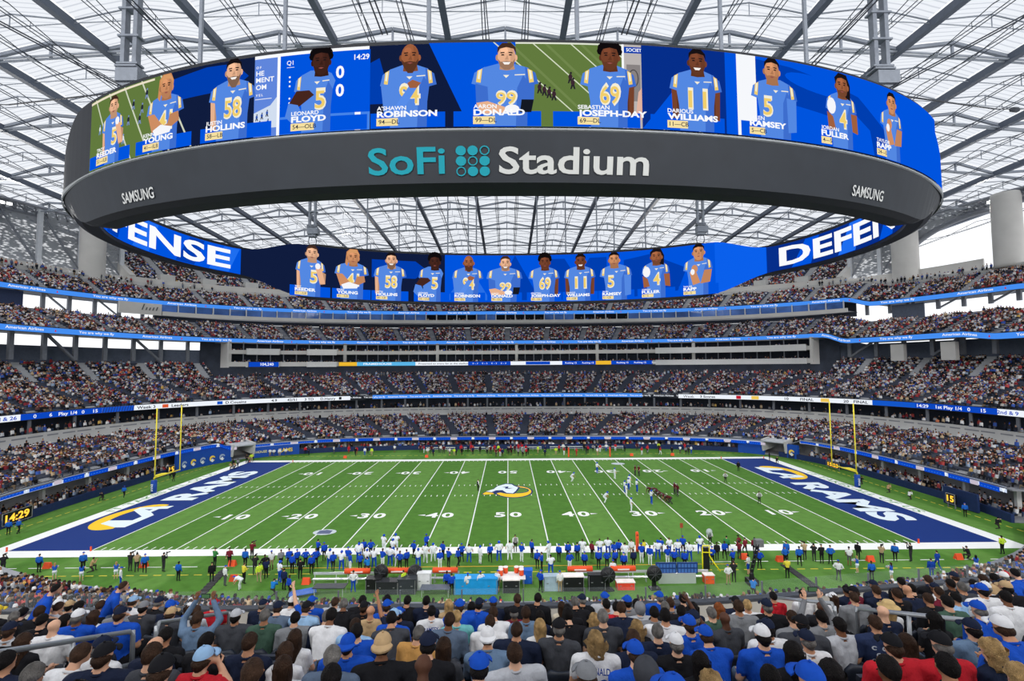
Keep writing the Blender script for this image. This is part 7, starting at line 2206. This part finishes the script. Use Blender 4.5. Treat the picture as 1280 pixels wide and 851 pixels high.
for x, y, t in FP:
    if abs(x) > 61.5: x = math.copysign(61.5, x)
    if y > 15 and abs(x) > 54: x = math.copysign(54 + .12 * (abs(x) - 54), x)
    while any((x - a) ** 2 + (y - b) ** 2 < .40 for a, b in taken):
        x += .35; y += .1
    taken.append((x, y))
    sk = SKINC[random.choice([0, 1, 2, 3, 4, 5])]
    hairg = ('short_hair', random.choice([HAIRC['black'], HAIRC['brown']]), 'hair')
    capg = lambda c: [('cap', c, 'cap')]
    rz = random.gauss(0, .5) if y < 10 else PI + random.gauss(0, .5)
    pose = random.choice(['stand', 'stand', 'stand_hips', 'stand_fold', 'walk'])
    pd = {'stand': 'standing', 'stand_hips': 'hands on hips', 'stand_fold': 'arms folded', 'walk': 'walking'}
    sc = random.uniform(1.03, 1.12)
    cat = 'staff member'
    held = None
    kind, _, c = t.partition('_')
    if t == 'player_white':
        cat = 'player'
        onf = abs(y) < 24 and x > 5
        key = 'player_set' if onf and random.random() < .5 else 'player'
        helm = onf or random.random() < .55
        g = [('helmet', BLUEJ, 'helmet'), ('face_mask', (.6, .6, .65), 'face_mask')] if helm else [hairg]
        o = person('person', key, (x, y, 0), rz if not onf else -PI / 2 + random.gauss(0, .3), PW, random.choice([BLUEJ, BLUEJ, PW]), sk, g, sc * 1.04, (.7, .7, .72))
        desc = 'player in white jersey, %s' % ('blue helmet' if helm else 'bareheaded')
    elif t in ('player_dark', 'stance_dark'):
        cat = 'player'
        o = person('person', 'stance' if t[0] == 's' else 'player', (x, y, 0), PI / 2 + random.gauss(0, .2) if abs(y) < 24 else rz, rgb(88, 26, 34), rgb(60, 56, 60), sk, [('helmet', rgb(110, 106, 104), 'helmet'), ('face_mask', (.1, .1, .1), 'face_mask')], sc * 1.04, (.03, .03, .03))
        desc = 'player in dark red jersey, %s' % ('crouched' if t[0] == 's' else 'standing')
    elif t == 'jacket_player':
        cat = 'player'
        o = person('person', pose, (x, y, 0), rz, BLUEJ, PW, sk, random.choice([capg(BLUEJ), [hairg]]), sc * 1.04, (.7, .7, .72)); desc = 'player in blue jacket, white trousers, %s' % pd[pose]
    elif t == 'referee':
        cat = 'referee'
        o = person('person', pose, (x, y, 0), rz, rgb(232, 232, 232), rgb(24, 24, 26), sk, capg((.02, .02, .02)), sc)
        m = MB()
        for q in range(6): m.box(-.15 + q * .06, 0, 0, .026, .255, .50)
        st = m.build('shirt_stripes', M('stripe_black', rgb(20, 20, 22)), o, (0, -.005, 1.20)); desc = 'referee in striped shirt, %s' % pd[pose]
    elif t == 'cheer':
        cat = 'cheerleader'
        o = person('person', 'cheer', (x, y, 0), rz, rgb(40, 90, 190), rgb(226, 230, 240), SKINC[1], [('long_hair', random.choice([HAIRC['black'], HAIRC['blond'], HAIRC['brown']]), 'hair'), ('pompom', (1, 1, 1), 'pompom', (-.12, .30, 1.15)), ('pompom', (1, 1, 1), 'pompom', (.12, .30, 1.15))], .98, (.75, .75, .75)); desc = 'cheerleader with white pompoms'
    elif kind == 'photog':
        cat = 'photographer'
        col = {'black': rgb(40, 40, 44), 'tan': rgb(176, 152, 118), 'maroon': rgb(110, 30, 44)}[c]
        o = person('person', 'photog', (x, y, 0), rz, col, rgb(50, 50, 56), sk, [hairg], sc)
        held = (Vector((0, .30, 1.60)), rz); desc = 'photographer in %s top' % c
    elif kind == 'kneel':
        cat = 'photographer' if y > -20 or c == 'tan' else 'staff member'
        o = person('person', 'kneel', (x, y, 0), rz if abs(x) < 55 else (-PI / 2 if x > 0 else PI / 2), {'tan': rgb(180, 150, 110), 'blue': rgb(30, 120, 200), 'black': rgb(30, 30, 34), 'white': rgb(220, 220, 220)}[c], rgb(60, 56, 54), sk, [hairg], sc); desc = '%s in %s top, kneeling' % ('photographer' if cat[0] == 'p' else 'crew member', c)
    elif t == 'bend_white':
        o = person('person', 'bend', (x, y, 0), rz + 1.2, PW, PW, sk, capg(BLUEJ), sc); desc = 'crew member in white, bending over'
    elif t == 'coat_white':
        o = person('person', 'stand', (x, y, 0), rz, PW, PW, sk, [('hood', BLUEJ, 'hood')], 1.06); desc = 'player in long white coat and blue hood'
    elif t == 'tracksuit':
        o = person('person', random.choice(['walk', 'stand']), (x, y, 0), rz, rgb(24, 66, 160), rgb(24, 66, 160), sk, [hairg], sc, (.7, .7, .7)); desc = 'crew member in all blue tracksuit'
    elif kind == 'vest':
        o = person('person', pose, (x, y, 0), rz, CLOTH['lime'] if c == 'lime' else rgb(226, 210, 70), random.choice([BLK_, rgb(176, 152, 118)]), sk, [hairg], sc); desc = 'steward in %s vest, %s' % (c, pd[pose])
    elif t == 'visitor_white':
        o = person('person', random.choice(['stand_short', 'stand', 'stand_hips']), (x, y, 0), rz, rgb(224, 226, 228), random.choice([rgb(168, 146, 114), BLUEJ, rgb(90, 90, 96)]), sk, random.choice([capg(BLUEJ), [hairg]]), sc); desc = 'crew member in white shirt'
    elif t == 'red_staff':
        o = person('person', pose, (x, y, 0), rz, rgb(186, 36, 50), random.choice([BLK_, PW, rgb(170, 40, 50)]), sk, random.choice([capg(rgb(170, 30, 44)), [hairg]]), sc); desc = 'visiting team member in red, %s' % pd[pose]
    else:
        col = {'blue': BLUEJ, 'black': rgb(28, 28, 32), 'maroon': rgb(120, 34, 50), 'green': rgb(60, 130, 70), 'navy': rgb(26, 38, 76), 'grey': rgb(130, 132, 138)}[c]
        if c == 'blue' and abs(x) > 26: col = rgb(30, 96, 190)
        o = person('person', pose, (x, y, 0), rz, col, BLK_, sk, random.choice([capg(BLUEJ if c == 'blue' else BLK_), [hairg]]), sc); desc = 'staff in %s jacket, %s' % (c, pd[pose])
    z, spot, half = where(x, y)
    lab = '%s, %s by %s, %s' % (desc, z, spot, half) if abs(x) < 57 else '%s, %s' % (desc, z)
    if len(lab.replace('-', ' ').split()) > 16: lab = lab.replace(', standing', '').replace(', ' + half, '')
    grp = 'people on the near side of the field' if y < -24 else 'people along the far side' if y > 26 else 'people on the field'
    tag(o, lab, cat, grp)
    if held:
        q = link('camera', HEADGEAR['camera_body'], None, (o.location.x - math.sin(rz) * .30, o.location.y + math.cos(rz) * .30, 1.62 * sc), rz)
        tag(q, 'long-lens camera of %s, %s by %s, %s' % (desc, z, spot, half), 'camera', 'cameras of the photographers')

# ---- goal posts
GY = M('goal_yellow', rgb(238, 220, 60), .45, var=.04)
for s in (-1, 1):
    r = empty('goal_post', (s * 57.0, 0, 0)); tag(r, 'yellow goal post with blue padded base at the %s' % ('end zone below the 14:29 clock' if s < 0 else 'end zone beside the lit 15 clock'), 'goal post')
    m = MB(); m.lathe([(.42, 0), (.42, 1.95), (.36, 2.0)], 0, 0, 0, 14); pd_ = m.build('base_pad', M('pad_blue', rgb(20, 70, 160), .6), r, smooth=True)
    a = Art(); a.text('RAMS', 0, 0, .32, (.8, .84, .9), bold=.02)
    a.build('pad_lettering', lambda u, v, l: (-.16 + v, -.43 - l, .35 + u), PAINT, r, lift=.004)
    MB().tube([(0, 0, 1.9), (0, 0, 2.3), (-s * .35, 0, 2.75), (-s * 1.2, 0, 3.0), (-s * 2.14, 0, 3.05)], .14, 8).build('gooseneck', GY, r, smooth=True)
    MB().tube([(-s * 2.14, -2.9, 3.05), (-s * 2.14, 2.9, 3.05)], .11, 8).build('crossbar', GY, r, smooth=True)
    for q in (-1, 1): MB().tube([(-s * 2.14, q * 2.82, 3.05), (-s * 2.14, q * 2.82, 13.75)], .09, 8).build('upright', GY, r, smooth=True)
# ---- pylons and markers
OR = M('marker_orange', rgb(232, 84, 40), .6, var=.05)
for s in (-1, 1):
    for q in (-1, 1):
        for x in (45.72, 54.86):
            m = MB(); m.box(0, 0, .23, .12, .12, .46); m.box(0, 0, .02, .18, .18, .04)
            o = m.build('pylon', OR, None, (s * x, q * 24.5, .012)); tag(o, 'small orange pylon at the %s corner of the %s zone %s' % ('goal line' if x < 50 else 'back', 'line-up half' if s > 0 else 'empty half', 'near side' if q < 0 else 'far side'), 'pylon', 'end zone pylons')
for x, y, n in ((-46.2, -28.9, 'goal line'), (-36.6, -28.9, 'ten-yard'), (-27.8, -28.8, 'twenty-yard'), (24.3, -28.3, 'camera operators'), (27.6, -29.0, 'stewards'), (36.7, -29.2, 'ten-yard'), (46.0, -28.9, 'goal line'), (-25.7, -32.2, 'cable ramp'), (-18.6, -33.0, 'bench end'), (27.5, 28.5, 'far twenty'), (36.6, 28.5, 'far ten'), (-18, 28.5, 'far thirty'), (-36, 28.5, 'far ten')):
    m = MB(); m.add([(-.36, -.25, 0), (.36, -.25, 0), (.36, .25, 0), (-.36, .25, 0), (-.32, -.05, .55), (.32, -.05, .55), (.32, .05, .55), (-.32, .05, .55)], [(0, 3, 2, 1), (4, 5, 6, 7), (0, 1, 5, 4), (1, 2, 6, 5), (2, 3, 7, 6), (3, 0, 4, 7)])
    o = m.build('yard_marker', OR, None, (x, y, 0)); tag(o, 'orange soft yard marker by the %s, %s half' % (n, 'line-up' if x > 0 else 'empty'), 'yard marker', 'orange sideline markers')
for x, y, n in ((13.8, -26.5, 'near border'), (13.3, 26.9, 'far border, closer to midfield'), (22.4, 27.1, 'far border, closer to the players')):
    r = empty('chain_marker', (x, y, 0)); tag(r, 'tall orange chain marker with bullseye standing on the %s' % n, 'chain marker')
    m = MB(); m.lathe([(.03, 0), (.03, .4)], 0, 0, 0, 8); m.build('pole', M('pole_dark', rgb(60, 60, 60)), r)
    m = MB(); m.lathe([(.16, .15), (.17, .3), (.17, 2.05), (.12, 2.2)], 0, 0, 0, 12); m.build('padded_sleeve', OR, r, smooth=True)
    a = Art(); a.ring(0, 1.9, .10, .10, .05, .05, (.03, .03, .03), n=12); a.rect(-.02, .6, .02, 1.6, (.03, .03, .03))
    a.build('bullseye', lambda u, v, l: (u, -.175 - l, v), PAINT, r)
r = empty('down_indicator', (18.9, -24.6, 0)); tag(r, 'down indicator pole with dark orange square flag beside the official', 'down marker')
MB().tube([(.35, 0, 0), (.35, 0, 2.1)], .02, 6).build('pole', M('pole_dark', rgb(60, 60, 60)), r); m = MB(); m.box(.35, 0, 2.2, .32, .08, .50); m.build('flag_box', M('flag_brown', rgb(150, 70, 44), .6), r)
# ---- clocks
def clock(x, y, z, w, h, txt, label, face, big=False):
    r = empty('clock_display', (x, y, 0), face); tag(r, label, 'clock')
    MB().box(0, 0, z + h / 2, w, .3, h).build('housing', M('clock_black', rgb(16, 18, 24), .4), r)
    m = MB(); fr = .06
    for sx in (-1, 1): m.box(sx * (w / 2), -.17, z + h / 2, fr, .06, h)
    for sz in (0, h): m.box(0, -.17, z + sz, w, .06, fr)
    m.build('bezel', M('bezel_grey', rgb(150, 150, 150), .5), r)
    a = Art(); a.text(txt, 0, z + h * .2, h * .6, rgb(255, 190, 60), bold=.03, width=w * .8, align='c')
    a.build('lit_digits', lambda u, v, l: (u, -.16 - l, v), attr_mat('amber_leds', emit=1.6), r, base=.01)
    if z > .1:
        for sx in (-1, 1): MB().box(sx * w * .4, 0, z / 2, .12, .12, z).build('leg', STEEL, r)
clock(-63.6, 13.2, .3, 1.6, 1.4, '15', 'small amber play clock reading 15 beside the goal post of the emptier half', PI / 2)
clock(61.6, -11.6, .6, 1.3, 1.3, '15', 'small amber play clock reading 15 in front of a navy board', -PI / 2)
clock(62.2, 13.2, .35, 3.6, 1.0, '15:23', 'long amber clock board in the low wall behind the right goal post' if False else 'long amber clock board behind the goal post near the tunnel', -PI / 2)
clock(-63.6, -15.0, .3, 4.2, 1.5, '14:29', 'large amber game clock reading 14:29 on the field wall', PI / 2 + .1)
o = MB().box(0, 0, 1.3, 5.0, .3, 2.4).build('navy_board', NAVYPAD, None, (62.6, -11.9, 0), -PI / 2); tag(o, 'plain navy padded board behind the amber play clock', 'board')
# emblems on the royal corner walls
fe, ue = arc_map((64.15, 38.45, 3.6), 0)
for k, d in enumerate((158.2, 160.0, 161.8, 163.6, 165.4, 21.6)):
    a = Art(); u0 = ue(d)
    c = rgb(240, 206, 80) if k in (1, 3, 5) else rgb(150, 170, 200)
    a.ring(u0, 1.25, .62, .62, .34, .30, c, n=18, a0=.3, a1=5.6, du=.1, dv=-.05); a.poly([(u0 - .5, .9), (u0 + .1, 1.3), (u0 + .3, .7), (u0, .5)], rgb(226, 230, 236))
    a.build('wall_emblem', fe, PAINT, wall_far, strip=.8, lift=.004, base=.02)
a = Art(); a.text('RAMS', ue(148.5), .8, .8, rgb(236, 206, 80), bold=.03); a.text('HOUSE', ue(152.4), 1.0, .5, rgb(220, 214, 150), bold=.02)
a.build('wall_lettering', fe, PAINT, wall_far, strip=.8, lift=.004, base=.02)
# ---- benches and team equipment on the near side
ALU = M('bench_aluminium', rgb(206, 210, 214), .35, .4, var=.03)
def bench(x, y, L, label):
    r = empty('team_bench', (x, y, 0)); tag(r, label, 'bench', 'aluminium team benches')
    MB().box(0, 0, .46, L, .32, .05).build('seat', ALU, r); MB().box(0, .22, .86, L, .04, .22).build('backrest', ALU, r)
    for q in range(int(L // 1.6) + 1):
        xx = -L / 2 + .15 + q * (L - .3) / int(L // 1.6)
        m = MB(); m.box(xx, -.1, .22, .05, .05, .44); m.bar((xx, .12, .0), (xx, .24, .95), .05); m.box(xx, 0, .42, .05, .32, .04); m.build('leg', ALU, r)
bench(-14.9, -33.1, 6.2, 'long aluminium bench beside the blue table and folded tarp'); bench(-6.8, -33.1, 4.6, 'aluminium bench between the black fan and the cyan cabinet'); bench(9.6, -33.3, 6.6, 'aluminium bench behind the black cabinets'); bench(16.4, -33.3, 4.4, 'aluminium bench carrying the blue number boards')
for x, L, nm in ((-16, 7, 'nearest the empty half'), (-7, 7, 'next to midfield'), (4, 8, 'between the red jackets'), (14, 8, 'behind the chain markers'), (24, 7, 'nearest the line-up half')):
    bench(x, 35.9, L, 'pale aluminium bench along the far wall %s' % nm)
def heater(x, y, n):
    r = empty('bench_roll', (x, y, 0)); tag(r, 'orange cushion roll on a bench %s' % n, 'bench roll', 'orange rolls on the benches')
    m = MB(); m.tube([(-1.15, 0, 1.1), (1.15, 0, 1.1)], .24, 12); m.build('roll', OR, r, smooth=True)
    m = MB(); m.box(0, -.245, 1.1, 1.1, .01, .12); m.build('white_print', M('print_white', rgb(240, 230, 226)), r)
    m = MB()
    for q in (-.9, .9): m.box(q, 0, .44, .06, .06, .88)
    m.build('stand_legs', ALU, r)
for x, n in ((-13.9, 'near the white shirted attendant'), (-10.2, 'between the two black fans'), (-5.8, 'near two blue jackets'), (6.7, 'above the black cabinet'), (10.7, 'beside the white and red cooler')): heater(x, -33.0, n)
def fan(x, y, n):
    r = empty('sideline_fan', (x, y, 0), random.uniform(-.4, .4)); tag(r, 'large black round sideline fan %s' % n, 'fan', 'black sideline fans')
    bk = M('fan_black', rgb(26, 27, 30), .5)
    m = MB(); m.box(0, 0, .06, .9, .7, .12); m.box(0, .1, .5, .3, .3, .9); m.build('base', bk, r)
    m = MB(); n0 = len(m.v); m.lathe([(.62, -.25), (.66, -.1), (.66, .15), (.56, .25)], 0, 0, 0, 20); m.v = [(x_, z_, y_ + 1.35) for x_, y_, z_ in m.v]; m.build('drum', bk, r, smooth=True)
    m = MB()
    for q in range(8):
        t = 2 * PI * q / 8; m.bar((0, -.28, 1.35), (.6 * math.cos(t), -.27, 1.35 + .6 * math.sin(t)), .03)
    m.build('grille', M('grille_grey', rgb(80, 82, 86)), r)
for x, y, n in ((-11.5, -33.8, 'beside black road cases'), (-8.4, -34.0, 'beside the white rack'), (8.9, -34.9, 'beside the black cabinet'), (13.1, -34.7, 'beside the number boards')): fan(x, y, n)
def case(x, y, w, d, h, col, label, nm='equipment_case', lid=None):
    r = empty(nm, (x, y, 0)); tag(r, label, nm.replace('_', ' ').split()[-1])
    mt = M('case_%d_%d_%d' % tuple(int(255 * q) for q in col), col, .55)
    MB().box(0, 0, h / 2, w, d, h * .96).build('body', mt, r); MB().box(0, 0, h - .03, w + .06, d + .06, .08).build('lid', lid or mt, r)
    m = MB()
    for q in (-1, 1): m.box(q * w * .3, -d / 2 - .02, h * .55, .16, .04, .06); m.box(q * w * .48, -d / 2, h / 2, .04, .05, h)
    m.build('corner_trim', M('trim_metal', rgb(150, 150, 154), .4, .4), r)
case(-10.6, -34.9, 2.0, .9, 1.1, rgb(40, 42, 46), 'dark grey road case beside the black fan'); case(-8.9, -34.9, 1.6, .9, 1.3, rgb(54, 58, 64), 'slate road case behind the lime vested steward')
case(-11.9, -34.6, 1.3, .9, 1.2, rgb(24, 24, 26), 'black loudspeaker box tilted by the black fan', 'speaker_box'); case(5.8, -34.7, 1.9, .8, 1.3, rgb(22, 24, 28), 'black open equipment cabinet with white top', 'equipment_cabinet', M('print_white', rgb(240, 230, 226)))
case(7.9, -34.8, 1.5, .6, 1.4, rgb(26, 27, 32), 'black flat screen cabinet beside the tall fan', 'equipment_cabinet'); case(-2.8, -35.0, 3.8, 1.0, 1.35, rgb(30, 150, 220), 'cyan blue hydration cabinet behind two white shirts', 'hydration_cabinet')
case(1.8, -33.2, .9, .7, 1.2, rgb(30, 96, 200), 'bright blue bin beside the drinks table', 'drinks_bin'); case(10.5, -34.6, 1.6, .7, .7, rgb(226, 70, 50), 'red and white cooler chest below the orange roll', 'cooler_chest', M('print_white', rgb(240, 230, 226)))
case(4.0, -34.7, 1.6, .7, 1.3, rgb(160, 180, 196), 'pale clear bottle rack beside the white shirted attendant', 'bottle_rack'); case(-7.5, -34.3, 1.2, .6, 1.5, rgb(226, 228, 230), 'white slotted rack beside the black fan', 'helmet_rack')
case(18.4, -33.6, .9, .6, .8, rgb(226, 92, 50), 'orange and white drinks crate below the yellow frame', 'drinks_crate', M('print_white', rgb(240, 230, 226)))
def table(x, y, w, d, h, col, label, rz=0):
    r = empty('folding_table', (x, y, 0), rz); tag(r, label, 'table')
    MB().box(0, 0, h, w, d, .05).build('table_top', M('table_%d' % int(1000 * sum(col)), col, .6), r)
    for a_ in (-1, 1):
        for b_ in (-1, 1): MB().box(a_ * w * .44, b_ * d * .4, h / 2, .04, .04, h).build('leg', ALU, r)
table(-15.6, -35.2, 2.8, 1.0, .75, rgb(50, 54, 62), 'dark folding table in front of the long bench'); table(-17.9, -35.4, 2.2, 1.1, .35, rgb(40, 96, 190), 'low table covered by a royal blue tarp', .4); table(-6.3, -35.5, 2.6, 1.0, .7, rgb(96, 104, 116), 'grey folding table behind the white rack')
# drinks table at midfield with orange coolers
table(.3, -33.6, 2.6, 1.6, .8, rgb(230, 230, 230), 'white drinks table at midfield with orange coolers')
for k, (dx, dy) in enumerate(((-.95, .5), (-.5, .55), (.5, .55), (.95, .5), (-.95, 0), (.95, 0))):
    r = empty('drink_cooler', (.3 + dx, -33.6 + dy, .825)); tag(r, 'orange drink cooler with white lid on the midfield drinks table', 'cooler', 'coolers on the drinks table')
    m = MB(); m.lathe([(.19, 0), (.21, .1), (.21, .46), (.20, .5)], 0, 0, 0, 14); m.build('body', OR, r, smooth=True)
    m = MB(); m.lathe([(.22, .5), (.22, .57), (.12, .60)], 0, 0, 0, 14); m.build('lid', M('print_white', rgb(240, 230, 226)), r)
    m = MB(); m.box(0, -.22, .08, .05, .06, .05); m.build('tap', M('tap_grey', rgb(60, 60, 64)), r)
case(.3, -34.9, 1.5, .8, 1.15, rgb(34, 36, 40), 'black equipment trolley with white top in front of the drinks table', 'trolley', M('print_white', rgb(240, 230, 226)))
# blue number boards
r = empty('number_board', (15.5, -33.6, 0)); tag(r, 'wide blue board of printed numbers standing on the bench', 'board')
for q in (-1, 1):
    MB().box(q * .98, 0, 1.35, 1.9, .08, 1.0).build('panel', M('board_blue', rgb(30, 60, 120), .5), r)
    a = Art()
    for i in range(6):
        for j in range(2): a.rect(-.85 + i * .29, .1 + j * .45, -.62 + i * .29, .42 + j * .45, rgb(70, 110, 180))
    a.build('printed_cells', lambda u, v, l, q=q: (q * .98 + u, -.045 - l, .85 + v), PAINT, r)
MB().box(0, 0, .45, 3.4, .3, .9).build('base', ALU, r)
# yellow padded frame (camera lift cage)
r = empty('camera_lift', (19.2, -31.2, 0)); r.scale = (.62, .62, .62); tag(r, 'tall black camera lift with bright yellow bent frame', 'camera lift')
YF = M('frame_yellow', rgb(240, 226, 30), .4, var=.03)
for q in (-.55, .55):
    MB().tube([(q + 1.3 * (q > 0), -.8 * (q > 0), .3 * (q > 0)), (q + .5 * (q > 0), -.3 * (q > 0), 1.5), (q, 0, 2.4), (q, 0, 3.7), (q + .1, 0, 3.9)], .10, 8).build('frame_tube', YF, r, smooth=True)
MB().tube([(-.55, 0, 3.9), (.6, 0, 3.9)], .10, 8).build('frame_tube', YF, r, smooth=True); MB().tube([(-.5, 0, 2.9), (.9, -.2, 2.9)], .08, 8).build('frame_tube', YF, r, smooth=True)
MB().box(.1, .25, 1.9, .95, .5, 3.4).build('black_body', M('fan_black', rgb(26, 27, 30), .5), r)
# camera crane
r = empty('camera_crane', (22.2, -34.0, 0)); r.scale = (.8, .8, .8); tag(r, 'black camera crane with long arm rising above the turf', 'camera crane')
CB = M('fan_black', rgb(26, 27, 30), .5)
m = MB(); m.box(0, 0, .3, 1.1, 1.1, .6); m.lathe([(.3, .6), (.22, 1.2)], 0, 0, 0, 10); m.build('pedestal', CB, r)
m = MB()
A0, A1_ = Vector((0, 0, 1.3)), Vector((2.2, 2.6, 3.4))
for ox, oz in ((-.16, 0), (.16, 0), (-.16, .3), (.16, .3)): m.bar(A0 + Vector((ox, 0, oz)), A1_ + Vector((ox, 0, oz)), .07)
for q in range(7):
    p = A0.lerp(A1_, q / 6.0); m.box(p.x, p.y, p.z + .15, .40, .06, .40)
m.build('lattice_arm', CB, r)
m = MB(); m.box(2.3, 2.7, 3.6, .9, .7, .8); m.tube([(2.3, 3.0, 3.6), (2.3, 3.6, 3.6)], [.16, .2], 10); m.build('camera_head', M('crane_grey', rgb(110, 112, 116), .5), r)
# parabolic microphone beside the official
r = empty('parabolic_microphone', (22.0, -25.6, 0)); tag(r, 'clear parabolic microphone dish held up beside the green vest', 'microphone')
m = MB(); m.lathe([(.05, 0), (.25, .08), (.36, .22), (.34, .22), (.22, .1), (.04, .03)], 0, 0, 0, 16); m.v = [(x_, z_, 1.75 + y_) for x_, y_, z_ in m.v]; m.build('dish', M('dish_clear', rgb(176, 186, 184), .2), r, smooth=True)
MB().tube([(0, 0, 1.2), (0, 0, 1.75)], .03, 6).build('handle', CB, r)
